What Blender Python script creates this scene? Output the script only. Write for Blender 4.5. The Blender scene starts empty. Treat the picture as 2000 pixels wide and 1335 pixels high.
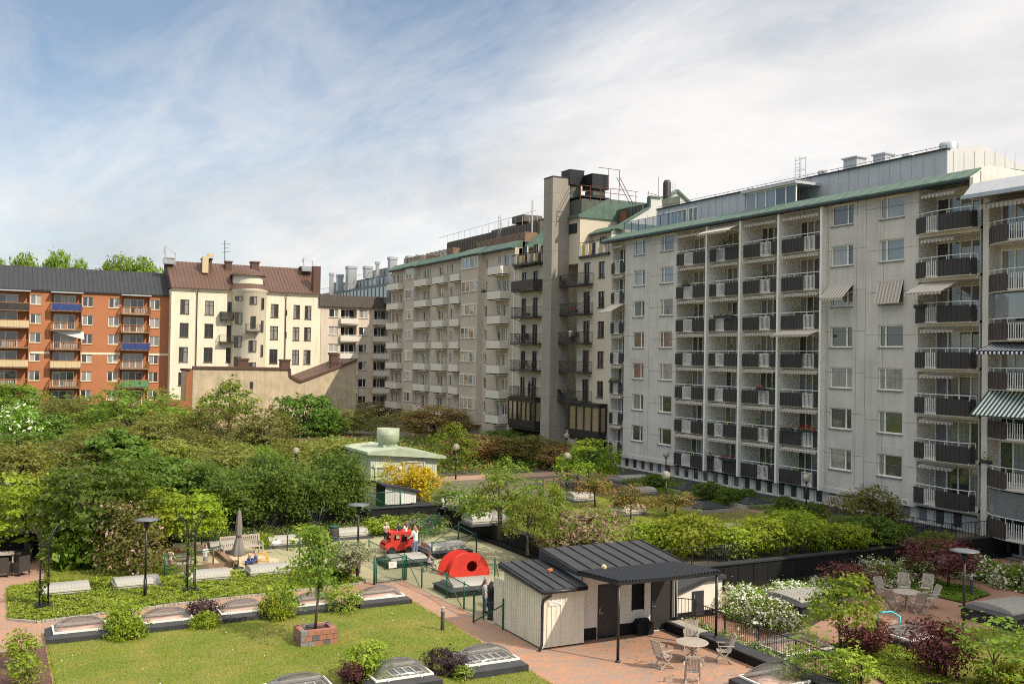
import bpy, bmesh, math, random
import numpy as np
from mathutils import Vector, Matrix
SC = bpy.context.scene
COL = SC.collection
R = math.radians
rng = random.Random(7)
# ------------------------------------------------------------------ camera (level 35 mm lens, a 1 degree roll)
W, H, FPX, CZ = 2000, 1335, 1944.0, 11.0
ROLL = 0.0167; YAW = math.atan2(1018, FPX); PITCH = math.atan2(699.0 - H / 2, FPX)
_F0 = np.array([math.sin(YAW), math.cos(YAW), 0]); _R0 = np.array([math.cos(YAW), -math.sin(YAW), 0]); _U0 = np.array([0, 0, 1.])
_F = _F0 * math.cos(PITCH) + _U0 * math.sin(PITCH); _U = _U0 * math.cos(PITCH) - _F0 * math.sin(PITCH)
_R1 = _R0 * math.cos(ROLL) + _U * math.sin(ROLL); _U1 = _U * math.cos(ROLL) - _R0 * math.sin(ROLL)
def G(x, y, z=0.0):
    """survey: photograph pixel -> point of the level at height z"""
    d = _F + _R1 * (x - W / 2) / FPX - _U1 * (y - H / 2) / FPX
    t = (z - CZ) / d[2]
    return (float(t * d[0]), float(t * d[1]), z)
def GX(x, y, X):
    d = _F + _R1 * (x - W / 2) / FPX - _U1 * (y - H / 2) / FPX
    t = X / d[0]; return (X, float(t * d[1]), float(CZ + t * d[2]))
def GY(x, y, Y):
    d = _F + _R1 * (x - W / 2) / FPX - _U1 * (y - H / 2) / FPX
    t = Y / d[1]; return (float(t * d[0]), Y, float(CZ + t * d[2]))
cd = bpy.data.cameras.new('camera'); cam = bpy.data.objects.new('camera', cd); COL.objects.link(cam)
cd.sensor_width = 36; cd.sensor_fit = 'HORIZONTAL'; cd.lens = 36 * FPX / W; cd.clip_start = .1; cd.clip_end = 3000
cam.matrix_world = Matrix(((_R1[0], _U1[0], -_F[0], 0), (_R1[1], _U1[1], -_F[1], 0), (_R1[2], _U1[2], -_F[2], CZ), (0, 0, 0, 1)))
SC.camera = cam
# ------------------------------------------------------------------ materials
def nn(nt, t, **k):
    n = nt.nodes.new(t)
    for a, v in k.items(): setattr(n, a, v)
    return n
def newmat(name):
    m = bpy.data.materials.new(name); m.use_nodes = True
    nt = m.node_tree; return m, nt, nt.nodes['Principled BSDF']
def math_n(nt, op, a, b=None, c=None):
    n = nn(nt, 'ShaderNodeMath', operation=op)
    for i, v in enumerate((a, b, c)):
        if v is None: continue
        if isinstance(v, (int, float)): n.inputs[i].default_value = v
        else: nt.links.new(v, n.inputs[i])
    return n.outputs[0]
def noise(nt, vec, scale, detail=4, rough=.55, dist=0):
    n = nn(nt, 'ShaderNodeTexNoise'); n.inputs['Scale'].default_value = scale; n.inputs['Detail'].default_value = detail
    n.inputs['Roughness'].default_value = rough; n.inputs['Distortion'].default_value = dist
    if vec is not None: nt.links.new(vec, n.inputs['Vector'])
    return n.outputs['Fac']
def mixc(nt, fac, a, b, mode='MIX'):
    n = nn(nt, 'ShaderNodeMix', data_type='RGBA', blend_type=mode)
    if isinstance(fac, (int, float)): n.inputs[0].default_value = fac
    else: nt.links.new(fac, n.inputs[0])
    for i, v in ((6, a), (7, b)):
        if isinstance(v, (tuple, list)): n.inputs[i].default_value = (*v[:3], 1)
        else: nt.links.new(v, n.inputs[i])
    return n.outputs[2]
def ramp(nt, fac, stops):
    n = nn(nt, 'ShaderNodeValToRGB'); cr = n.color_ramp
    while len(cr.elements) < len(stops): cr.elements.new(.5)
    for e, (p, c) in zip(cr.elements, stops):
        e.position = p; e.color = (*c, 1) if isinstance(c, (tuple, list)) else (c, c, c, 1)
    nt.links.new(fac, n.inputs[0]); return n.outputs[0]
def pos(nt, scale=(1, 1, 1)):
    g = nn(nt, 'ShaderNodeNewGeometry'); m = nn(nt, 'ShaderNodeMapping'); m.inputs['Scale'].default_value = scale
    nt.links.new(g.outputs['Position'], m.inputs['Vector']); return m.outputs[0]
def bump(nt, b, h, strength=.3, dist=.02):
    n = nn(nt, 'ShaderNodeBump'); n.inputs['Strength'].default_value = strength; n.inputs['Distance'].default_value = dist
    nt.links.new(h, n.inputs['Height']); nt.links.new(n.outputs[0], b.inputs['Normal'])
def mul(c, k): return tuple(min(1, x * k) for x in c)
def mat(name, c, rough=.8, var=.15, sc=1.2, fine=18, metal=0, bmp=0, streak=0, spec=None, cell=None):
    """plain weathered material: broad and fine tone variation, optional rain streaks and bump"""
    m, nt, b = newmat(name)
    p = pos(nt)
    n1 = noise(nt, p, sc, 5, .6); n2 = noise(nt, p, fine, 3)
    f = math_n(nt, 'ADD', math_n(nt, 'MULTIPLY', n1, .65), math_n(nt, 'MULTIPLY', n2, .35))
    col = ramp(nt, f, [(.3, mul(c, 1 - var)), (.7, mul(c, 1 + var))])
    if streak:
        s = noise(nt, pos(nt, (1.3, 1.3, .09)), 2.2, 4, .6)
        col = mixc(nt, ramp(nt, s, [(.46, 0.), (.68, streak)]), col, mul(c, .55))
    if cell:                                              # every cast panel has its own tone
        q = pos(nt, (1 / cell[0], 1 / cell[0], 1 / cell[1])); fl = nn(nt, 'ShaderNodeVectorMath', operation='FLOOR'); nt.links.new(q, fl.inputs[0]); wn = nn(nt, 'ShaderNodeTexWhiteNoise'); nt.links.new(fl.outputs[0], wn.inputs['Vector'])
        col = mixc(nt, math_n(nt, 'MULTIPLY', wn.outputs['Value'], cell[2]), col, mul(c, .55))
    nt.links.new(col, b.inputs['Base Color'])
    b.inputs['Roughness'].default_value = rough; b.inputs['Metallic'].default_value = metal
    if spec is not None: b.inputs['Specular IOR Level'].default_value = spec
    if bmp: bump(nt, b, n2, bmp, .02)
    return m
def brickmat(name, c1, c2, mortar, sc=1.0, bw=.21, bh=.07, msize=.008, plane='xy', rough=.85, big=.25, bmp=.3):
    m, nt, b = newmat(name)
    g = nn(nt, 'ShaderNodeNewGeometry'); sx = nn(nt, 'ShaderNodeSeparateXYZ'); cx = nn(nt, 'ShaderNodeCombineXYZ')
    nt.links.new(g.outputs['Position'], sx.inputs[0])
    if plane == 'xy': nt.links.new(sx.outputs[0], cx.inputs[0]); nt.links.new(sx.outputs[1], cx.inputs[1])
    else:
        nt.links.new(math_n(nt, 'ADD', sx.outputs[0], sx.outputs[1]), cx.inputs[0]); nt.links.new(sx.outputs[2], cx.inputs[1])
    t = nn(nt, 'ShaderNodeTexBrick'); nt.links.new(cx.outputs[0], t.inputs['Vector'])
    t.inputs['Scale'].default_value = sc; t.inputs['Brick Width'].default_value = bw; t.inputs['Row Height'].default_value = bh
    t.inputs['Mortar Size'].default_value = msize; t.inputs['Mortar Smooth'].default_value = .3; t.inputs['Bias'].default_value = 0
    t.inputs['Color1'].default_value = (*c1, 1); t.inputs['Color2'].default_value = (*c2, 1); t.inputs['Mortar'].default_value = (*mortar, 1)
    n = noise(nt, pos(nt), .35, 5, .65)
    col = mixc(nt, ramp(nt, n, [(.35, 0.), (.7, big)]), t.outputs[0], mul(c1, .45))
    n3 = noise(nt, pos(nt), 30, 3)
    col = mixc(nt, .35, col, mixc(nt, n3, mul(c1, .6), mul(c2, 1.25)))
    nt.links.new(col, b.inputs['Base Color']); b.inputs['Roughness'].default_value = rough
    bump(nt, b, t.outputs['Fac'], -bmp, .01)
    return m
LG_ = (2.3, 2.15, 1.35)
def leafmat(name, c, c2=None, trans=.42, sc=1.6, dry=None, rough=.55, lg=True):
    m, nt, b = newmat(name)
    c2 = c2 or mul(c, 1.6)
    if lg: c, c2, dry = [x and (x[0] * LG_[0], x[1] * LG_[1], x[2] * LG_[2]) for x in (c, c2, dry)]
    p = pos(nt); n1 = noise(nt, p, sc, 3, .6); n2 = noise(nt, p, 11, 2)
    oi = nn(nt, 'ShaderNodeObjectInfo')
    f = math_n(nt, 'ADD', math_n(nt, 'MULTIPLY', n1, .55), math_n(nt, 'MULTIPLY', n2, .45))
    col = ramp(nt, f, [(.3, mul(c, .7)), (.5, c), (.72, c2)])
    if dry: col = mixc(nt, ramp(nt, noise(nt, p, .9, 3), [(.45, 0.), (.65, .8)]), col, dry)
    hv = nn(nt, 'ShaderNodeHueSaturation'); nt.links.new(col, hv.inputs['Color'])
    nt.links.new(math_n(nt, 'ADD', math_n(nt, 'MULTIPLY', oi.outputs['Random'], .5), .78), hv.inputs['Value'])
    nt.links.new(math_n(nt, 'ADD', math_n(nt, 'MULTIPLY', oi.outputs['Random'], .03), .485), hv.inputs['Hue'])
    col = hv.outputs[0]
    nt.links.new(col, b.inputs['Base Color']); b.inputs['Roughness'].default_value = rough
    b.inputs['Specular IOR Level'].default_value = .3
    t = nn(nt, 'ShaderNodeBsdfTranslucent'); nt.links.new(mixc(nt, .5, col, mixc(nt, 1, col, (1.0, 1.0, .45), 'MULTIPLY')), t.inputs[0])
    ms = nn(nt, 'ShaderNodeMixShader'); ms.inputs[0].default_value = trans
    nt.links.new(b.outputs[0], ms.inputs[1]); nt.links.new(t.outputs[0], ms.inputs[2])
    nt.links.new(ms.outputs[0], nt.nodes['Material Output'].inputs[0])
    return m
def glassmat(name, c, rough=.04, spec=.8, curtain=0, sc=6):
    """window glass seen from outside: dark room, curtain or a reflection put into the colour, under a reflecting coat"""
    m, nt, b = newmat(name)
    p = pos(nt)
    n = noise(nt, p, .55, 3)
    col = mixc(nt, n, mul(c, .5), mul(c, 1.5))
    if curtain:
        w = noise(nt, pos(nt, (sc, sc, .15)), 3, 2)
        col = mixc(nt, ramp(nt, w, [(.35, 0.), (.65, curtain)]), col, mul(c, 2.2))
    nt.links.new(col, b.inputs['Base Color']); b.inputs['Roughness'].default_value = .5
    b.inputs['Coat Weight'].default_value = 1; b.inputs['Coat Roughness'].default_value = rough; b.inputs['Coat IOR'].default_value = 1.5 + spec * .5
    h = noise(nt, p, 1.1, 1)
    bn = nn(nt, 'ShaderNodeBump'); bn.inputs['Strength'].default_value = .02; bn.inputs['Distance'].default_value = .3
    nt.links.new(h, bn.inputs['Height']); nt.links.new(bn.outputs[0], b.inputs['Coat Normal'])
    return m
# ------------------------------------------------------------------ mesh building
class MB:
    """collects shapes (world coordinates, or a facade frame u/d/z) and links them as ONE mesh object"""
    def __init__(s, O=(0, 0), U=None, N=None):
        s.v = []; s.f = []; s.mi = []; s.sm = []; s.O = O; s.Uv = U; s.N = N
    def P(s, p):
        if s.Uv is None: return tuple(p)
        return (s.O[0] + p[0] * s.Uv[0] + p[1] * s.N[0], s.O[1] + p[0] * s.Uv[1] + p[1] * s.N[1], p[2])
    def add(s, vs, fs, m=0, smooth=False):
        o = len(s.v); s.v += [s.P(p) for p in vs]
        for f in fs: s.f.append([o + i for i in f]); s.mi.append(m); s.sm.append(smooth)
        return s
    def quad(s, a, b, c, d, m=0): return s.add([a, b, c, d], [(0, 1, 2, 3)], m)
    def box(s, x0, x1, y0, y1, z0, z1, m=0):
        vs = [(x, y, z) for z in (z0, z1) for y in (y0, y1) for x in (x0, x1)]
        return s.add(vs, [(0, 2, 3, 1), (4, 5, 7, 6), (0, 1, 5, 4), (2, 6, 7, 3), (0, 4, 6, 2), (1, 3, 7, 5)], m)
    def obox(s, c, size, rz=0, m=0, rx=0, ry=0):
        M = Matrix.Rotation(rz, 3, 'Z') @ Matrix.Rotation(ry, 3, 'Y') @ Matrix.Rotation(rx, 3, 'X')
        vs = []
        for z in (-.5, .5):
            for y in (-.5, .5):
                for x in (-.5, .5):
                    w = M @ Vector((x * size[0], y * size[1], z * size[2])); vs.append((c[0] + w.x, c[1] + w.y, c[2] + w.z))
        return s.add(vs, [(0, 2, 3, 1), (4, 5, 7, 6), (0, 1, 5, 4), (2, 6, 7, 3), (0, 4, 6, 2), (1, 3, 7, 5)], m)
    def prism(s, pts, a, b, axis='z', m=0):
        """2-D outline extruded along an axis (pts in the other two axes, in order)"""
        def w(p, t): return {'z': (p[0], p[1], t), 'y': (p[0], t, p[1]), 'x': (t, p[0], p[1])}[axis]
        n = len(pts)
        vs = [w(p, a) for p in pts] + [w(p, b) for p in pts]
        fs = [tuple(range(n))[::-1], tuple(range(n, 2 * n))] + [(i, (i + 1) % n, n + (i + 1) % n, n + i) for i in range(n)]
        return s.add(vs, fs, m)
    def tube(s, pts, r, n=6, m=0, closed=False):
        pts = [Vector(p) for p in pts]; k = len(pts); vs = []; fs = []
        rs = r if isinstance(r, (list, tuple)) else [r] * k
        prev = None
        for i, p in enumerate(pts):
            t = (pts[min(i + 1, k - 1)] - pts[max(i - 1, 0)])
            t = t.normalized() if t.length > 1e-9 else Vector((0, 0, 1))
            a = prev if prev is not None else (Vector((0, 0, 1)) if abs(t.z) < .9 else Vector((1, 0, 0)))
            a = (a - t * a.dot(t)).normalized(); b = t.cross(a); prev = a
            for j in range(n):
                an = 2 * math.pi * j / n
                q = p + (a * math.cos(an) + b * math.sin(an)) * rs[i]; vs.append(tuple(q))
        for i in range(k - 1):
            for j in range(n): fs.append((i * n + j, i * n + (j + 1) % n, (i + 1) * n + (j + 1) % n, (i + 1) * n + j))
        fs.append(tuple(range(n))[::-1]); fs.append(tuple((k - 1) * n + j for j in range(n)))
        return s.add(vs, fs, m, n > 5)
    def bar(s, a, b, w, h=None, m=0):
        """square bar from a to b"""
        h = h or w; a = Vector(a); b = Vector(b); t = (b - a).normalized()
        x = t.cross(Vector((0, 0, 1))); x = x.normalized() if x.length > 1e-4 else Vector((1, 0, 0)); y = x.cross(t)
        vs = [tuple(p + x * i * w / 2 + y * j * h / 2) for p in (a, b) for i, j in ((-1, -1), (1, -1), (1, 1), (-1, 1))]
        return s.add(vs, [(3, 2, 1, 0), (4, 5, 6, 7), (0, 1, 5, 4), (1, 2, 6, 5), (2, 3, 7, 6), (3, 0, 4, 7)], m)
    def lathe(s, prof, c=(0, 0, 0), n=20, m=0, a0=0, a1=2 * math.pi, sx=1, sy=1):
        full = abs(a1 - a0 - 2 * math.pi) < 1e-6; k = n if full else n + 1; vs = []; fs = []
        for r, z in prof:
            for j in range(k):
                a = a0 + (a1 - a0) * j / n; vs.append((c[0] + r * math.cos(a) * sx, c[1] + r * math.sin(a) * sy, c[2] + z))
        for i in range(len(prof) - 1):
            for j in range(n): fs.append((i * k + j, i * k + (j + 1) % k, (i + 1) * k + (j + 1) % k, (i + 1) * k + j))
        return s.add(vs, fs, m, True)
    def ball(s, c, r, n=12, m=0):
        r = r if isinstance(r, tuple) else (r, r, r); h = n // 2
        vs = []; fs = []
        for i in range(h + 1):
            t = math.pi * i / h
            for j in range(n): a = 2 * math.pi * j / n; vs.append((c[0] + r[0] * math.sin(t) * math.cos(a), c[1] + r[1] * math.sin(t) * math.sin(a), c[2] - r[2] * math.cos(t)))
        for i in range(h):
            for j in range(n): fs.append((i * n + j, i * n + (j + 1) % n, (i + 1) * n + (j + 1) % n, (i + 1) * n + j))
        return s.add(vs, fs, m, True)
    def mesh(s, name, mats, org=(0, 0, 0)):
        me = bpy.data.meshes.new(name)
        me.from_pydata([(x - org[0], y - org[1], z - org[2]) for x, y, z in s.v], [], s.f)
        for m in (mats if isinstance(mats, (list, tuple)) else [mats]): me.materials.append(m)
        me.polygons.foreach_set('material_index', s.mi); me.polygons.foreach_set('use_smooth', s.sm)
        me.validate(); me.update(); return me
    def build(s, name, mats, parent=None, org=None):
        o0 = wloc(parent) if parent else (org or (0, 0, 0))
        o = bpy.data.objects.new(name, s.mesh(name, mats, o0)); COL.objects.link(o)
        if parent: o.parent = parent
        else: o.location = o0
        return o
def wloc(o):
    p = Vector((0, 0, 0))
    while o: p += Vector(o.location); o = o.parent
    return tuple(p)
def tag(o, label=None, cat=None, group=None, kind=None):
    if label: o['label'] = label
    if cat: o['category'] = cat
    if group: o['group'] = group
    if kind: o['kind'] = kind
    return o
def thing(name, loc, label, cat, group=None, rz=0):
    o = bpy.data.objects.new(name, None); COL.objects.link(o); o.location = loc; o.rotation_euler = (0, 0, rz); o.empty_display_size = .2
    return tag(o, label, cat, group)
def child(name, mesh, parent, loc=(0, 0, 0), rz=0, scale=None):
    """mesh object under parent, loc in the parent's own axes"""
    o = bpy.data.objects.new(name, mesh); COL.objects.link(o); o.parent = parent; o.location = loc; o.rotation_euler = (0, 0, rz)
    if scale: o.scale = scale
    return o
def place(name, mesh, parent, wpos, rz=0):
    p = wloc(parent); return child(name, mesh, parent, tuple(wpos[i] - p[i] for i in range(3)), rz)
def dup(o, loc=None, rz=None, label=None, parent=None, scale=None, group=None):
    c = o.copy(); COL.objects.link(c)
    if parent: c.parent = parent
    if loc is not None: c.location = loc
    if rz is not None: c.rotation_euler = (0, 0, rz)
    if scale is not None: c.scale = scale if isinstance(scale, tuple) else (scale,) * 3
    if label: c['label'] = label
    if group: c['group'] = group
    for ch in o.children[:]: dup(ch, parent=c)
    return c
def structure(o): return tag(o, kind='structure')
def jit(a=.02): return rng.uniform(-a, a)
def sheet(name, pts, z, m, kind='structure', thick=.25, label=None):
    b = MB(); n = len(pts)
    b.prism([(p[0], p[1]) for p in pts], z - thick, z); o = b.build(name, m)
    return tag(o, label, kind=kind)
# ------------------------------------------------------------------ palette
M = {}
M['grey_render'] = mat('grey_render', (.60, .568, .515), .9, .13, .6, 22, bmp=.25, streak=.26, cell=(1.95, 2.81, .20))
M['joint'] = mat('panel_joint', (.20, .19, .18), .9)
M['beige_render'] = mat('beige_render', (.53, .45, .355), .9, .12, .25, 20, bmp=.2, streak=.2)
M['sheet_white'] = mat('sheet_white', (.60, .585, .55), .6, .06, .8, 8, streak=.1)
M['cream_render'] = mat('cream_render', (.80, .725, .555), .9, .08, .2, 15, streak=.3)
M['ochre_render'] = mat('ochre_render', (.52, .41, .28), .9, .30, .8, 7, streak=.35, bmp=.3)
M['ivory_render'] = mat('ivory_render', (.60, .525, .41), .9, .08, .35, 15, streak=.15)
M['corner_render'] = mat('corner_render', (.62, .52, .41), .9, .10, .3, 18, streak=.2)
M['concrete'] = mat('concrete', (.32, .285, .235), .9, .16, .35, 14, bmp=.25, streak=.35)
M['white_render'] = mat('white_render', (.62, .585, .53), .9, .06, .5, 15, streak=.15)
M['loggia_white'] = mat('loggia_white', (.68, .64, .57), .85, .05, .8, 15)
M['white_paint'] = mat('white_paint', (.74, .73, .69), .5, .05)
M['frame_white'] = mat('frame_white', (.80, .775, .70), .5, .06)
M['frame_brown'] = mat('frame_brown', (.09, .055, .04), .55, .2)
M['frame_dark'] = mat('frame_dark', (.035, .03, .028), .5, .2)
M['balcony_slats'] = mat('balcony_slats', (.034, .028, .026), .6, .25, 2, 30)
M['brown_slats'] = mat('brown_slats', (.06, .042, .036), .6, .25, 2, 30)
M['beige_panel'] = mat('beige_panel', (.70, .65, .56), .6, .05, .6, 10)
M['copper'] = mat('copper_verdigris', (.085, .145, .108), .65, .35, 1.5, 9, streak=.45)
M['copper_dark'] = mat('copper_aged', (.07, .085, .065), .65, .45, .9, 6, streak=.4)
M['zinc'] = mat('zinc_sheet', (.47, .48, .50), .5, .10, .9, 8, metal=.0, streak=.2)
M['steel'] = mat('galvanised_steel', (.45, .46, .46), .4, .15, 1, 12, metal=.6)
M['black_metal'] = mat('black_metal', (.016, .016, .017), .42, .3)
M['tar'] = mat('tarred_board', (.014, .0135, .0135), .7, .4, 1.2, 20, bmp=.3, spec=.2)
M['terrace_metal'] = mat('terrace_metal', (.15, .165, .16), .5, .2, .5, 6)
M['lamp_metal'] = mat('lamp_metal', (.12, .13, .145), .45, .1)
M['slate_metal'] = mat('dark_sheet_roof', (.034, .037, .043), .6, .18, .8, 10, spec=.3)
M['black_roof'] = mat('black_roof_felt', (.033, .034, .037), .65, .4, 1.6, 22, bmp=.3, streak=.3)
M['brown_roof'] = mat('brown_sheet_roof', (.105, .052, .034), .6, .16, .4, 8, streak=.15)
M['red_brick'] = brickmat('red_brick', (.43, .145, .055), (.52, .185, .075), (.40, .25, .17), bw=.25, bh=.075, plane='v', big=.2)
M['dark_wood'] = mat('dark_wood', (.11, .09, .072), .75, .3, 2, 30, streak=.3)
M['grey_wood'] = mat('weathered_teak', (.38, .33, .275), .8, .18, 3, 40, bmp=.3)
M['brown_wood'] = mat('brown_wood', (.22, .14, .085), .75, .25, 2, 30)
M['orange_wood'] = mat('oiled_wood', (.33, .14, .045), .65, .2, 2, 20)
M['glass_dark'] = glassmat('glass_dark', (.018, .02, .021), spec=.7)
M['glass_sky'] = glassmat('glass_sky', (.16, .17, .175), spec=.9)  # pale grey stands for reflected sky, put into the pane's colour
M['glass_curtain'] = glassmat('glass_curtain', (.17, .165, .15), spec=.6, curtain=.8)
M['glass_blind'] = mat('glass_blind', (.40, .38, .35), .5, .05)
M['glass_warm'] = glassmat('glass_warm', (.22, .16, .09), spec=.7, curtain=.3)  # warm tone stands for sunlit walls reflected, put into the colour
M['glass_brown'] = glassmat('glass_brown', (.10, .07, .055), spec=.6)
M['glass_green'] = glassmat('glass_green', (.035, .05, .018), spec=.8)  # green stands for trees reflected in lower panes, put into the colour
M['awning'] = mat('awning_cloth', (.56, .50, .43), .85, .05, 3, 30)
M['awning_stripe'] = mat('awning_stripe', (.33, .29, .255), .85, .05)
M['navy'] = mat('navy_cloth', (.018, .024, .06), .85, .1)
M['dark_green_cloth'] = mat('green_cloth', (.03, .085, .06), .85, .1)
M['plain_white'] = mat('plain_white', (.78, .77, .74), .7, .04)
M['blue_cloth'] = mat('blue_cloth', (.03, .055, .19), .8, .12)
M['green_panel'] = mat('green_panel', (.11, .24, .12), .7, .12)
M['yellow_panel'] = mat('yellow_panel', (.58, .36, .09), .7, .1)
M['cream_panel'] = mat('cream_panel', (.60, .47, .27), .7, .08)
M['red_paint'] = mat('red_paint', (.56, .035, .022), .5, .22, 2.5, 14, streak=.25)
M['green_metal'] = mat('green_metal', (.008, .085, .045), .4, .15)
M['turquoise'] = mat('turquoise_plastic', (.08, .52, .53), .4, .05)
M['pale_green'] = mat('pale_green_board', (.56, .585, .455), .75, .12, .8, 15, streak=.35)
M['pale_green_roof'] = mat('pale_green_roof', (.37, .42, .30), .65, .3, .9, 10)
M['shed_cream'] = mat('shed_cream_board', (.72, .665, .54), .8, .10, 1.0, 20, streak=.3)
M['shed_white'] = mat('shed_white_render', (.73, .68, .585), .88, .07, .8, 25, bmp=.2, streak=.2)
M['vault'] = mat('vault_sheet', (.33, .315, .28), .5, .14, 1.1, 9, streak=.0)
M['vault_frame'] = mat('vault_frame', (.50, .465, .40), .65, .1)
M['rust'] = mat('rust_steel', (.15, .05, .025), .8, .3)
M['wicker'] = mat('dark_wicker', (.045, .038, .034), .75, .3, 4, 60, bmp=.5)
M['canvas_grey'] = mat('grey_canvas', (.21, .185, .165), .9, .15, 3, 20)
M['bark'] = mat('bark', (.09, .066, .05), .9, .3, 3, 25, bmp=.6)
M['soil'] = mat('soil', (.045, .03, .022), .95, .4, 4, 40, bmp=.8)
M['mulch'] = mat('bark_mulch', (.12, .062, .045), .95, .45, 5, 55, bmp=1.0)
M['sand'] = mat('sand_gravel', (.50, .39, .25), .95, .14, .7, 60, bmp=.5)
M['play_floor'] = mat('play_surface', (.31, .285, .17), .9, .16, .35, 50, bmp=.3)
M['stone_edge'] = mat('edging_stone', (.36, .33, .29), .9, .2)
M['pavers'] = brickmat('brick_pavers', (.50, .22, .12), (.27, .22, .18), (.20, .15, .10), bw=.42, bh=.21, msize=.010, plane='xy', big=.18)
M['pavers_red'] = brickmat('red_pavers', (.36, .18, .115), (.29, .17, .12), (.17, .11, .08), bw=.21, bh=.105, msize=.006, plane='xy', big=.25)
def lawnmat(name, c, dry, amt, sc=.25):
    m, nt, b = newmat(name); p = pos(nt)
    n1 = noise(nt, p, sc, 6, .65); n2 = noise(nt, p, 9, 4, .7); n3 = noise(nt, p, 60, 2)
    col = ramp(nt, n2, [(.3, mul(c, .62)), (.5, c), (.7, mul(c, 1.45))])
    col = mixc(nt, ramp(nt, n1, [(.44, 0.), (.62, amt)]), col, dry)
    col = mixc(nt, math_n(nt, 'MULTIPLY', n3, .5), col, mul(c, .55))
    nt.links.new(col, b.inputs['Base Color']); b.inputs['Roughness'].default_value = .9
    bump(nt, b, math_n(nt, 'ADD', n2, n3), 1, .05); return m
M['lawn'] = lawnmat('lawn', (.195, .25, .026), (.39, .32, .09), .75, .33)
M['lawn_dry'] = lawnmat('lawn_dry', (.17, .165, .04), (.28, .20, .09), .9)
M['blade'] = leafmat('grass_blade', (.105, .14, .015), (.175, .19, .035), .3, .5, dry=(.20, .165, .06))
M['earth'] = mat('earth', (.12, .105, .07), .95, .3, .3, 10)
L = {}
L['green'] = leafmat('leaf_green', (.072, .125, .02), (.15, .21, .04))
L['dark'] = leafmat('leaf_dark', (.048, .09, .018), (.10, .155, .035))
L['lime'] = leafmat('leaf_lime', (.105, .145, .014), (.20, .235, .035), .4)
L['olive'] = leafmat('leaf_olive', (.10, .115, .03), (.19, .20, .065))
L['bronze'] = leafmat('leaf_bronze', (.084, .09, .03), (.15, .16, .055))
L['redbrown'] = leafmat('leaf_redbrown', (.115, .06, .036), (.20, .115, .06), .25)
L['purple'] = leafmat('leaf_purple', (.12, .032, .034), (.22, .07, .065), .25, lg=False)
L['blackpurple'] = leafmat('leaf_black', (.04, .022, .026), (.075, .04, .045), .15, lg=False)
L['yellow'] = leafmat('leaf_yellow', (.66, .53, .015), (.80, .66, .04), .35, lg=False)
L['silver'] = leafmat('leaf_silver', (.26, .28, .15), (.40, .41, .25), .25, lg=False)
L['cover'] = leafmat('leaf_cover', (.105, .15, .02), (.19, .22, .045), .3)
L['pinkbrown'] = leafmat('leaf_pinkbrown', (.36, .235, .17), (.50, .36, .27), .3, lg=False)
L['white'] = leafmat('petal_white', (.72, .70, .60), (.80, .78, .70), .25, lg=False)
L['pink'] = leafmat('petal_pink', (.60, .36, .34), (.72, .52, .50), .25, lg=False)
L['violet'] = leafmat('petal_violet', (.25, .12, .30), (.36, .20, .38), .25, lg=False)
L['red'] = leafmat('petal_red', (.50, .02, .05), (.60, .06, .12), .2, lg=False)
L['far'] = leafmat('leaf_far', (.09, .15, .03), (.17, .23, .06))
# ------------------------------------------------------------------ light, sky and clouds
CL_ROT = 200; CL_OFF = (4.3, 3.4, 0)
SUN = Vector((1, -1.6, 1.77)).normalized()
elev = math.asin(SUN.z); az = math.atan2(SUN.x, SUN.y)
sd = bpy.data.lights.new('sun', 'SUN'); sd.energy = 4.8; sd.angle = R(.5); sd.color = (1.0, .90, .74)
so = bpy.data.objects.new('sun', sd); COL.objects.link(so); so.rotation_euler = (-SUN).to_track_quat('-Z', 'Y').to_euler()
so.location = (60, -60, 90)
wd = bpy.data.worlds.new('World'); SC.world = wd; wd.use_nodes = True
nt = wd.node_tree; bg = nt.nodes['Background']
sky = nn(nt, 'ShaderNodeTexSky', sky_type='NISHITA'); sky.sun_disc = False; sky.sun_elevation = elev; sky.sun_rotation = az
sky.air_density = 1.0; sky.dust_density = .7; sky.ozone_density = 1.0
tc = nn(nt, 'ShaderNodeTexCoord'); sp = nn(nt, 'ShaderNodeSeparateXYZ'); nt.links.new(tc.outputs['Generated'], sp.inputs[0])
# clouds live on a flat layer overhead: direction / height gives the layer's own map
zz = math_n(nt, 'MAXIMUM', sp.outputs[2], .02); zz = math_n(nt, 'ADD', zz, .16)
cb = nn(nt, 'ShaderNodeCombineXYZ')
nt.links.new(math_n(nt, 'DIVIDE', sp.outputs[0], zz), cb.inputs[0]); nt.links.new(math_n(nt, 'DIVIDE', sp.outputs[1], zz), cb.inputs[1])
def cloudlayer(rot, sx, sy, scale, off, detail=8, rough=.6, dist=.6):
    mp = nn(nt, 'ShaderNodeMapping'); mp.inputs['Rotation'].default_value = (0, 0, R(rot)); mp.inputs['Scale'].default_value = (sx, sy, 1)
    mp.inputs['Location'].default_value = off
    nt.links.new(cb.outputs[0], mp.inputs[0]); return noise(nt, mp.outputs[0], scale, detail, rough, dist)
c1 = cloudlayer(CL_ROT, 1.0, .55, .75, CL_OFF, 7, .55, .35)
c2 = cloudlayer(CL_ROT + 10, 1.5, .6, 1.6, (3.1, 1.7, .4), 11, .67, .55)
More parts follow.
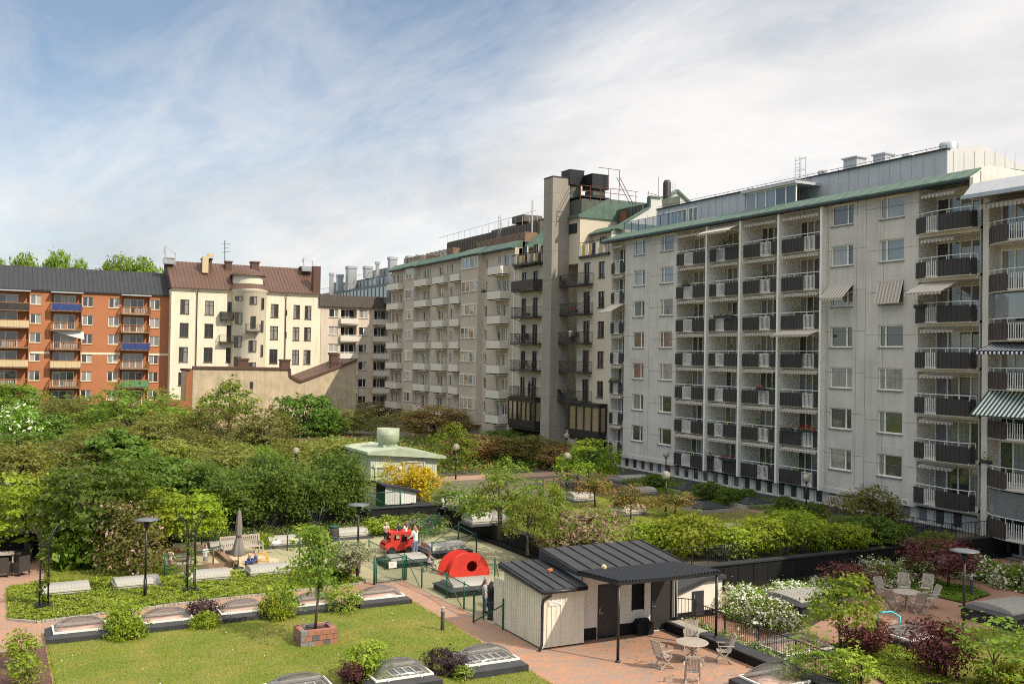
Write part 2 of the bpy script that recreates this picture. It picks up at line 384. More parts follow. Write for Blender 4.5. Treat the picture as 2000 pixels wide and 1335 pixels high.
# more cloud to the east (over the grey block) and low down, clearer blue to the north
gx = math_n(nt, 'MULTIPLY', math_n(nt, 'SUBTRACT', sp.outputs[0], .36), .5)
low = math_n(nt, 'MULTIPLY', math_n(nt, 'SUBTRACT', .17, sp.outputs[2]), 1.25)
cv = math_n(nt, 'ADD', math_n(nt, 'ADD', math_n(nt, 'MULTIPLY', c1, .68), math_n(nt, 'MULTIPLY', c2, .72)), gx)
cv = math_n(nt, 'ADD', cv, low)
cm = ramp(nt, cv, [(.37, 0.16), (.57, .55), (.80, .97)])
shade = ramp(nt, cloudlayer(CL_ROT - 8, 1.0, .5, .9, (7.3, 2.2, 0), 7, .6, .4), [(.32, (5.6, 5.65, 5.8)), (.60, (8.6, 8.4, 8.2))])
# unseen bright cloud overhead, added as fill light for the shaded facades
up = ramp(nt, sp.outputs[2], [(.34, 0.), (.75, 1.)])
shade = mixc(nt, up, shade, (18, 17.3, 16.0))
cm = math_n(nt, 'MAXIMUM', cm, math_n(nt, 'MULTIPLY', up, .8))
skyc = mixc(nt, cm, mixc(nt, 1, sky.outputs[0], (.86, 1.0, 1.06), 'MULTIPLY'), shade)
nt.links.new(skyc, bg.inputs[0]); bg.inputs[1].default_value = .12
SC.view_settings.view_transform = 'Standard'; SC.view_settings.look = 'None'; SC.view_settings.gamma = 1; SC.view_settings.use_curve_mapping = False
SC.view_settings.exposure = -.04
SC.cycles.max_bounces = 6; SC.cycles.transparent_max_bounces = 12; SC.cycles.use_denoising = False; SC.cycles.filter_width = 1.05
# ------------------------------------------------------------------ ground levels
def xy(pts, z=0): return [G(p[0], p[1], z)[:2] for p in pts]
sheet('ground', [(-700, -300), (700, -300), (700, 1100), (-700, 1100)], -.3, M['earth'], thick=.3)
sheet('courtyard_paving', [(-30, 12), (52, 12), (52, 60.4), (-30, 60.4)], 0, M['pavers'])
UP = [(-60, 58.6), (9.3, 58.6), (9.3, 60.4), (26.9, 60.4), (26.9, 38.0), (46.6, 38.0), (46.6, 40.6), (48.3, 40.6), (48.3, 38.0), (52.6, 38.0), (64, 39.5), (64, 155), (-60, 155)]
sheet('upper_terrace', UP, 1.0, M['earth'], thick=1.2)
sheet('lawn', [(2.15, 41.05), (17.0, 41.75), (17.0, 18), (2.15, 18)], .03, M['lawn'], thick=.02)
sheet('mulch_bed', [(-2.5, 40.2), (2.05, 41.0), (2.05, 18), (-2.5, 18)], .02, M['mulch'], thick=.01)
BEDB = [(.95, 51.4), (.9, 45.5), (1.9, 44.6), (7.5, 45.4), (15.9, 45.95), (16.5, 46.3), (16.0, 47.9), (14.4, 50.4), (8.0, 51.0), (2.5, 52.2)]
sheet('planting_bed', BEDB, .04, M['soil'], thick=.03)
sheet('lawn_strip', [(2.5, 52.1), (8.0, 50.9), (8.4, 57.6), (2.8, 57.6)], .03, M['lawn'], thick=.02)
sheet('playground_surface', [(7.6, 60.2), (7.6, 51.5), (8.0, 51.05), (14.4, 50.45), (16.05, 47.95), (16.6, 46.2), (18.25, 46.4), (18.6, 36.1), (26.6, 36.1), (26.6, 60.2)], .012, M['play_floor'], thick=.01)
sheet('sand_area', xy([(300, 1080), (308, 1122), (380, 1120), (540, 1105), (545, 1092), (470, 1075), (380, 1058)]), .02, M['sand'], thick=.006)
sheet('garden_path', [(25.6, 12), (25.6, 37.8), (51.9, 37.8), (51.9, 12)], .008, M['pavers_red'], thick=.006)
# right-hand garden beds and lawn
BED1 = xy([(1412, 1210), (1545, 1238), (1585, 1222), (1625, 1200), (1640, 1150), (1720, 1110), (1420, 1158)])
sheet('shrub_bed', BED1, .03, M['soil'], thick=.02)
BED2 = xy([(1617, 1262), (1680, 1250), (1760, 1255), (1830, 1262), (1850, 1335), (1740, 1345)])
sheet('ivy_bed', BED2, .03, M['soil'], thick=.02)
LAWN2 = xy([(1832, 1264), (1838, 1212), (1900, 1225), (2060, 1240), (2060, 1420), (1850, 1400)])
sheet('garden_lawn', LAWN2, .026, M['lawn'], thick=.02)
BED3 = xy([(1700, 1140), (1795, 1158), (1880, 1178), (1935, 1162), (1900, 1148), (1850, 1140), (1780, 1115)])
sheet('island_bed', BED3, .03, M['soil'], thick=.02)
BED4 = xy([(1895, 1128), (2010, 1163), (2060, 1150), (1980, 1112), (1920, 1095)])
sheet('corner_bed', BED4, .03, M['soil'], thick=.02)
BED5 = [(25.35, 33.2), (26.1, 33.0), (25.85, 24), (25.2, 24)]
sheet('flower_strip', BED5, .03, M['soil'], thick=.02)
# upper level surfaces
sheet('upper_lawn', [(27.4, 44.2), (27.4, 61.5), (43.5, 61.5), (43.5, 46.6), (33, 44.0)], 1.03, M['lawn'], thick=.02)
sheet('dry_lawn', [(39.6, 53.4), (43.9, 55.2), (46.0, 49.4), (42.4, 47.6)], 1.045, M['lawn_dry'], thick=.01)
sheet('terrace_path', [(44.4, 41.0), (47.6, 41.0), (48.6, 60.0), (48.6, 82), (46.5, 82), (46.2, 60)], 1.012, M['pavers_red'], thick=.01)
sheet('cross_path', [(26.0, 73.6), (46.4, 73.8), (46.4, 76.6), (26.0, 76.2)], 1.012, M['pavers'], thick=.01)
sheet('shrub_path', [(28.4, 44.0), (31, 42.2), (44.3, 44.2), (44.3, 45.8), (33, 43.9)], 1.016, M['pavers_red'], thick=.01)
sheet('back_lawn', [(13, 66.5), (23.0, 66.5), (23.0, 80), (13, 90)], 1.03, M['lawn'], thick=.02)
sheet('dry_strip', [(17.6, 60.6), (26.8, 60.6), (26.8, 64.5), (17.6, 64.0)], 1.03, M['lawn_dry'], thick=.02)
sheet('facade_pavement', [(49.0, 40.8), (53.4, 40.8), (53.4, 82), (49.0, 82)], 1.02, M['slate_metal'], thick=.015)
# edging stones round the lawn bed
b = MB()
for a, c in zip(BEDB[1:6], BEDB[2:7]):
    d = math.dist(a, c); n = max(1, int(d / .16)); ang = math.atan2(c[1] - a[1], c[0] - a[0])
    for i in range(n):
        t = (i + .5) / n; b.obox((a[0] + (c[0] - a[0]) * t + jit(.01), a[1] + (c[1] - a[1]) * t + jit(.015), .03), (d / n - .015, .14, .11 + jit(.015)), ang + jit(.08))
tag(b.build('bed_edging', M['stone_edge']), 'low row of grey edging stones between the brick path and the ground cover bed', 'edging')
# ------------------------------------------------------------------ grass and ground cover (nobody could count it)
def np_mesh(name, v, f, mats, mi=None):
    me = bpy.data.meshes.new(name); v = np.asarray(v, np.float32); f = np.asarray(f, np.int32); k = f.shape[1]
    me.vertices.add(len(v)); me.vertices.foreach_set('co', v.ravel())
    me.loops.add(f.size); me.loops.foreach_set('vertex_index', f.ravel())
    me.polygons.add(len(f)); me.polygons.foreach_set('loop_start', np.arange(0, f.size, k, dtype=np.int32))
    for m in (mats if isinstance(mats, (list, tuple)) else [mats]): me.materials.append(m)
    if mi is not None: me.polygons.foreach_set('material_index', np.asarray(mi, np.int32))
    me.update(calc_edges=True); return me
def inside(pts, X, Y):
    c = np.zeros(len(X), bool); n = len(pts)
    for i in range(n):
        (x0, y0), (x1, y1) = pts[i], pts[(i + 1) % n]
        k = ((y0 > Y) != (y1 > Y)) & (X < (x1 - x0) * (Y - y0) / (y1 - y0 + 1e-12) + x0); c ^= k
    return c
nr = np.random.default_rng(11)
def scatter(poly, n):
    P = np.array(poly); lo = P.min(0); hi = P.max(0)
    X = nr.uniform(lo[0], hi[0], n * 3); Y = nr.uniform(lo[1], hi[1], n * 3)
    k = inside(poly, X, Y); return X[k][:n], Y[k][:n]
def blades(name, poly, n, z, hmin, hmax, w, m):
    X, Y = scatter(poly, n); n = len(X); a = nr.uniform(0, 6.283, n); h = nr.uniform(hmin, hmax, n); lx, ly = nr.normal(0, .35, (2, n)) * h
    d = np.stack([np.cos(a), np.sin(a)], 1) * w
    B = np.stack([X, Y, np.full(n, z)], 1)
    v = np.stack([B + np.c_[d, np.zeros(n)], B - np.c_[d, np.zeros(n)], B + np.c_[lx, ly, h]], 1).reshape(-1, 3)
    o = bpy.data.objects.new(name, np_mesh(name, v, np.arange(3 * n).reshape(-1, 3), m)); COL.objects.link(o)
    return tag(o, kind='stuff')
def leafquads(C, size, up=.5, n_dir=None, asp=.55):
    """one rhombic leaf per centre, random heading, biased to face n_dir / up"""
    n = len(C); nd = nr.normal(0, 1, (n, 3)); nd[:, 2] += up * 2
    if n_dir is not None: nd += n_dir * 1.1
    nd /= np.linalg.norm(nd, axis=1)[:, None] + 1e-9
    t = nr.normal(0, 1, (n, 3)); t -= nd * (t * nd).sum(1)[:, None]; t /= np.linalg.norm(t, axis=1)[:, None] + 1e-9
    b = np.cross(nd, t); s = (size * np.clip(nr.lognormal(-.05, .38, n), .4, 2.2))[:, None]
    v = np.stack([C - t * s * .5, C + b * s * asp * .5 + nd * s * .08, C + t * s * .5, C - b * s * asp * .5 + nd * s * .08], 1).reshape(-1, 3)
    return v, np.arange(4 * n).reshape(-1, 4)
def cover(name, poly, n, z, h, size, m, m2=None, frac=.0):
    X, Y = scatter(poly, n); n = len(X)
    hz = h * (.45 + .55 * np.sin(X * 2.3 + np.sin(Y * 1.7) * 2) ** 2) 
    C = np.stack([X, Y, z + hz * nr.uniform(.3, 1, n)], 1); v, f = leafquads(C, size, 1.0)
    o = bpy.data.objects.new(name, np_mesh(name, v, f, [m, m2 or m], (nr.uniform(0, 1, n) < frac).astype(int))); COL.objects.link(o)
    return tag(o, kind='stuff')
blades('grass', [(2.15, 41.05), (17.0, 41.75), (17.0, 28), (2.15, 28)], 70000, .02, .03, .075, .013, M['blade'])
blades('grass', [(2.5, 52.1), (8.0, 50.9), (8.4, 57.6), (2.8, 57.6)], 12000, .02, .03, .08, .015, M['blade'])
blades('grass', [(27.4, 44.2), (27.4, 61.5), (43.5, 61.5), (43.5, 46.6), (33, 44.0)], 40000, 1.02, .03, .09, .02, M['blade'])
blades('grass', LAWN2, 12000, .02, .03, .08, .013, M['blade'])
cover('ground_cover', BEDB, 46000, .04, .16, .085, L['cover'])
cover('ground_cover', BED2, 16000, .03, .16, .075, L['cover'])
cover('ground_cover', BED3, 14000, .03, .14, .075, L['green'])
cover('ground_cover', BED4, 9000, .03, .14, .075, L['green'])
cover('ground_cover', BED1, 10000, .03, .2, .085, L['green'])
cover('ground_cover', BED5, 5000, .03, .45, .085, L['green'], L['white'], .22)
BED6 = [(7.8, 60.3), (10.2, 60.3), (26.6, 60.3), (26.6, 58.9), (20, 59.0), (11, 59.2)]
cover('flower_border', BED6, 11000, .02, .75, .09, L['green'], L['white'], .10)
BED7 = xy([(1240, 965), (1340, 950), (1420, 962), (1520, 985), (1500, 1000), (1400, 985), (1350, 968)], 1)
cover('terrace_planting', BED7, 9000, 1.0, .38, .12, L['dark'], L['green'], .4)
cover('terrace_planting', xy([(1215, 945), (1265, 935), (1345, 950), (1330, 962), (1260, 957)], 1), 5000, 1.0, .5, .12, L['dark'], L['green'], .4)
cover('terrace_planting', xy([(1490, 1005), (1560, 985), (1600, 1010), (1680, 1030), (1640, 1045)], 1), 7000, 1.0, .5, .12, L['dark'], L['green'], .4)
cover('terrace_planting', xy([(1780, 1065), (1840, 1050), (1870, 1062), (1830, 1085)], 1), 4000, 1.0, .6, .11, L['green'], L['dark'], .4)
# wild understorey filling the far part of the raised garden
cover('undergrowth', [(-30, 60), (26, 66), (26, 110), (-34, 120)], 46000, 1.0, 1.6, .30, L['green'], L['olive'], .4)
cover('undergrowth', [(27, 76.5), (49, 76.8), (49, 110), (27, 110)], 14000, 1.0, 1.0, .30, L['dark'], L['redbrown'], .3)
# ------------------------------------------------------------------ retaining walls
def retwall(a, c, z0, z1, th, label, step=1.1, cap=True):
    d = math.dist(a, c); ux, uy = (c[0] - a[0]) / d, (c[1] - a[1]) / d
    b = MB(a, (ux, uy), (uy, -ux))                       # d>0 is to the right of a->c
    b.box(0, d, -th, 0, z0, z1 - .06)
    n = max(1, round(d / step))
    for i in range(n):                                    # tarred boards, each a little proud
        b.box(i * d / n + .02, (i + 1) * d / n - .02, 0, .015 + .015 * rng.random(), z0 + .05, z1 - .07)
    o = b.build('retaining_wall', M['tar']); tag(o, label, 'retaining wall')
    if cap:
        k = MB(a, (ux, uy), (uy, -ux)); k.box(-.02, d + .02, -th - .06, .09, z1 - .06, z1 + .02); k.build('coping', M['slate_metal'], o)
        k = MB(a, (ux, uy), (uy, -ux)); k.box(0, d, .05, .32, z0, z0 + .22); k.build('plinth', M['tar'], o)
    return o
retwall((-20, 58.55), (9.3, 58.55), 0, 1.35, .3, 'black boarded retaining wall under the lime green maple behind the wicker chairs')
retwall((9.3, 60.35), (26.85, 60.35), 0, 1.3, .3, 'long black retaining wall below the dark hedge at the back of the playground')
retwall((26.8, 60.2), (26.8, 38.0), 0, 1.12, .3, 'low black retaining wall under the iron fence to the right of the playground')
retwall((26.9, 37.95), (46.6, 37.95), 0, 1.22, .3, 'black panelled retaining wall below the row of lime green shrubs', .95)
retwall((48.3, 37.95), (52.55, 37.95), 0, 1.22, .3, 'short black retaining wall between the garden steps and the curved balconies', 1.2)
# ------------------------------------------------------------------ facade tools
class Fr:
    def __init__(s, O, U, N): s.O, s.U, s.N = O, U, N; s.rz = math.atan2(U[1], U[0])
    def mb(s): return MB(s.O, s.U, s.N)
    def w(s, u, d, z): return (s.O[0] + u * s.U[0] + d * s.N[0], s.O[1] + u * s.U[1] + d * s.N[1], z)
def wallgrid(b, u0, u1, z0, z1, holes, d=0, depth=.22, m=0, mr=None):
    """wall sheet with real openings and reveals"""
    us = sorted({u0, u1, *[h[0] for h in holes], *[h[1] for h in holes]}); zs = sorted({z0, z1, *[h[2] for h in holes], *[h[3] for h in holes]})
    us = [u for u in us if u0 <= u <= u1]; zs = [z for z in zs if z0 <= z <= z1]
    for i in range(len(us) - 1):
        for j in range(len(zs) - 1):
            cu, cz = (us[i] + us[i + 1]) / 2, (zs[j] + zs[j + 1]) / 2
            if any(h[0] < cu < h[1] and h[2] < cz < h[3] for h in holes): continue
            b.quad((us[i], d, zs[j]), (us[i + 1], d, zs[j]), (us[i + 1], d, zs[j + 1]), (us[i], d, zs[j + 1]), m)
    mr = m if mr is None else mr
    for h in holes:
        k = h[4] if len(h) > 4 else depth; a, c, e, f = h[:4]
        b.quad((a, d, e), (a, d - k, e), (a, d - k, f), (a, d, f), mr); b.quad((c, d, e), (c, d - k, e), (c, d - k, f), (c, d, f), mr)
        b.quad((a, d, e), (c, d, e), (c, d - k, e), (a, d - k, e), mr); b.quad((a, d, f), (c, d, f), (c, d - k, f), (a, d - k, f), mr)
_wm = {}
def window_mesh(w, h, splits, fm, panes, hsplit=None, sill=None, fw=.085, dep=.10):
    """frame and pane meshes, x = along the wall, -y = outwards, origin bottom left of the opening. splits: fractions of mullions"""
    key = (round(w, 2), round(h, 2), tuple(splits), fm, tuple(panes), hsplit, sill)
    if key in _wm: return _wm[key]
    f = MB(); y0, y1 = -.02, .06
    f.box(0, fw, y0, y1, 0, h); f.box(w - fw, w, y0, y1, 0, h); f.box(fw, w - fw, y0, y1, 0, fw); f.box(fw, w - fw, y0, y1, h - fw, h)
    xs = [0] + list(splits) + [1]
    for s in splits: f.box(s * w - fw * .6, s * w + fw * .6, y0 - .006, y1, fw, h - fw)
    if hsplit: f.box(fw, w - fw, y0 + .004, y1 - .004, h * hsplit - fw * .45, h * hsplit + fw * .45)
    if sill: f.box(-.05, w + .05, -.2, .05, -.07, -.005, 1)
    p = MB()
    for i in range(len(xs) - 1):
        p.box(xs[i] * w + (fw if i == 0 else fw * .6), xs[i + 1] * w - (fw if i == len(xs) - 2 else fw * .6), .03, .05, fw, h - fw, i)
    r = (f.mesh('window', [M[fm], M[sill or 'joint']]), p.mesh('pane', [M[x] for x in panes]))
    _wm[key] = r; return r
def put_window(parent, F, u, z, w, h, splits=(.5,), fm='frame_white', panes=('glass_dark', 'glass_dark'), hsplit=None, sill=None, d=-.12, name='window', label=None):
    fmesh, pmesh = window_mesh(w, h, splits, fm, panes, hsplit, sill)
    o = place(name, fmesh, parent, F.w(u, d, z), F.rz); child('pane', pmesh, o)
    if label: o['label'] = label
    return o
def pick(*w): return rng.choices([x for x, _ in w], [k for _, k in w])[0]
def seams(b, u0, u1, step, z0, z1, d, m=0, w=.03, t=.03):
    n = max(1, round((u1 - u0) / step))
    for i in range(n + 1): u = u0 + (u1 - u0) * i / n; b.box(u - w / 2, u + w / 2, d, d + t, z0, z1, m)
def slope_seams(b, p0, p1, q0, q1, n, r=.025, m=0):
    """standing seams between an eave p0-p1 and a ridge q0-q1"""
    for i in range(n + 1):
        t = i / n; a = [p0[k] + (p1[k] - p0[k]) * t for k in range(3)]; c = [q0[k] + (q1[k] - q0[k]) * t for k in range(3)]
        b.bar(a, c, r * 1.2, r * 2.4, m)
def clearmat(name, tint=(.93, .94, .95), gl=1.0, base=None):
    m = bpy.data.materials.new(name); m.use_nodes = True; nt = m.node_tree; nt.nodes.remove(nt.nodes['Principled BSDF'])
    t = nn(nt, 'ShaderNodeBsdfTransparent'); t.inputs[0].default_value = (*tint, 1)
    g = nn(nt, 'ShaderNodeBsdfGlossy'); g.inputs['Roughness'].default_value = .04
    f = nn(nt, 'ShaderNodeFresnel'); f.inputs[0].default_value = 1.5
    ms = nn(nt, 'ShaderNodeMixShader'); nt.links.new(math_n(nt, 'MINIMUM', math_n(nt, 'MULTIPLY', f.outputs[0], gl), .9), ms.inputs[0]); nt.links.new(t.outputs[0], ms.inputs[1]); nt.links.new(g.outputs[0], ms.inputs[2])
    out = ms
    if base:
        d = nn(nt, 'ShaderNodeBsdfDiffuse'); d.inputs[0].default_value = (*base[:3], 1); m2 = nn(nt, 'ShaderNodeMixShader'); m2.inputs[0].default_value = base[3]
        nt.links.new(ms.outputs[0], m2.inputs[1]); nt.links.new(d.outputs[0], m2.inputs[2]); out = m2
    nt.links.new(out.outputs[0], nt.nodes['Material Output'].inputs[0]); return m
M['smoked'] = clearmat('smoked_glass', (.66, .67, .67), .2)
# ================================================================== grey panel block (facade faces -X; u = -Y)
FG = Fr((52.0, 0), (0, -1), (-1, 0))
grey = thing('apartment_building', (52, 60, 1), 'long pale grey panel apartment block with black slatted loggias and a green copper eave', 'building')
PIT, ZB = 2.81, [2.33 + 2.81 * k for k in range(7)]
COLS = [(-68.95, -64.68), (-64.5, -60.55), (-60.4, -56.3), (-56.15, -51.95)]
WINS = [(-75.5, 1.75, (.70,)), (-71.43, 1.88, (.24,)), (-51.33, 2.0, (.72,)), (-47.07, 2.0, (.27,))]
ZW = [3.69 + 2.81 * k for k in range(7)]
RC = (-43.92, -39.5)
b = FG.mb(); holes = []
for u, w, s in WINS:
    for z in ZW: holes.append((u, u + w, z, z + 1.45))
holes += [(-79.05, -76.9, 2.03, 22.0, .8), (-68.95, -51.95, 2.03, 22.0, 1.7), (RC[0], RC[1], 2.03, 22.3, 1.6)]
wallgrid(b, -79.3, -39.45, 2.03, 22.25, holes, mr=1)
b.quad((-79.05, -.8, 2.03), (-76.9, -.8, 2.03), (-76.9, -.8, 22), (-79.05, -.8, 22), 1)
b.quad((-68.95, -1.7, 2.03), (-51.95, -1.7, 2.03), (-51.95, -1.7, 22), (-68.95, -1.7, 22), 1)
b.quad((RC[0], -1.6, 2.03), (RC[1], -1.6, 2.03), (RC[1], -1.6, 22.3), (RC[0], -1.6, 22.3), 1)
b.quad((-79.3, 0, 2.03), (-39.45, 0, 2.03), (-39.45, -1.4, 2.03), (-79.3, -1.4, 2.03), 1)      # soffit over the recessed ground floor
b.box(-79.3, -39.45, -14, -1.75, 1.0, 22.2, 0)
b.quad((-39.45, 0, 1), (-39.45, -12, 1), (-39.45, -12, 22.9), (-39.45, 0, 22.9), 0)
b.quad((-79.3, 0, 1), (-79.3, -12, 1), (-79.3, -12, 22.9), (-79.3, 0, 22.9), 0)
b.build('wall', [M['grey_render'], M['loggia_white']], grey)
b = FG.mb()                                                # joints between the facade panels
for ua, ub, off in ((-76.9, -73.0, 0), (-73.0, -69.0, -.35), (-51.95, -48.2, 0), (-48.2, -43.92, -.3)):
    for k in range(7): b.box(ua, ub, 0, .004, ZB[k] + 2.45 + off, ZB[k] + 2.475 + off)
for u in (-73.0, -69.0, -48.2, -46.7, -49.0, -51.6): b.box(u - .012, u + .012, 0, .0045, 2.05, 22.2)
b.build('panel_joint', M['joint'], grey)
b = FG.mb(); b.box(-76.9, -69.0, .0, .10, 2.03, 2.38); b.box(-51.9, -43.95, 0, .10, 2.03, 2.38); b.build('base_band', M['grey_render'], grey)
for u, w, s in WINS:
    for k, z in enumerate(ZW):
        hi = k >= 4
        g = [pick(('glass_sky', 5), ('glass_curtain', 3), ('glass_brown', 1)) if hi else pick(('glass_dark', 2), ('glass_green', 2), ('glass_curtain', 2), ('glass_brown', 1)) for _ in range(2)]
        if s[0] > .5: g[1] = pick(('glass_dark', 2), (g[0], 1))
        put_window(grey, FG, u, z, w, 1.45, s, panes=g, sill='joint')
# loggias: slabs, dividers, glazing, slatted fronts, awnings
b = FG.mb()
for z in ZB: b.box(-68.95, -51.95, -1.7, -.02, z - .18, z)
for z in ZB: b.box(-79.05, -76.9, -.8, -.02, z - .18, z); b.box(RC[0], RC[1], -1.6, .1, z - .18, z)
b.box(-68.95, -51.95, -1.7, -.02, 21.99, 22.15)
b.build('balcony_slab', M['loggia_white'], grey)
for u in (-64.59, -60.475, -56.22, -51.9): 
    b = FG.mb(); b.box(u - .10, u + .10, -1.7, .42, 2.1, 22.0); b.build('divider', M['frame_white'], grey)
def front_mesh(w, g0, g1, d=.0, hh=.98):
    """slatted front with an open white grille between g0 and g1; front at -y"""
    fs_ = []
    for a, c in ((0, g0), (g1, w)):
        f = MB(); fs_.append(f)
        n = max(1, round((c - a) / .16)); s = (c - a) / n
        for i in range(n): f.box(a + i * s + .006, a + (i + 1) * s - .006, -.03 - .012 * (i % 2), 0, 0, hh)
        f.box(a + .01, c - .01, .002, .02, .02, hh - .02)
    r = MB(); n = max(2, round((g1 - g0) / .13))
    for i in range(n + 1): xx = g0 + (g1 - g0) * i / n; r.box(xx - .018, xx + .018, -.035, -.005, -.06, hh - .02)
    r.box(g0, g1, -.04, -.0, hh - .03, hh + .01); r.box(g0, g1, -.042, -.002, .03, .07)
    r.box(0, w, -.045, .0, hh + .20, hh + .245)
    for i in range(4): xx = .03 + (w - .06) * i / 3; r.box(xx - .015, xx + .015, -.04, -.005, hh - .02, hh + .20)
    return [q.mesh('balcony_front', M['balcony_slats']) for q in fs_], r.mesh('railing', M['white_paint'])
def awn_mesh(w, out, drop, stripe=False, th=.05, ma='awning', mb_='awning_stripe', val=.16):
    a = MB(); n = max(4, round(w / .14)); 
    a.box(0, w, -.02, .10, -.06, .06, 0)
    for i in range(n):
        m = i % 2 if stripe else 0; x0, x1 = w * i / n, w * (i + 1) / n
        a.add([(x0, 0, 0), (x1, 0, 0), (x1, -out, -drop), (x0, -out, -drop), (x0, 0, -.02), (x1, 0, -.02), (x1, -out, -drop - .02), (x0, -out, -drop - .02)], [(0, 1, 2, 3), (7, 6, 5, 4), (0, 3, 7, 4), (1, 5, 6, 2)], m)
        a.add([(x0, -out, -drop), (x1, -out, -drop), (x1, -out - .01, -drop - val + (.03 if i % 2 else 0)), (x0, -out - .01, -drop - val + (.03 if i % 2 else 0))], [(0, 1, 2, 3)], 1 if (i % 2 and not stripe) else m)
    a.bar((0.02, -out, -drop), (w - .02, -out, -drop), .04)
    if out > .5: a.bar((.06, 0, -.5), (.06, -out, -drop), .025); a.bar((w - .06, 0, -.5), (w - .06, -out, -drop), .025)
    return a.mesh('awning', [M[ma], M[mb_]])
GR = [(.27, .55), (.24, .50), (.50, .78), (.58, .84)]
for ci, (ua, ub) in enumerate(COLS):
    w = ub - ua - .22; fm, rm = front_mesh(w, GR[ci][0] * w, GR[ci][1] * w)
    am = awn_mesh(w - .3, .42, .10)
    for k, z in enumerate(ZB):
        o = [place('balcony_front', q, grey, FG.w(ua + .11, .18, z - .10), FG.rz) for q in fm][0]; child('railing', rm, o)
        hi = k >= 4
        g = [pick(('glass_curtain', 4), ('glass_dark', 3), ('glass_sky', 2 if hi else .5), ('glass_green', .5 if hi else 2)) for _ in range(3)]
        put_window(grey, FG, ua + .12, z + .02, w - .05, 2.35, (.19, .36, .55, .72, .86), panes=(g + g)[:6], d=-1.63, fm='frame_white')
        if not (ci == 1 and k == 6) and not (ci == 3 and k == 3): place('awning', am, grey, FG.w(ua + .25, -.10, z + 2.50), FG.rz)
place('awning', awn_mesh(3.7, 1.35, .55), grey, FG.w(-64.4, .2, ZB[6] + 2.6), FG.rz)
place('awning', awn_mesh(3.9, 1.0, .30), grey, FG.w(-56.05, .2, ZB[3] + 2.55), FG.rz)
fm, rm = front_mesh(2.1, .62, 1.42); am = awn_mesh(1.9, .3, .08)
for k, z in enumerate(ZB):
    o = [place('balcony_front', q, grey, FG.w(-79.05, .10, z - .1), FG.rz) for q in fm][0]; child('railing', rm, o)
    put_window(grey, FG, -78.95, z + .02, 1.95, 2.3, (.35, .7), panes=[pick(('glass_curtain', 2), ('glass_dark', 2)) for _ in range(3)], d=-.74)
    if k != 4: place('awning', am, grey, FG.w(-78.95, -.1, z + 2.5), FG.rz)
place('awning', awn_mesh(2.0, 1.5, .75), grey, FG.w(-79.0, .1, ZB[4] + 2.6), FG.rz)
# curved balconies at the near end
pth = [(-43.92, .25), (-43.3, .45), (-42.4, .66), (-41.2, .80), (-40.2, .80), (-39.6, .70), (-39.45, .3)]
def curve_front(path, gu0, gu1, z, parent, F, h=1.0, hr=.22, body='balcony_slats'):
    f1, f2, r = F.mb(), F.mb(), F.mb()
    def at(t):                                             # point at arc length t
        for (a, c) in zip(path, path[1:]):
            d = math.dist(a, c)
            if t <= d: k = t / d; return (a[0] + (c[0] - a[0]) * k, a[1] + (c[1] - a[1]) * k)
            t -= d
        return path[-1]
    Ln = sum(math.dist(a, c) for a, c in zip(path, path[1:])); n = int(Ln / .16)
    for i in range(n):
        a, c = at(Ln * i / n), at(Ln * (i + 1) / n - .012)
        if gu0 < (a[0] + c[0]) / 2 < gu1:
            r.bar((a[0], a[1], z - .02), (a[0], a[1], z + h - .02), .035); continue
        off = .012 * (i % 2); f = f1 if (a[0] + c[0]) / 2 < gu0 else f2
        f.add([(a[0], a[1] + off, z), (c[0], c[1] + off, z), (c[0], c[1] + off, z + h), (a[0], a[1] + off, z + h), (a[0], a[1] - .03, z), (c[0], c[1] - .03, z), (c[0], c[1] - .03, z + h), (a[0], a[1] - .03, z + h)], [(0, 1, 2, 3), (7, 6, 5, 4), (0, 4, 5, 1), (3, 2, 6, 7), (0, 3, 7, 4), (1, 5, 6, 2)])
    top = [(p[0], p[1], z + h + hr) for p in path]; r.tube(top, .025, 5)
    for p in path: r.bar((p[0], p[1] - .02, z + h - .1), (p[0], p[1] - .02, z + h + hr), .03)
    seg = [p for p in path if gu0 <= p[0] <= gu1]
    r.bar((gu0, at(0)[1] if not seg else seg[0][1], z + .05), (gu1, seg[-1][1] if seg else at(0)[1], z + .05), .035)
    o = f1.build('balcony_front', M[body], parent); f2.build('balcony_front', M[body], parent); r.build('railing', M['white_paint'], o)
    s = F.mb(); s.prism([(p[0], p[1] - .03) for p in path] + [(path[-1][0], -.9), (path[0][0], -.9)], z - .06, z + .08); s.build('balcony_floor', M['loggia_white'], parent)
    return o
for k, z in enumerate(ZB):
    curve_front(pth, -42.85, -41.85, z - .12 + .17, grey, FG)
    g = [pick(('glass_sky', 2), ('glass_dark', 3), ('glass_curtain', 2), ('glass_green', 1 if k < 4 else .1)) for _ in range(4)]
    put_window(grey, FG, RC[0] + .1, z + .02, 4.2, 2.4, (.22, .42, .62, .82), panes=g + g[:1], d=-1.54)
    if k != 4: place('awning', awn_mesh(2.5, .42, .12), grey, FG.w(-43.5, -.1, z + 2.52), FG.rz)
place('awning', awn_mesh(2.7, 1.7, .75), grey, FG.w(-43.6, -.05, ZB[4] + 2.62), FG.rz)
place('awning', awn_mesh(2.1, 1.0, .95, True), grey, FG.w(-51.38, .03, ZW[4] + 1.5), FG.rz)
place('awning', awn_mesh(2.05, .42, 1.5, True, val=.02), grey, FG.w(-47.1, .03, ZW[4] + 1.55), FG.rz)
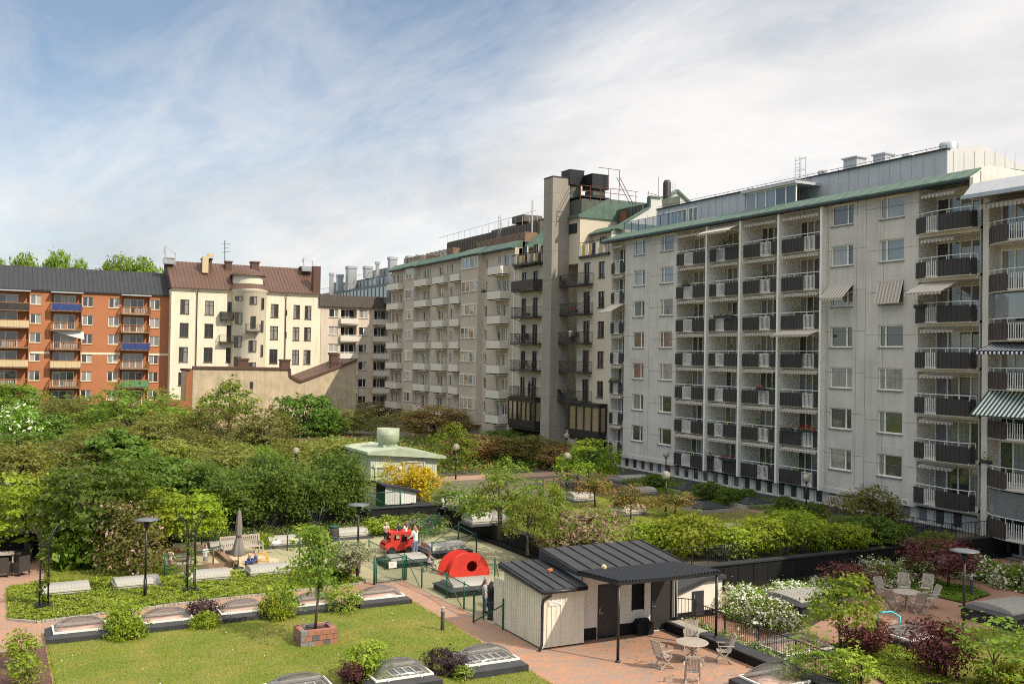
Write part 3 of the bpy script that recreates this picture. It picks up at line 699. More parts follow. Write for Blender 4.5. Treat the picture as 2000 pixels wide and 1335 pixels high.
# recessed ground floor
b = FG.mb(); hs = []; u = -78.4
while u < -40.6:
    hs.append((u, u + .78, 1.08, 2.1)); u += 1.27
wallgrid(b, -79.3, -39.45, 1.0, 2.2, hs, d=-.32, depth=.15)
b.build('ground_floor_wall', M['loggia_white'], grey)
for i, h in enumerate(hs): put_window(grey, FG, h[0], 1.08, .78, 1.02, (), panes=(pick(('glass_dark', 3), ('glass_sky', 1), ('glass_brown', .6)),), d=-.42)
# copper eave and penthouse
b = FG.mb(); b.prism([(.62, 22.17), (.62, 22.27), (-.75, 22.98), (-3.2, 23.0), (-3.2, 22.2), (0, 22.2), (.3, 22.17)], -80.3, -39.75, 'x')
for i in range(37): 
    u = -80.2 + i * 1.12; b.add([(u - .025, .635, 22.28), (u + .025, .635, 22.28), (u + .025, -.75, 23.005), (u - .025, -.75, 23.005)], [(0, 1, 2, 3)])
ev = b.build('eave', M['copper'], grey)
b = FG.mb(); b.box(-80.3, -39.75, .05, .66, 22.05, 22.165); b.build('gutter', M['black_metal'], grey)
b = FG.mb(); b.box(-79.2, -39.6, -14.5, -3.0, 22.3, 23.06); b.build('flat_roof', M['slate_metal'], grey)
b = FG.mb(); b.prism([(-4.0, 23.0), (-4.0, 25.35), (-7.5, 26.0), (-14.0, 24.6), (-14.0, 23.0)], -77.5, -45.1, 'x')
seams(b, -77.5, -45.1, .95, 23.02, 25.3, -4.0)
pent = b.build('penthouse', M['zinc'], grey)
b = FG.mb(); b.box(-77.6, -45.0, -4.25, -3.85, 25.33, 25.42); seams(b, -77, -45.2, 1.6, 25.42, 25.62, -4.1, w=.02, t=.02); b.box(-77.5, -45.1, -4.1, -4.07, 25.62, 25.65); b.build('parapet', M['slate_metal'], pent)
b = FG.mb(); b.add([(-45.06, -4.0, 23), (-45.06, -4.0, 25.33), (-45.06, -7.5, 25.98), (-45.06, -14, 24.58), (-45.06, -14, 23)], [(0, 1, 2, 3, 4)])
for i in range(9):
    d = -4.6 - i * 1.05; b.box(-45.06, -45.03, d - .02, d + .02, 23.1, 25.3 + min(.6, i * .12))
b.build('gable', M['sheet_white'], pent)
for u in (-76.0, -74.3, -72.7):
    put_window(grey, FG, u, 23.3, 1.35, 1.6, (.5,), panes=('glass_sky', 'glass_sky'), d=-3.97)
b = FG.mb()                                               # glazed terrace balustrade
for i in range(9): u = -79.0 + i * 1.15; b.box(u - .02, u + .02, -1.3, -1.26, 23.0, 24.1)
b.box(-79.0, -69.8, -1.3, -1.26, 24.06, 24.1)
o = b.build('balustrade', M['black_metal'], grey)
b = FG.mb()
for i in range(8): u = -79.0 + i * 1.15; b.box(u + .04, u + 1.1, -1.285, -1.275, 23.1, 24.04)
b.build('panel', M['smoked'], o)
b = FG.mb(); b.box(-62.6, -56.4, -4.0, -1.4, 24.55, 24.75); b.box(-62.5, -62.3, -4, -1.6, 23, 24.55); b.build('terrace_roof', M['zinc'], grey)
put_window(grey, FG, -62.2, 23.05, 5.6, 1.5, (.2, .4, .6, .8), panes=['glass_sky'] * 3 + ['glass_dark'] * 2, d=-1.7, name='terrace_glazing')
for u, d, w, h in ((-54.2, -5.2, 1.3, .75), (-51.8, -5.6, 1.1, .65)):
    b = FG.mb(); b.box(u - w / 2, u + w / 2, d - .5, d + .5, 25.3, 25.6 + h); b.box(u - w / 2 - .12, u + w / 2 + .12, d - .62, d + .62, 25.6 + h, 25.7 + h); b.build('chimney', M['zinc'], grey)
for u, d, r, z0, z1 in ((-44.6 - 2.2, -6.3, .62, 25.6, 26.35), (-47.2 - 2, -5.2, .5, 25.3, 25.85), (-65.5, -5.2, .5, 25.3, 25.75), (-56.6, -4.6, .55, 25.3, 25.8)):
    c = FG.w(u, d, 0); b = MB(); b.lathe([(0, z1), (r * .9, z1), (r, z1 - .08), (r, z0)], (c[0], c[1], 0), 20); b.build('roof_vent', M['steel'], grey)
b = FG.mb()                                               # caged roof ladder
for du in (-.25, .25):
    for dd in (-.3, .3): b.bar((-58.0 + du, -3.4 + dd, 23.4 if dd > 0 else 24.4), (-58.0 + du, -3.4 + dd, 27.0), .035)
for i in range(12): b.bar((-58.25, -3.1, 23.6 + i * .28), (-57.75, -3.1, 23.6 + i * .28), .03)
for z in (25.2, 26.0, 26.9):
    b.bar((-58.25, -3.1, z), (-58.25, -3.7, z), .03); b.bar((-57.75, -3.1, z), (-57.75, -3.7, z), .03); b.bar((-58.25, -3.7, z), (-57.75, -3.7, z), .03)
b.build('roof_ladder', M['steel'], grey)
# ================================================================== ivory block with the concrete stair tower
FT = Fr((52.0, 0), (0, -1), (-1, 0))
tb = thing('apartment_building', (52, 89, 1), 'ivory apartment block with a tall bare concrete stair tower and stepped green copper roofs', 'building')
b = FT.mb()
TZ = [3.95 + 2.88 * k for k in range(7)]
TWIN = [(-81.85, 1.25, 1.55)]
hs = []
for k in range(1, 7):
    z = TZ[k] + .55
    if k < 6: hs.append((-81.5, -80.35, z, z + 1.55))
    hs.append((-97.2, -96.1, z - .5, z + 1.55)); hs.append((-94.6, -93.5, z - .5, z + 1.55)); 
    if k < 6: hs.append((-84.2, -82.95, z - .5, z + 1.65))
wallgrid(b, -98.9, -79.3, 1, 21.2, hs + [(-87.9, -85.3, 3.8, 20.6, 1.2)])
b.quad((-87.9, -1.2, 3.8), (-85.3, -1.2, 3.8), (-85.3, -1.2, 20.6), (-87.9, -1.2, 20.6))
b.box(-98.9, -79.3, -14, -1.25, 1, 21.2)
b.box(-88.9, -85.1, -9, -.02, 21.2, 25.3)                   # stair head beside the tower
b.box(-98.9, -88.9, -9, -1.4, 21.2, 23.2); b.box(-85.05, -79.4, -9, -1.5, 21.2, 23.5)
b.add([(-85.07, -.02, 21.2), (-85.07, -8.5, 21.2), (-85.07, -8.5, 27.2), (-85.07, -3.2, 27.2), (-85.07, -.02, 25.3)], [(0, 1, 2, 3, 4)])
b.build('wall', M['ivory_render'], tb)
for h in hs: put_window(tb, FT, h[0], h[2], h[1] - h[0], h[3] - h[2], (.5,), fm='frame_dark', panes=[pick(('glass_dark', 3), ('glass_brown', 2), ('glass_sky', 1 if h[2] > 14 else .2)) for _ in range(2)], sill='frame_dark' if h[3] - h[2] < 1.7 else None)
for u in (-96.6, -83.6, -81.2): put_window(tb, FT, u, 21.25, 1.1, 1.9, (.5,), fm='frame_dark', panes=('glass_dark', 'glass_sky'), d=-1.46 if u > -90 else -1.36)
b = MB(); b.box(50.0, 52.02, 87.15, 88.95, 1.0, 29.4, 0)
for k in range(9):                                          # cast joints of the tower
    z = 4.2 + 2.95 * k; b.box(49.995, 52, 87.145, 88.955, z, z + .035, 1)
b.box(49.95, 52.1, 87.1, 89.0, 29.4, 29.5, 2)
b.build('stair_tower', [M['concrete'], M['joint'], M['slate_metal']], tb)
b = MB(); b.box(49.985, 49.999, 87.4, 88.7, 1.2, 2.6); b.build('door', M['red_brick'], tb)
def iron_balcony(parent, F, u0, u1, z, d=1.15, solid=None, clutter=0):
    f = F.mb(); f.box(u0, u1, .0, d, z - .16, z, 0); 
    for u in (u0 + .2, u1 - .2): f.bar((u, .02, z - .45), (u, d * .8, z - .16), .05)
    o = f.build('balcony', M['frame_dark'], parent)
    r = F.mb(); h = 1.02
    for (a, c) in (((u0, d), (u1, d)), ((u0, 0.02), (u0, d)), ((u1, .02), (u1, d))):
        L = math.dist(a, c); n = max(2, int(L / .13))
        r.bar((a[0], a[1], z + h), (c[0], c[1], z + h), .045); r.bar((a[0], a[1], z + .1), (c[0], c[1], z + .1), .03)
        for i in range(n + 1): t = i / n; x, y = a[0] + (c[0] - a[0]) * t, a[1] + (c[1] - a[1]) * t; r.bar((x, y, z), (x, y, z + h), .018)
    r.build('railing', M['frame_dark'], o)
    if solid:
        s = F.mb(); n = int((u1 - u0) / .15)
        for i in range(n): a = u0 + (u1 - u0) * i / n; s.box(a + .006, a + (u1 - u0) / n - .006, d + .012, d + .03, z + .06, z + h)
        for uu in (u0, u1): s.box(uu - .012, uu + .012, .03, d, z + .06, z + h)
        s.build('slatted_front', M[solid], o)
    return o
for k in range(1, 7):
    z = TZ[k]
    if k < 6 or True:
        iron_balcony(tb, FT, -97.5, -92.4 + .0, z + .05, 1.15, 'brown_slats' if k == 5 + 0 else None)
    if k < 6: iron_balcony(tb, FT, -87.7, -82.4, z + .05, 1.1 if k % 2 else 1.0)
# white and yellow panel fronts of the top terraces
for ua, ub in ((-98.8, -92.4), (-84.9, -79.5)):
    b = FT.mb(); b.box(ua, ub, -.02, .22, 21.0, 21.22, 3); n = int((ub - ua) / .62)
    for i in range(n):
        m = (0, 1, 0, 1, 2)[i % 5]; b.box(ua + i * .62 + .04, ua + i * .62 + .58, .16, .2, 21.25, 22.35, m)
    b.bar((ua, .18, 22.55), (ub, .18, 22.55), .05, .05, 3)
    for i in range(5): u = ua + (ub - ua) * i / 4; b.bar((u, .15, 21.2), (u, .15, 22.55), .04, .04, 3)
    b.build('terrace_front', [M['plain_white'], M['yellow_panel'], M['slate_metal'], M['frame_dark']], tb)
b = FT.mb(); b.prism([(-.9, 23.15), (-.9, 23.35), (-4.2, 26.2), (-9, 26.2), (-9, 23.15)], -98.9, -88.95, 'x'); b.prism([(-1.0, 23.45), (-1.0, 23.6), (-2.0, 24.15), (-9, 24.2), (-9, 23.4)], -85.0, -79.45, 'x'); slope_seams(b, (-98.8, -.9, 23.38), (-89, -.9, 23.38), (-98.8, -4.2, 26.22), (-89, -4.2, 26.22), 14)
b.build('roof', M['copper'], tb)
b = FT.mb(); b.prism([(.25, 25.2), (.25, 25.4), (-3.2, 27.3), (-9, 27.3), (-9, 25.2)], -88.85, -84.9, 'x'); slope_seams(b, (-88.8, .25, 25.42), (-85, .25, 25.42), (-88.8, -3.2, 27.32), (-85, -3.2, 27.32), 6); b.build('stair_head_roof', M['copper'], tb)
b = FT.mb(); b.box(-87.2, -85.6, -.02, .03, 23.7, 24.7)
for i in range(6): b.box(-87.2, -85.6, .03, .07, 23.75 + i * .16, 23.83 + i * .16)
b.build('vent_grille', M['slate_metal'], tb)
b = FT.mb(); b.prism([(-4.4, 24.1), (-4.4, 26.3), (-9, 27.6), (-9, 24.1)], -84.9, -80.6, 'x')
for i in range(8): u = -84.7 + i * .6; b.box(u, u + .04, -4.4, -4.36, 24.7, 26.5)
b.build('roof_room', M['copper_dark'], tb)
b = FT.mb(); b.box(-84.3, -83.2, -4.36, -4.3, 24.0, 26.0); b.build('roof_door', mat('rust_door', (.24, .08, .045), .7), tb)
# party wall clad in white sheet, green capping, between the ivory and the grey block
def px(pts, Y, sc=5.263, ox=1040, oy=300): return [(GY(ox + a / sc, oy + c / sc, Y)[0], GY(ox + a / sc, oy + c / sc, Y)[2]) for a, c in pts]
pl = px([(822, 865), (826, 790), (1207, 560), (1212, 448), (1325, 462), (1345, 620), (1345, 900), (822, 900)], 80.2)
b = MB(); b.prism(pl, 80.2, 80.5, 'y')
for i in range(7): X = 52.6 + i * 1.05; b.box(X - .015, X + .015, 80.17, 80.2, 22.6, 22.8 + min(i * .62, 3.4))
o = b.build('party_wall', M['sheet_white'], tb)
b = MB(); cp = px([(826, 780), (1207, 550), (1212, 440), (1325, 452)], 80.1)
for a, c in zip(cp, cp[1:]): b.bar((a[0], 80.3, a[1]), (c[0], 80.3, c[1]), .5, .16)
b.build('capping', M['copper'], o)
pl = px([(1405, 600), (1410, 440), (1490, 395), (1640, 525), (1640, 640)], 86)
b = MB(); b.prism(pl, 86, 86.3, 'y'); o = b.build('rear_gable', M['sheet_white'], tb)
cp = px([(1270, 470), (1410, 430), (1490, 378), (1640, 520)], 85.9); b = MB()
for a, c in zip(cp, cp[1:]): b.bar((a[0], 86.1, a[1]), (c[0], 86.1, c[1]), .6, .25)
b.build('capping', M['copper'], o)
p = GY(1302, 420, 84); q = GY(1302, 352, 84)
b = MB(); b.lathe([(.42, p[2] - 2), (.42, q[2] - .3), (.30, q[2]), (0, q[2])], (p[0], 84, 0), 14); b.build('flue', M['frame_dark'], tb)
b = MB()
for dx in (.75, 1.05): b.bar((p[0] + dx, 84, p[2] - 2), (p[0] + dx, 84, q[2] - .2), .035)
for i in range(14): b.bar((p[0] + .75, 84, p[2] - 1 + i * .35), (p[0] + 1.05, 84, p[2] - 1 + i * .35), .03)
b.build('ladder', M['steel'], tb)
# plant on the stair head: two fan units on legs, deck and rails
b = MB(); b.box(52.1, 55.0, 84.97, 88.6, 25.35, 27.1); b.build('roof_parapet', M['copper_dark'], tb)
b = MB(); b.box(52.0, 55.4, 84.9, 88.6, 27.3, 27.42); b.build('plant_deck', M['slate_metal'], tb)
for (x0, y0, zt, ww) in ((51.9, 87.0, 29.4, 1.7), (53.6, 85.4, 28.9, 1.9)):
    b = MB(); b.box(x0 + .2, x0 + ww - .2, y0 + .2, y0 + ww - .2, 27.3, zt - .7); b.build('duct', M['copper_dark'], tb)
    b = MB(); b.box(x0, x0 + ww, y0, y0 + ww, zt - .6, zt + .85); b.box(x0 - .06, x0 + ww + .06, y0 - .06, y0 + ww + .06, zt + .85, zt + .93)
    for i in range(7): zc = zt - .5 + i * .18; b.box(x0 - .03, x0 + ww + .03, y0 - .03, y0 + ww + .03, zc, zc + .06)
    b.build('fan_unit', M['black_metal'], tb)
b = MB()
for zc in (27.9, 28.4):
    b.bar((51.9, 84.9, zc), (56.5, 84.9, zc), .045); b.bar((51.9, 84.9, zc), (51.9, 88.6, zc), .045); b.bar((55.4, 84.9, zc), (58.6, 84.6, zc - .1), .045)
for x in (51.9, 53.1, 54.3, 55.5, 56.5, 58.6): b.bar((x, 84.9, 26.9), (x, 84.9, 28.4), .045)
b.bar((56.2, 84.9, 29.6), (57.9, 84.9, 27.0), .05); b.bar((56.6, 84.9, 29.6), (58.3, 84.9, 27.0), .05)
for x in (55.3, 56.6): b.bar((x, 85, 28.2), (x, 85, 30.4), .045)
b.bar((54.0, 85, 30.4), (56.6, 85, 30.4), .045)
b.bar((60.2, 85, 26), (60.2, 85, 28.6), .05); b.bar((60.2, 85, 28.4), (61.6, 85, 28.2), .04); b.bar((61.5, 85, 28.2), (61.5, 85, 30.2), .03)
b.build('plant_railing', M['rust'], tb)
# dark glazed winter gardens above the entrance level
def bay_window(parent, F, u0, u1, z0, z1, d, n, panes):
    f = F.mb(); f.box(u0, u1, 0, d, z0, z0 + .75); f.box(u0, u1, 0, d, z1 - .3, z1); f.box(u0 - .1, u1 + .1, 0, d + .12, z1, z1 + .1); f.box(u0 + .1, u1 - .1, 0, d - .1, z0 - .3, z0)
    for i in range(n + 1): u = u0 + (u1 - u0) * i / n; f.box(u - .10, u + .10, d - .16, d, z0 + .75, z1 - .3)
    for u in (u0, u1): f.box(u - .06, u + .06, 0, .2, z0 + .75, z1 - .3)
    o = f.build('winter_garden', M['black_metal'], parent); p = F.mb()
    for i in range(n): p.box(u0 + (u1 - u0) * i / n + .1, u0 + (u1 - u0) * (i + 1) / n - .1, d - .1, d - .07, z0 + .75, z1 - .3, i % len(panes))
    p.box(u1 - .03, u1 - .01, .2, d - .16, z0 + .75, z1 - .3); p.box(u0 + .01, u0 + .03, .2, d - .16, z0 + .75, z1 - .3)
    p.build('pane', [M[x] for x in panes], o)
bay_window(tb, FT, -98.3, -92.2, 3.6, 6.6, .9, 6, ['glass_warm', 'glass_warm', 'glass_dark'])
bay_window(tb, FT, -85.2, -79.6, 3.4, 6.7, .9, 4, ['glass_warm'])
for u0, u1 in ((-98.6, -92.2), (-84.9, -79.4)): b = FT.mb(); b.box(u0, u1, .01, .06, 1.0, 3.2); b.build('entrance_wall', M['tar'], tb)
b = FT.mb(); b.box(-98.9, -98.7, 0, .12, 1.0, 21); b.build('downpipe', M['white_paint'], tb)
# ================================================================== beige block with box balconies
bb = thing('apartment_building', (52, 118, 1), 'beige rendered apartment block with pale box balconies, bay windows and a green copper eave', 'building')
PB = 2.83; BZ = [20.42 - PB * k for k in range(7)]
b = FT.mb(); hs = []
def bw(u, w, k, z0=1.45, h=1.4): z = BZ[k] + z0 - .35; hs.append((u, u + w, z, z + h)); return (u, z, w, h)
wins = []
for k in range(7):
    for u, w, z0, h in ((-106.6, .75, 1.35, 1.4), (-103.1, .85, .55, 2.2), (-101.7, 1.35, 1.35, 1.4), (-116.6, .7, 1.35, 1.4), (-113.5, .9, .55, 2.2), (-120.4, 1.7, .9, 1.85), (-117.2 - .5, .5, 1.35, 1.4), (-125.6, .9, .55, 2.2), (-124.3, 1.1, 1.2, 1.5), (-137.2, .9, .55, 2.2), (-135.6, .8, 1.2, 1.5), (-134.2, .9, 1.2, 1.5)):
        wins.append(bw(u, w, k, z0, h))
wallgrid(b, -137.8, -98.9, 1, 23.45, hs); b.box(-137.8, -98.9, -14, -.5, 1, 23.4)
b.quad((-98.9, 0, 1), (-98.9, -12, 1), (-98.9, -12, 23.45), (-98.9, 0, 23.45)); b.quad((-137.8, 0, 1), (-137.8, -12, 1), (-137.8, -12, 23.45), (-137.8, 0, 23.45))
for u0, u1 in ((-112.2, -106.9), (-130.9, -127.2)):        # bays
    b.prism([(u0, 0), (u0 + .25, .62), (u1 - .25, .62), (u1, 0)], 3.0, 23.3)
b.build('wall', M['beige_render'], bb)
for i, (u, z, w, h) in enumerate(wins): 
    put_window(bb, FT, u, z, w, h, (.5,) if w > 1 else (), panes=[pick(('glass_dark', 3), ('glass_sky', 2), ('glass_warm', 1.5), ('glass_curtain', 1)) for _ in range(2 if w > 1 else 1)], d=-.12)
for u0, u1 in ((-112.2, -106.9), (-130.9, -127.2)):
    for k in range(7):
        z = BZ[k] + 1.35; ww = u1 - u0 - 1.5
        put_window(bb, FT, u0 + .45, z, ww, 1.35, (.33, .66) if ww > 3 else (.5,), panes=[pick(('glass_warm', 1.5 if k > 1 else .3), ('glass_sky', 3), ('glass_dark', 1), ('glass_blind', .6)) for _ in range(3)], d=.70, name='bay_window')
        put_window(bb, FT, u1 - .75, z, .45, 1.35, (), panes=('glass_curtain',), d=.695, name='bay_window')
def box_balcony(parent, F, u0, u1, z, d, k=0, mt='beige_panel', hh=1.0, rail='steel'):
    f = F.mb(); t = .06; f.box(u0, u1, 0, d, z, z + .12)
    n = max(2, round((u1 - u0) / .5))
    for i in range(n): a = u0 + (u1 - u0) * i / n; f.box(a + .004, a + (u1 - u0) / n - .004, d - t, d, z - .04, z + hh)
    for u in (u0, u1 - t): f.box(u, u + t, 0, d - t - .002, z - .04, z + hh)
    o = f.build('balcony', M[mt], parent); r = F.mb()
    r.bar((u0, d - .03, z + hh + .17), (u1, d - .03, z + hh + .17), .04); r.bar((u0 + .03, 0, z + hh + .17), (u0 + .03, d, z + hh + .17), .04); r.bar((u1 - .03, 0, z + hh + .17), (u1 - .03, d, z + hh + .17), .04)
    for i in range(5): u = u0 + .05 + (u1 - u0 - .1) * i / 4; r.bar((u, d - .03, z + hh), (u, d - .03, z + hh + .17), .025)
    r.build('railing', M[rail], o)
    return o
for u0, u1, dd in ((-103.5, -100.2, 1.15), (-115.2, -112.5, .7), (-120.9, -117.3, .7), (-127.2, -123.0, .7), (-137.6, -133.0, .8)):
    for k in range(7): box_balcony(bb, FT, u0, u1, BZ[k], dd)
b = FT.mb(); b.prism([(.45, 23.4), (.45, 23.5), (-.55, 24.3), (-1.3, 24.3), (-1.3, 23.4)], -138.0, -99.0, 'x'); 
for i in range(56): u = -138 + i * .7; b.add([(u - .02, .46, 23.5), (u + .02, .46, 23.5), (u + .02, -.54, 24.32), (u - .02, -.54, 24.32)], [(0, 1, 2, 3)])
for u0, u1 in ((-112.4, -106.7), (-131.1, -127.0)): b.prism([(.95, 23.35), (.95, 23.45), (-.3, 24.32), (-.3, 23.4)], u0, u1, 'x')
b.build('eave', M['copper'], bb)
b = FT.mb(); b.box(-138, -98.9, .1, .48, 23.3, 23.41); b.box(-137.8, -99, -14, -1.0, 23.45, 24.2); b.build('gutter', M['slate_metal'], bb)
b = FT.mb(); b.box(-125.0, -99.0, -12, -3.2, 24.2, 26.7); b.box(-113.5, -99.0, -12, -4.2, 26.7, 27.2); seams(b, -125, -99, .8, 24.3, 26.6, -3.2, w=.06, t=.05); b.box(-106.5, -103.5, -6, -3.5, 27.2, 28.0); b.build('penthouse', M['dark_wood'], bb)
b = FT.mb()
for u0, u1, d in ((-112, -99.2, -1.4), (-128, -119, -1.4), (-137, -130, -1.6)):
    for i in range(7): b.box(u0, u1, d - .03, d, 24.3 + i * .15, 24.42 + i * .15)
    n = int((u1 - u0) / 1.4)
    for i in range(n + 1): u = u0 + (u1 - u0) * i / n; b.box(u - .04, u + .04, d, d + .04, 24.2, 25.4)
    b.box(u1 - .03, u1, d - 3, d, 24.2, 25.35)
b.build('terrace_screen', M['brown_wood'], bb)
b = FT.mb()
for u in (-108.2, -107.6): b.bar((u, -2.5, 24.2), (u, -2.5, 28.3), .05)
for i in range(10): b.bar((-108.2, -2.5, 24.6 + i * .38), (-107.6, -2.5, 24.6 + i * .38), .035)
b.bar((-128, -3.2, 27.6), (-100, -3.2, 28.0), .04)
for i in range(15): u = -124.9 + i * 1.8; b.bar((u, -3.2, 26.7), (u, -3.2, 27.7), .04)
b.bar((-99.4, -2.4, 24), (-99.4, -2.4, 29.0), .14)
b.build('roof_railing', M['steel'], bb)
# ================================================================== corner block and the glass terraces above it
FB = Fr((0, 155.0), (1, 0), (0, -1))
cb_ = thing('apartment_building', (50, 155, 1), 'pinkish beige corner apartment block with a dark timber parapet, half in shade', 'building')
def zx(x, y): return GY(x, y, 155.0)
CZs = [zx(700, 620 + 33.6 * k)[2] - .1 for k in range(6)]
b = FB.mb(); hs = []; L1 = []
for k in range(6):
    z = CZs[k]
    L1 += [(47.95, z, 1.55, 1.35), (53.0, z, 1.4, 1.35)]; hs += [(47.95, 49.5, z, z + 1.35), (53.0, 54.4, z, z + 1.35), (49.95, 52.6, z - 1.0, z + 1.45, 1.0), (55.6, 58.0, z - 1.0, z + 1.45, 1.0)]
wallgrid(b, 46.65, 60.0, 1, 19.2, hs, depth=.2); b.box(46.65, 60, -12, -1.05, 1, 19.1)
b.quad((46.65, 0, 1), (46.65, -10, 1), (46.65, -10, 19.2), (46.65, 0, 19.2)); b.build('wall', M['corner_render'], cb_)
for u, z, w, h in L1: put_window(cb_, FB, u, z, w, h, (.6,), panes=[pick(('glass_blind', 2), ('glass_dark', 2), ('glass_curtain', 1)) for _ in range(2)], sill='joint')
for k in range(6):
    z = CZs[k]
    for u0, u1 in ((49.95, 52.6), (55.6, 58.0)):
        put_window(cb_, FB, u0 + .1, z - .95, u1 - u0 - .2, 2.3, (.36, .62), panes=('glass_dark', 'glass_sky', 'glass_dark'), d=-.9)
        box_balcony(cb_, FB, u0 - .15, u1 + .15, z - 1.1, .55, rail='white_paint')
b = FB.mb(); b.box(46.3, 60.5, -.5, .35, 18.75, 20.65)
for i in range(48): u = 46.35 + i * .295; b.box(u, u + .26, .35, .38, 18.8, 20.6)
b.box(46.3, 60.5, -13, -.5, 19.2, 19.6); b.build('parapet', M['dark_wood'], cb_)
gt = thing('terraced_penthouse', (62, 160, 19.6), 'glass and grey metal roof terraces stepping up behind the corner block', 'building')
b = MB(); b.box(57, 75, 152.0, 190, 19.6, 22.9); b.box(58.6, 75, 152.2, 184, 22.9, 24.6); b.box(58.6, 75, 184, 187.5, 22.9, 25.0); b.box(60, 75, 139, 151.9, 19.6, 25.6); b.box(60.2, 75, 152.3, 170, 24.6, 26.2); b.build('wall', M['terrace_metal'], gt)
for x0, x1, yt, yb, Y in ((645, 652, 533, 565, 180), (660, 671, 536, 556, 175), (680, 697, 520, 556, 172), (714, 728, 520, 532, 166), (735, 741, 511, 545, 160), (762, 776, 502, 530, 156), (798, 812, 500, 515, 150), (815, 819, 497, 520, 147)):
    p, q = GY(x0, yb, Y), GY(x1, yt, Y); b = MB(); w = max(.5, q[0] - p[0]); b.box(p[0], p[0] + w, Y, Y + w, p[2] - 1, q[2] - .3); b.box(p[0] - .1, p[0] + w + .1, Y - .1, Y + w + .1, q[2] - .45, q[2]); b.build('roof_vent', M['steel'], gt)
b = MB()
for i in range(19): y = 153 + i * 1.9; b.box(56.93, 56.99, y, y + 1.2, 20.4, 22.4)
for i in range(15): y = 153 + i * 2.0; b.box(58.53, 58.59, y, y + 1.3, 23.1, 24.3)
for i in range(8): y = 153 + i * 2.0; b.box(60.13, 60.19, y, y + 1.3, 24.8, 25.9)
tag(b.build('window', M['glass_sky'], gt), kind='stuff')
b = MB()
for X, y0, y1, z in ((56.8, 152, 190, 22.9), (58.4, 152, 184, 24.6)):
    b.bar((X, y0, z + .9), (X, y1, z + .9), .05)
    for i in range(int((y1 - y0) / 1.6)): b.bar((X, y0 + i * 1.6, z), (X, y0 + i * 1.6, z + .9), .04)
b.build('railing', M['steel'], gt)
# ================================================================== cream block with a round stair turret
cr = thing('apartment_building', (35, 155, 0), 'cream old apartment block with a round stair turret and a brown sheet metal roof', 'building')
def Z2(a, c, Y=155.0): p = GY(300 + a / 3.709, 460 + c / 3.709, Y); return p[0], p[2]
flat = [(193, 463, 258, 566), (188, 632, 253, 735), (182, 806, 248, 915), (178, 990, 243, 1085), (372, 472, 437, 574), (368, 638, 432, 738), (362, 810, 427, 917), (533, 480, 572, 560), (528, 648, 566, 772), (523, 812, 563, 920), (848, 495, 905, 592), (843, 655, 901, 752), (838, 822, 897, 925), (957, 537, 968, 582), (953, 697, 964, 742), (1013, 502, 1060, 600), (1007, 662, 1056, 758), (1003, 827, 1054, 930), (1094, 508, 1143, 605), (1090, 664, 1139, 760), (1086, 828, 1137, 930)]
hs = []
for x0, y0, x1, y1 in flat:
    xm, ym = (x0 + x1) / 2, (y0 + y1) / 2; ul, zt = Z2(x0, y0); ur, zb_ = Z2(x1, y1); ul = (Z2(x0, ym)[0]); ur = Z2(x1, ym)[0]; zt = Z2(xm, y0)[1]; zb_ = Z2(xm, y1)[1]
    hs.append((ul, ur, zb_, zt))
b = FB.mb(); wallgrid(b, 23.72, 46.6, 0, 20.55, hs, depth=.2); b.box(23.72, 46.6, -11, -.4, 0, 20.5)
for i in range(3): b.box(23.72, 46.6, -.02, .10 + .12 * i, 20.2 + .14 * i, 20.34 + .14 * i)
b.build('wall', M['cream_render'], cr)
for i, h in enumerate(hs):
    w, hh = h[1] - h[0], h[3] - h[2]
    put_window(cr, FB, h[0], h[2], w, hh, (.5,) if w > .7 else (), fm='frame_brown', panes=[pick(('glass_dark', 3), ('glass_curtain', 2)) for _ in range(2 if w > .7 else 1)], hsplit=.68 if hh > 2 else None, sill='frame_brown' if 1.2 < hh and w > .7 else None)
tc_ = Z2(690, 600)[0]; tr = 2.65
b = MB(); b.lathe([(tr, 0), (tr, 20.4), (tr + .25, 20.6), (tr + .25, 20.9)], (tc_, 155.2, 0), 40, 0, math.pi, 2 * math.pi); b.lathe([(tr - .35, 20.9), (tr - .35, 23.1)], (tc_, 156.2, 0), 40); o = b.build('stair_turret', M['cream_render'], cr)
b = MB(); b.lathe([(tr + .45, 20.85), (tr + .3, 21.05), (tr - .3, 21.7)], (tc_, 155.4, 0), 40, 0, math.pi, 2 * math.pi); b.lathe([(tr + .1, 23.05), (tr + .05, 23.2), (1.0, 24.1), (0, 24.3)], (tc_, 156.2, 0), 40); b.build('turret_roof', M['brown_roof'], o)
for (x0, y0, x1, y1) in ((603, 553, 645, 640), (598, 725, 640, 810), (595, 878, 636, 945), (605, 437, 648, 470), (697, 440, 748, 498), (702, 583, 738, 672), (688, 756, 742, 842), (685, 917, 738, 950), (783, 450, 803, 535), (780, 615, 798, 700), (777, 790, 795, 878)):
    Yt = 152.7; u0 = Z2(x0, (y0 + y1) / 2, Yt)[0]; u1 = Z2(x1, (y0 + y1) / 2, Yt)[0]; z1 = Z2((x0 + x1) / 2, y0, Yt)[1]; z0 = Z2((x0 + x1) / 2, y1, Yt)[1]
    um = (u0 + u1) / 2 - tc_; um = max(-2.4, min(2.4, um)); an = math.asin(um / tr); w = min(1.6, (u1 - u0) / max(.55, math.cos(an)))
    Fw = Fr((tc_ + tr * math.sin(an), 155.2 - tr * math.cos(an)), (math.cos(an), math.sin(an)), (math.sin(an), -math.cos(an)))
    put_window(cr, Fw, -w / 2, z0, w, z1 - z0, (.5,) if w > .9 else (), fm='frame_brown', panes=('glass_dark', 'glass_curtain')[:2 if w > .9 else 1], d=.10)
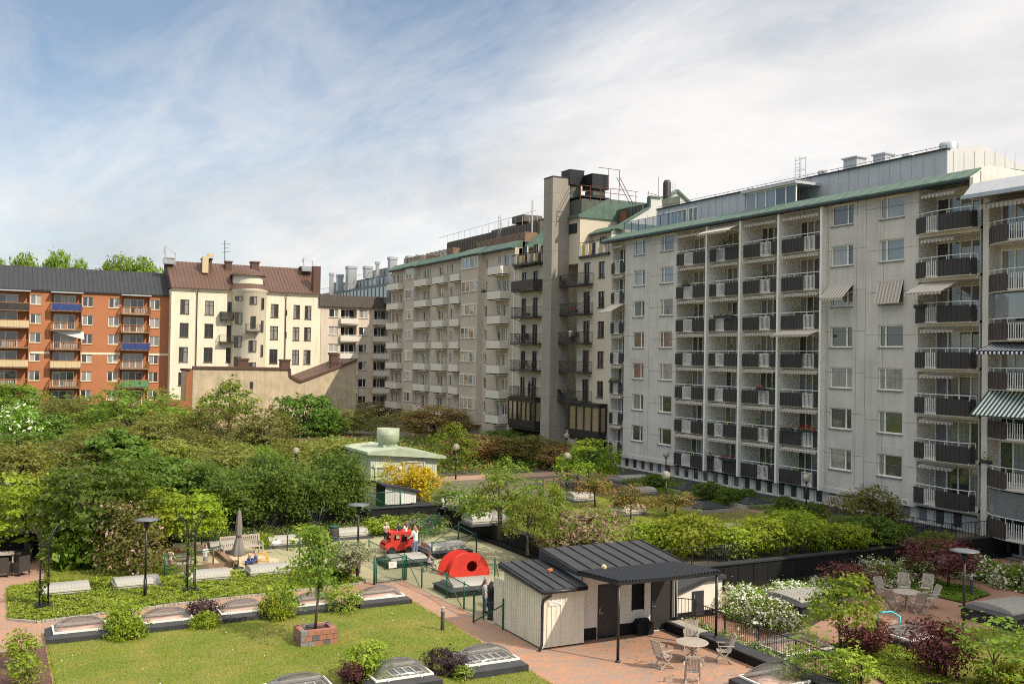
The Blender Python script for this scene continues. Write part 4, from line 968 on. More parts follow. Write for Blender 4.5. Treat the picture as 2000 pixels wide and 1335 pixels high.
for (x0, x1, yb, sol) in ((478, 590, 612, True), (472, 585, 780, False)):
    u0, u1 = Z2(x0, yb)[0], Z2(x1, yb)[0]; z = Z2((x0 + x1) / 2, yb)[1]; iron_balcony(cr, FB, u0, u1, z + .2, .9, 'balcony_slats' if sol else None)
u0, u1 = Z2(668, 700, 152)[0], Z2(772, 700, 152)[0]; z = Z2(720, 700, 152)[1]
iron_balcony(cr, Fr((0, 152.5), (1, 0), (0, -1)), u0, u1, z + .2, .9)
b = FB.mb(); b.prism([(.45, 20.6), (.45, 20.72), (-5.5, 25.1), (-11.5, 20.7), (-11.5, 20.6)], 23.6, 46.4, 'x'); slope_seams(b, (23.7, .45, 20.75), (46.3, .45, 20.75), (23.7, -5.5, 25.13), (46.3, -5.5, 25.13), 40); b.build('roof', M['brown_roof'], cr)
b = FB.mb()
for x in (312, 955): u = Z2(x, 600)[0]; b.tube([(u, .16, 3), (u, .16, 20.0), (u + .1, .5, 20.5)], .07, 6)
b.build('downpipe', M['brown_roof'], cr)
def chim(x0, x1, ytop, Y, zb, m='brown_roof', cap=True):
    p, q = GY(300 + x0 / 3.709, 460 + ytop / 3.709, Y), GY(300 + x1 / 3.709, 460 + ytop / 3.709, Y); b = MB(); w = q[0] - p[0]
    b.box(p[0], q[0], Y, Y + max(.8, min(w, 1.6)), zb, p[2]); 
    if cap: b.box(p[0] - .12, q[0] + .12, Y - .12, Y + max(.8, min(w, 1.6)) + .12, p[2] - .25, p[2])
    b.build('chimney', M[m], cr)
chim(524, 568, 182, 159, 23); chim(712, 766, 185, 157.3, 21.5); chim(1160, 1212, 220, 154.7, 20.5, cap=False); chim(85, 145, 160, 159.5, 24); chim(358, 425, 160, 158.5, 23); chim(1075, 1150, 222, 159, 23)
def antenna(x, yb, yt, Y, kind):
    p, q = GY(300 + x / 3.709, 460 + yb / 3.709, Y), GY(300 + x / 3.709, 460 + yt / 3.709, Y); b = MB(); b.bar(p, q, .10)
    if kind == 0:
        for f_, L in ((.25, 1.3), (.5, .9), (.75, 1.2)): z = q[2] - f_ * 2.5; b.bar((p[0] - L * .4, Y, z), (p[0] + L * .6, Y, z + .1), .06)
    else:
        b.box(p[0] - .25, p[0] + .0, Y - .15, Y + .15, p[2] + 1.2, q[2] - .3); b.bar(q, (q[0] + 1.5, Y, p[2] + 1.2), .05); b.box(p[0] - .3, p[0] + 1.3, Y - .3, Y + .3, p[2] - .3, p[2] + .45); b.bar((q[0] + 1.5, Y, p[2] - .5), (q[0] + 1.5, Y, p[2] + 1.5), .1)
    b.build('antenna', M['steel'] if kind else M['slate_metal'], cr)
antenna(516, 235, 35, 160, 0); antenna(85, 190, 72, 159, 1); antenna(1088, 245, 158, 158.5, 1)
for x in (373, 413): p = GY(300 + x / 3.709, 460 + 270 / 3.709, 157.8); q = GY(300 + x / 3.709, 460 + 150 / 3.709, 157.8); b = MB(); b.box(p[0] - .45, p[0] + .45, 157.6, 158.2, p[2] if x < 400 else p[2] + 3, q[2]); b.build('antenna_panel', M['cream_panel'], cr)
# ================================================================== red brick block with wooden balconies
FR = Fr((0, 157.0), (1, 0), (0, -1))
br = thing('apartment_building', (12, 157, 0), 'red brick apartment block with wooden balconies and a dark standing seam roof', 'building')
def Z0(a, c, Y=157.0): p = GY(a / 3.708, 460 + c / 3.708, Y); return p[0], p[2]
hs = []; wl = []
for (xa, xb, ys) in ((220, 302, (427, 565, 703, 838, 978, 1117)), (598, 677, (443, 577, 712, 848, 982, 1117)), (788, 865, (452, 587, 717, 850, 984, 1117)), (1085, 1157, (465, 597, 727, 857, 988, 1117))):
    for k, y in enumerate(ys):
        xs = -k * 3.2; u0, u1 = Z0(xa + xs, y + 30)[0], Z0(xb + xs, y + 30)[0]; z1, z0 = Z0((xa + xb) / 2, y)[1], Z0((xa + xb) / 2, y + 72)[1]
        wl.append((u0, z0, u1 - u0, z1 - z0)); hs.append((u0, u1, z0, z1))
for k in range(6): 
    z = wl[k][1]; wl.append((-5.2, z, 2.1, 1.75)); hs.append((-5.2, -3.1, z, z + 1.75))
recs = []
for xa, xb, yb, dy in ((-150, 212, 1085, 1), (372, 590, 1100, 2), (880, 1083, 1095, 3)):
    u0 = Z0(xa, 500)[0]; u1 = Z0(xb, 500)[0]; recs.append((u0, u1)); hs.append((u0, u1, 1.0, 19.4, .5))
b = FR.mb(); wallgrid(b, -12, 23.7, 0, 19.55, hs, depth=.15); b.box(-12, 23.7, -11, -.55, 0, 19.5)
for u0, u1 in recs: b.quad((u0, -.5, 1), (u1, -.5, 1), (u1, -.5, 19.4), (u0, -.5, 19.4))
b.build('wall', M['red_brick'], br)
b = FR.mb(); z = Z0(700, 853)[1]
for a, c in ((recs[0][1] + .3, recs[1][0] - .1), (recs[1][1] + .05, recs[2][0] - .05), (recs[2][1] + .05, 23.68)): b.box(a, c, 0, .02, z - .15, z + .15)
b.build('string_course', M['cream_render'], br)
for u, z, w, h in wl: put_window(br, FR, u, z, w, h, (.5,), panes=[pick(('glass_dark', 2), ('glass_curtain', 2), ('glass_sky', 1), ('glass_blind', .7)) for _ in range(2)], sill='yellow_panel')
BAL = [[('balcony_slats', 545), ('cream_panel', 670), (None, 815), ('cream_panel', 955), (None, 1095), ('green_panel', 1240)],
       [('blue_cloth', 550), (None, 688), (None, 828), ('cream_panel', 962), (None, 1102), ('green_panel', 1240)],
       [(None, 575), (None, 706), ('blue_cloth', 832), (None, 968), ('green_panel', 1100), (None, 1235)]]
for (u0, u1), col in zip(recs, BAL):
    um = (u0 + u1) / 2; pxm = {0: 100, 1: 480, 2: 980}[BAL.index(col)]
    for k, (m, yb) in enumerate(col):
        z = Z0(pxm, yb)[1] + .1; f = FR.mb(); f.box(u0 - .1, u1 + .05, -.5, 1.15, z - .12, z + .05)
        o = f.build('balcony', M['brown_wood'], br); r = FR.mb()
        for (a, c) in (((u0 - .05, 1.1), (u1, 1.1)), ((u0 - .05, 0), (u0 - .05, 1.1)), ((u1, 0), (u1, 1.1))):
            r.bar((*a, z + 1.05), (*c, z + 1.05), .09); r.bar((*a, z + .15), (*c, z + .15), .06)
            n = max(2, int(math.dist(a, c) / .22)); 
            for i in range(n + 1): t = i / n; r.bar((a[0] + (c[0] - a[0]) * t, a[1] + (c[1] - a[1]) * t, z), (a[0] + (c[0] - a[0]) * t, a[1] + (c[1] - a[1]) * t, z + 1.05), .045 if i % 4 else .09)
        r.build('railing', M['orange_wood'], o)
        if m:
            s = FR.mb(); n = int((u1 - u0) / .38)
            for i in range(n): a = u0 + (u1 - u0) * i / n; s.box(a, a + (u1 - u0) / n - .01, 1.15, 1.165 + .03 * (i % 2), z + .05, z + .98)
            s.build('screen', M[m], o)
        elif k % 2 == 0:
            s = FR.mb(); s.box(um - .3, um + 1.4, 1.0, 1.03, z + .1, z + .9); s.build('screen', M['glass_blind'], o)
        put_window(br, FR, u0 + .35, z + .08, (u1 - u0) * .72, 2.2, (.33, .66), panes=[pick(('glass_dark', 2), ('glass_curtain', 2), ('glass_sky', 1.5)) for _ in range(3)], d=-.42)
b = FR.mb()
for u0, u1 in recs: b.box(u0 - .1, u1 + .15, -.5, 1.15, 19.25, 19.4)
b.build('balcony_canopy', M['zinc'], br)
p = Z0(480, 690, 156.2); b = FR.mb(); b.add([(p[0] - 2.2, .2, p[1]), (p[0] + 2.4, 1.0, p[1] - 1.2), (p[0] + 2.3, .9, p[1] - .1)], [(0, 1, 2)]); b.add([(p[0] - 2.2, .2, p[1] + .03), (p[0] + 2.4, 1.0, p[1] - 1.17), (p[0] + 2.3, .9, p[1] - .07)], [(0, 1, 2)]); b.build('shade_sail', M['plain_white'], br)
b = FR.mb(); b.prism([(.3, 19.45), (.3, 19.6), (-4.2, 23.2), (-11, 23.2), (-11, 19.45)], -12.2, 23.65, 'x'); slope_seams(b, (-12, .3, 19.63), (23.6, .3, 19.63), (-12, -4.2, 23.23), (23.6, -4.2, 23.23), 58, .03)
for i in range(9): u = -8 + i * 3.6; b.bar((u, -4.0, 23.3), (u + .9, -4.0, 23.3), .06)
b.build('roof', M['slate_metal'], br)
# ================================================================== windowless firewall house in front of the cream block
fw = thing('firewall_house', (34, 135, 0), 'low house showing a blank ochre rendered firewall with brown metal copings', 'building')
def Zf(a, c, Y=135.0): p = GY(300 + a / 3.709, 460 + c / 3.709, Y); return p[0], p[2]
ol = [Zf(*p) for p in ((285, 958), (985, 968), (988, 1020), (1062, 1062), (1470, 905))]
w0 = Zf(697, 1058); w1 = Zf(720, 1110)
b = MB(); poly = [(ol[0][0], 0)] + ol + [(ol[4][0], 0)]; b.prism(poly, 135, 135.5, 'y'); b.box(ol[0][0], ol[1][0], 135.5, 144, 0, ol[0][1] - .4); b.box(ol[1][0], ol[4][0], 135.5, 144, 0, ol[3][1] - .4); b.build('wall', M['ochre_render'], fw)
b = MB(); b.box(w0[0], w1[0], 134.97, 135.0, w1[1], w0[1]); o = b.build('window', M['glass_dark'], fw)
b = MB(); b.box(w0[0] - .06, w1[0] + .06, 134.96, 134.969, w1[1] - .08, w1[1] - .0); b.build('sill', M['stone_edge'], o)
b = MB()
for a, c in zip(ol, ol[1:]): b.bar((a[0], 135.25, a[1] + .1), (c[0], 135.25, c[1] + .1), .9, .3)
b.build('coping', M['brown_roof'], fw)
b = MB(); pts = [ol[3], (ol[4][0], ol[4][1])]; b.prism([(ol[2][0], ol[2][1] - .2), (ol[3][0], ol[3][1] + .05), (ol[4][0], ol[4][1] + .05), (ol[4][0], ol[4][1] - .6), (ol[3][0], ol[3][1] - .7)], 135.6, 146, 'y'); b.box(ol[0][0], ol[1][0] - .3, 135.6, 145, ol[0][1] - .5, ol[0][1] - .2); b.build('roof', M['brown_roof'], fw)
b = MB(); q = [Zf(*p, 134.9) for p in ((115, 1180), (220, 1195), (240, 1010), (285, 960))]
b.prism([(ol[0][0] - .02, 0), (q[3][0], ol[0][1]), (q[2][0], q[2][1]), (q[1][0] + .2, q[1][1]), (q[0][0], q[0][1]), (q[0][0], 0)], 135.05, 135.4, 'y'); b.build('side_wall', mat('rust_render', (.33, .12, .055), .85, .15, .5, 10, streak=.2), fw)
for x0, x1, yt in ((615, 688, 890), (928, 990, 897), (1290, 1340, 853)):
    p, q = Zf(x0, yt, 137), Zf(x1, yt, 137); b = MB(); b.box(p[0], q[0], 137, 138.3, 7.5, p[1]); b.box(p[0] - .1, q[0] + .1, 136.9, 138.4, p[1] - .2, p[1] + .05); b.build('chimney', M['brown_roof'], fw)
b = MB(); p, q = Zf(1250, 925, 136), Zf(1375, 930, 136)
for i in range(6): x = p[0] + (q[0] - p[0]) * i / 5; b.bar((x, 136, p[1] - .5), (x + .3, 136, p[1] + .25), .08)
b.bar((p[0], 136, p[1]), (q[0], 136, p[1]), .1); b.build('snow_guard', M['black_metal'], fw)
# ================================================================== near block with curved balconies at the right edge
nb = thing('apartment_building', (52, 34, 0), 'near apartment block at the right edge with curved dark brown balcony fronts', 'building')
NZ = [1.35 + 2.81 * k for k in range(7)]
b = FG.mb(); hs = [(-37.9, -28, 1.2, 21.0, .9)]
for u in (-38.4, -36.9, -35.2, -33.4): hs.append((u, u + 1.05, .1, 1.1 if False else 1.19))
b.box(-20, 14, -14, 0, 0, 30.5); b.box(-26, -20, -13, 0, 0, 21.1); wallgrid(b, -39.3, -26, 0, 21.2, [(-38.9, -27, 0.02, 21.0, .9)]); b.quad((-38.9, -.9, 0), (-27, -.9, 0), (-27, -.9, 21), (-38.9, -.9, 21)); b.box(-39.3, -26, -13, -1.0, 0, 21.1); b.build('wall', M['loggia_white'], nb)
pn = [(-38.85, -.2), (-38.6, .35), (-37.9, .85), (-36.8, 1.2), (-35.4, 1.35), (-33.5, 1.35), (-31, 1.1), (-29.4, .2)]
for k, z in enumerate(NZ):
    curve_front(pn, -36.7, -35.1, z - .1, nb, FG, body='brown_slats')
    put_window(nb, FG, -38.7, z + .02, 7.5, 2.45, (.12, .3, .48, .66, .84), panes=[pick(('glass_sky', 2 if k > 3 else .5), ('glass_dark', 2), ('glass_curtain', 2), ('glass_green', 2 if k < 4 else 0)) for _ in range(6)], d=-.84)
put_window(nb, FG, -38.7, 0.05, 7.0, 1.25, (.2, .4, .6, .8), panes=('glass_dark', 'glass_curtain', 'glass_dark', 'glass_dark', 'glass_curtain'), d=-.84)
for k in (0, 4):
    p = FG.mb(); pp = [q for q in pn[1:6]]
    for a, c in zip(pp, pp[1:]): p.add([(a[0], a[1] - .12, NZ[k] + 1.15), (c[0], c[1] - .12, NZ[k] + 1.15), (c[0], c[1] - .12, NZ[k] + 2.55), (a[0], a[1] - .12, NZ[k] + 2.55), (a[0], a[1] - .14, NZ[k] + 1.15), (c[0], c[1] - .14, NZ[k] + 1.15), (c[0], c[1] - .14, NZ[k] + 2.55), (a[0], a[1] - .14, NZ[k] + 2.55)], [(0, 1, 2, 3), (7, 6, 5, 4), (0, 4, 5, 1), (3, 2, 6, 7)])
    p.build('balcony_glazing', M['glass_sky'], nb)
place('awning', awn_mesh(5, 1.5, .5, val=.25), nb, FG.w(-38.6, -.2, NZ[6] + 2.6), FG.rz)
place('awning', awn_mesh(5, 1.6, .45, True, ma='navy', mb_='plain_white', val=.22), nb, FG.w(-38.75, -.2, NZ[3] + 2.55), FG.rz)
place('awning', awn_mesh(5, 1.8, 1.55, True, ma='dark_green_cloth', mb_='plain_white', val=.05), nb, FG.w(-38.8, -.1, NZ[2] + 2.75), FG.rz)
b = FG.mb(); b.prism([(1.7, 20.82), (1.7, 20.97), (.9, 21.75), (-9, 23.0), (-9, 20.9), (0, 20.9)], -39.35, -26, 'x'); b.build('roof', M['zinc'], nb)
b = FG.mb(); b.prism([(.64, 22.2), (-.72, 22.98), (-9, 23.0), (-9, 20.9), (.64, 20.9)], -39.75, -39.5, 'x'); b.build('gable_trim', M['cream_render'], nb)
b = FG.mb(); b.box(-39.4, -26, 1.62, 1.85, 20.72, 20.95); b.build('gutter', M['steel'], nb)
# ================================================================== garden things
M['acrylic'] = clearmat('clear_acrylic', gl=1.3, base=(.6, .55, .52, .05))
M['globe'] = clearmat('globe_glass', (.8, .76, .68), 1.5, base=(.62, .56, .46, .42))
M['well'] = mat('well_brick_reflection', (.58, .37, .27), .8, .3, 1.6, 7)  # red-brown imitates brick reflected inside the dome, put into the colour
# ---- domed skylights: black kerb, white frame, clear dome
def dome_mesh(w, d, h, mt, n=14):
    b = MB(); vs = []; fs = []
    for j in range(n + 1):
        for i in range(n + 1):
            x, y = -1 + 2 * i / n, -1 + 2 * j / n; z = (1 - abs(x) ** 2.6) * (1 - abs(y) ** 2.6)
            vs.append((x * w / 2, y * d / 2, h * max(0, z) ** .75))
    for j in range(n):
        for i in range(n): fs.append((j * (n + 1) + i, j * (n + 1) + i + 1, (j + 1) * (n + 1) + i + 1, (j + 1) * (n + 1) + i))
    b.add(vs, fs, 0, True); return b.mesh('dome', mt)
def frustum(b, w0, d0, w1, d1, z0, z1, m=0):
    v = [(-w0 / 2, -d0 / 2, z0), (w0 / 2, -d0 / 2, z0), (w0 / 2, d0 / 2, z0), (-w0 / 2, d0 / 2, z0), (-w1 / 2, -d1 / 2, z1), (w1 / 2, -d1 / 2, z1), (w1 / 2, d1 / 2, z1), (-w1 / 2, d1 / 2, z1)]
    b.add(v, [(0, 1, 5, 4), (1, 2, 6, 5), (2, 3, 7, 6), (3, 0, 4, 7)], m)
def ring(b, w0, d0, w1, d1, z0, z1, m=0):
    b.box(-w0 / 2, -w1 / 2, -d0 / 2, d0 / 2, z0, z1, m); b.box(w1 / 2, w0 / 2, -d0 / 2, d0 / 2, z0, z1, m)
    b.box(-w1 / 2, w1 / 2, -d0 / 2, -d1 / 2, z0, z1, m); b.box(-w1 / 2, w1 / 2, d1 / 2, d0 / 2, z0, z1, m)
def skylight_dome(w, d, zk, hd, grid=False, kerb='black_roof', out=.28):
    b = MB(); W0, D0 = w + 2 * out, d + 2 * out
    b.box(-W0 / 2, W0 / 2, -D0 / 2, -D0 / 2 + .05, 0, zk * .62); b.box(-W0 / 2, W0 / 2, D0 / 2 - .05, D0 / 2, 0, zk * .62); b.box(-W0 / 2, -W0 / 2 + .05, -D0 / 2 + .05, D0 / 2 - .05, 0, zk * .62); b.box(W0 / 2 - .05, W0 / 2, -D0 / 2 + .05, D0 / 2 - .05, 0, zk * .62)
    frustum(b, W0, D0, w + .06, d + .06, zk * .62 + .002, zk); ms = [('curb', b.mesh('curb', M[kerb]))]
    b = MB(); ring(b, w + .10, d + .10, w - .06, d - .06, zk - .03, zk + .05)
    for x in (-w * .3, w * .3): b.box(x - .03, x + .03, -d / 2 - .075, -d / 2 - .05, zk - .05, zk + .06)
    ms.append(('frame', b.mesh('frame', M['frame_white'])))
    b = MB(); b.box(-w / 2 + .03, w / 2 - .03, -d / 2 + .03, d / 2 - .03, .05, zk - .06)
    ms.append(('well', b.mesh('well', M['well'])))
    ms.append(('dome', dome_mesh(w, d, hd, M['acrylic']), zk + .05))
    if grid:
        b = MB(); z0 = zk - .05; b.box(-w / 2 + .1, w / 2 - .1, -d / 2 + .1, d / 2 - .25, z0, z0 + .02, 1)
        for i in range(7): x = -w / 2 + .12 + (w - .24) * i / 6; b.box(x - .02, x + .02, -d / 2 + .1, d / 2 - .25, z0 + .02, z0 + .06, 0)
        for y in (-d / 2 + .1, -d / 2 + .4, d / 2 - .27): b.box(-w / 2 + .1, w / 2 - .1, y, y + .04, z0 + .021, z0 + .058, 0)
        ms.append(('grille', b.mesh('grille', [M['vault_frame'], M['glass_dark']])))
    return ms
def put(name, ms, loc, label, cat, group=None, rz=0):
    o = thing(name, loc, label, cat, group, rz)
    for m in ms:
        c = child(m[0], m[1], o, (0, 0, m[2] if len(m) > 2 else 0))
    return o
SD = skylight_dome(1.85, 1.15, .34, .36); GL = 'clear domed skylights in black kerbs along the brick path'
for (x, y), lab in zip(((3.3, 41.85), (6.5, 42.0), (9.55, 42.2), (12.65, 42.2), (15.65, 42.2)),
    ('clear domed skylight beside the bark mulch bed at the left end of its row', 'clear domed skylight between the light green mound and the dark purple bush', 'clear domed skylight right of the dark purple bush in the path row', 'clear domed skylight directly behind the planter tree', 'clear domed skylight at the right end of its row by the path corner')):
    put('domed_skylight', SD, (x, y, 0), lab, 'skylight', GL)
SG = skylight_dome(1.95, 1.35, .40, .40, True); 
for (x, y), lab in zip(((15.75, 31.75), (12.35, 31.5), (8.95, 31.3)), ('clear dome over a white grid, right of the round black bush on the lawn', 'clear dome over a white grid, left of the round black bush on the lawn', 'clear dome cut by the bottom edge, left of the two gridded ones')):
    put('domed_skylight', SG, (x, y, 0), lab, 'skylight', 'clear domed skylights over white grids')
p = G(1512, 1338, 0); put('domed_skylight', skylight_dome(2.1, 1.4, .3, .5), (p[0], p[1] - .2, 0), 'clear dome on the terrace just below the black kerb, cut by the bottom edge', 'skylight')
# ---- barrel vault skylights
def skylight_vault(w, d, h, zk=.30, flash='black_roof', base='vault_frame', out=.3, n=12):
    ms = []; b = MB(); frustum(b, w + 2 * out, d + 2 * out, w + .04, d + .04, .0, .12); b.box(-w / 2 - out, w / 2 + out, -d / 2 - out, d / 2 + out, -.02, .02); ms.append(('flashing', b.mesh('flashing', M[flash])))
    b = MB(); ring(b, w, d, w - .1, d - .1, .0, zk); ring(b, w + .08, d + .08, w - .02, d - .02, zk - .09, zk - .03); ms.append(('frame', b.mesh('frame', M[base])))
    b = MB(); vs = []; fs = []
    for i in range(n + 1):
        a = math.pi * i / n; y, z = -math.cos(a) * d / 2, zk + math.sin(a) ** .8 * h
        vs += [(-w / 2, y, z), (w / 2, y, z)]
    for i in range(n): fs.append((2 * i, 2 * i + 1, 2 * i + 3, 2 * i + 2))
    b.add(vs, fs, 0, True)
    b.add([(-w / 2, -math.cos(math.pi * i / n) * d / 2, zk + math.sin(math.pi * i / n) ** .8 * h) for i in range(n + 1)], [tuple(range(n + 1))[::-1]], 1); b.add([(w / 2, -math.cos(math.pi * i / n) * d / 2, zk + math.sin(math.pi * i / n) ** .8 * h) for i in range(n + 1)], [tuple(range(n + 1))], 1)
    for k in range(int(w / .16)):                          # corrugations
        x = -w / 2 + .08 + k * .16
        for i in range(n):
            a, c = math.pi * i / n, math.pi * (i + 1) / n
            b.add([(x - .012, -math.cos(a) * d / 2 * 1.004, zk + math.sin(a) ** .8 * h + .006), (x + .012, -math.cos(a) * d / 2 * 1.004, zk + math.sin(a) ** .8 * h + .006), (x + .012, -math.cos(c) * d / 2 * 1.004, zk + math.sin(c) ** .8 * h + .006), (x - .012, -math.cos(c) * d / 2 * 1.004, zk + math.sin(c) ** .8 * h + .006)], [(0, 1, 2, 3)], 0)
    ms.append(('vault', b.mesh('vault', [M['vault'], M['steel']]))); return ms
SV = skylight_vault(1.95, 1.15, .20)
for (px_, py_, lab) in ((128, 1164, 'whitish vaulted skylight behind the leftmost climbing plant frame'), (268, 1151, 'whitish vaulted skylight just left of the disc lamp by the pink roses'), (408, 1137, 'whitish vaulted skylight between the sandpit and the middle plant frame'), (527, 1125, 'whitish vaulted skylight in front of the closed grey parasol')):
    p = G(px_, py_); put('vaulted_skylight', SV, (p[0], p[1] + .55, .02), lab, 'skylight', 'whitish vaulted skylights in the ground cover bed', R(2))
for (px_, py_, w, lab) in ((558, 1068, 1.9, 'grey vaulted skylight with white bags lying on it behind the sand'), (685, 1052, 2.2, 'grey vaulted skylight by the flower border behind the tall lamp'), (440, 1080, 1.6, 'grey vaulted skylight hidden behind the wooden bench')):
    p = G(px_, py_); put('vaulted_skylight', skylight_vault(w, 1.0, .3), (p[0], p[1] + .5, .02), lab, 'skylight')
def tall_kerb(w, d, z, m='tar'):
    b = MB(); b.box(-w / 2, w / 2, -d / 2, d / 2, 0, z); return [('plinth', b.mesh('plinth', M[m]))]
def raise_(ms, dz): return [(m[0], m[1], (m[2] if len(m) > 2 else 0) + dz) for m in ms]
p = G(800, 1118); put('vaulted_skylight', tall_kerb(2.6, 1.9, .24) + raise_(skylight_vault(2.0, 1.4, .15, .12), .24), (19.7, 49.5, .01), 'low vaulted skylight on a black plinth behind the playground gate', 'skylight')
put('vaulted_skylight', tall_kerb(2.6, 2.2, .3) + raise_(skylight_vault(2.1, 1.6, .26, .15), .3), (22.6, 51.0, .01), 'grey ribbed vaulted skylight on a black plinth behind the red dome', 'skylight')
put('vaulted_skylight', tall_kerb(2.5, 2.0, .28) + raise_(skylight_vault(2.0, 1.5, .17, .13), .28), (20.1, 42.6, .01), 'grey ribbed vaulted skylight on a black plinth between the fence and the red dome', 'skylight')
put('black_plinth', tall_kerb(1.4, 1.2, .45), (20.4, 39.3, .01), 'black plinth just behind the woman in black by the shed', 'plinth')
# skylights of the raised terrace
UPS = [((912, 1024), (1008, 1026), .35, 'lit white vaulted skylight behind the iron fence, under the green maples'), ((855, 990), (930, 992), .35, 'lit white vaulted skylight beside the yellow shrub'), ((1112, 978), (1172, 982), .3, 'whitish vaulted skylight beyond the bright green tree'), ((1206, 1003), (1282, 1010), .3, 'whitish vaulted skylight under the small bronze trees on the raised lawn'), ((1215, 944), (1268, 940), .2, 'grey flat vaulted skylight nearest the stair tower by the facade'), ((1245, 968), (1285, 966), .2, 'grey flat vaulted skylight behind the small bronze trees')]
for a, c, h, lab in UPS:
    p, q = G(*a, 1.03), G(*c, 1.03); w = max(1.6, abs(q[0] - p[0]) * .95); put('vaulted_skylight', skylight_vault(w, 1.5, h, .32, out=.2), ((p[0] + q[0]) / 2, (p[1] + q[1]) / 2 + .8, 1.04), lab, 'skylight', None)
SDK = skylight_dome(2.1, 1.5, .42, .4, kerb='stone_edge', out=.2)
def pyr(w, d, zk, h, m='slate_metal'):
    b = MB(); b.box(-w / 2 - .15, w / 2 + .15, -d / 2 - .15, d / 2 + .15, 0, zk); k = MB(); frustum(k, w, d, w * .25, d * .15, zk, zk + h); k.box(-w * .125, w * .125, -d * .075, d * .075, zk + h, zk + h + .02); ring(k, w + .2, d + .2, w - .2, d - .2, zk, zk + .07)
    return [('curb', b.mesh('curb', M['stone_edge'])), ('hood', k.mesh('hood', M[m]))]
for (px_, py_, lab) in ((1388, 1000, 'dark pyramid skylight on the dry grass of the raised terrace'), (1475, 990, 'dark pyramid skylight against the planted strip near the facade'), (1352, 962, 'dark pyramid skylight behind the planted strip by the loggias'), (1655, 1030, 'pale low skylight under the bronze tree by the facade')):
    p = G(px_, py_, 1.0); put('pyramid_skylight', pyr(2.3, 1.7, .28, .38), (p[0], p[1] + .4, 1.0), lab, 'skylight')
p = G(1420, 1045, 1.0); put('vaulted_skylight', skylight_vault(2.4, 1.4, .3, .3), (p[0], p[1] + .4, 1.0), 'white vaulted skylight half hidden behind the lime green shrub row', 'skylight')
# right garden skylights
put('domed_skylight', tall_kerb(2.7, 2.6, .55, 'black_roof') + raise_(skylight_vault(2.4, 2.2, .12, .1), .55), (32.4, 33.4, .01), 'large flat skylight on a high black kerb beside the white flowering shrubs', 'skylight')
put('domed_skylight', tall_kerb(2.3, 2.0, .2, 'black_roof') + raise_(skylight_dome(2.0, 1.6, .18, .3, True, out=.1), .2), (32.55, 27.7, .01), 'domed skylight with a white grid between the two purple barberries', 'skylight')
put('domed_skylight', tall_kerb(3.0, 2.6, .5, 'black_roof') + raise_(skylight_vault(2.6, 2.1, .25, .1), .5), (39.3, 28.2, .01), 'big vaulted skylight on a black kerb at the right edge of the garden', 'skylight')
put('domed_skylight', skylight_dome(2.3, 1.6, .25, .4, out=.2), (27.3, 28.6, .01), 'grey domed skylight on the brick path beyond the iron fence', 'skylight')
# ---- disc lamps, globe lamps, bollards
def disc_lamp(h):
    b = MB(); b.tube([(0, 0, 0), (0, 0, .9)], .075, 12); b.tube([(0, 0, .9), (0, 0, h - .35)], .05, 12); b.lathe([(.11, 0), (.11, .05), (.075, .07)], n=12); ms = [('pole', b.mesh('pole', M['black_metal']))]
    b = MB(); b.lathe([(.05, h - .4), (.10, h - .36), (.12, h - .10), (.0, h - .1)], n=16); b.box(-.015, .015, -.14, .14, h - .2, h); ms.append(('lamp_head', b.mesh('lamp_head', M['black_metal'])))
    b = MB(); b.lathe([(0, h - .03), (.55, h - .02), (.56, h), (.30, h + .05), (0, h + .07)], n=32); ms.append(('lamp_shade', b.mesh('lamp_shade', M['lamp_metal']))); return ms
for a, h, lab in (((283, 1167), 3.5, 'black disc topped lamp beside the pink rose shrub'), ((698, 1127), 3.6, 'black disc topped lamp at the playground gate'), ((1882, 1262), 3.75, 'black disc topped lamp in the right hand garden')):
    p = G(*a); put('street_lamp', disc_lamp(h), p, lab, 'lamp', 'black disc topped lamps')
def globe_lamp(h):
    b = MB(); b.tube([(0, 0, 0), (0, 0, .7)], .07, 10); b.tube([(0, 0, .7), (0, 0, h - .3)], .045, 10); b.lathe([(.05, h - .35), (.12, h - .30), (.12, h - .25), (0, h - .25)], n=14); ms = [('pole', b.mesh('pole', M['black_metal']))]
    b = MB(); b.ball((0, 0, h), .27, 20); ms.append(('globe', b.mesh('globe', M['globe']))); b = MB(); b.ball((0, 0, h - .08), (.07, .07, .14), 10); ms.append(('bulb', b.mesh('bulb', M['plain_white']))); return ms
GM = globe_lamp(2.65)
for a, lab in (((890, 936), 'globe lamp right of the pale green shed'), ((1300, 1008), 'globe lamp beside the small bronze tree on the raised lawn'), ((1574, 1014), 'globe lamp by the facade bench and planted strip'), ((1107, 958), 'globe lamp rising from the bright green tree'), ((1300, 952), 'globe lamp close to the grey facade ground floor'), ((577, 948), 'globe lamp behind the dark hedge'), ((1106, 905), 'globe lamp by the dark winter garden')):
    p = G(*a, 1.0); put('globe_lamp', GM, p, lab, 'lamp', 'globe lamps of the raised garden')
b = MB(); b.lathe([(.075, 0), (.075, .78), (.0, .78)], n=14); bm_ = [('post', b.mesh('post', M['slate_metal']))]; b = MB(); b.lathe([(.06, .79), (.06, .9), (.078, .91), (.078, .96), (0, .96)], n=14); bm_.append(('lamp_head', b.mesh('lamp_head', M['vault_frame'])))
put('bollard_light', bm_, G(864, 1231), 'short grey bollard light at the edge of the lawn', 'bollard light'); put('bollard_light', bm_, G(1897, 1163), 'short dark bollard light in the island bed of the right garden', 'bollard light')
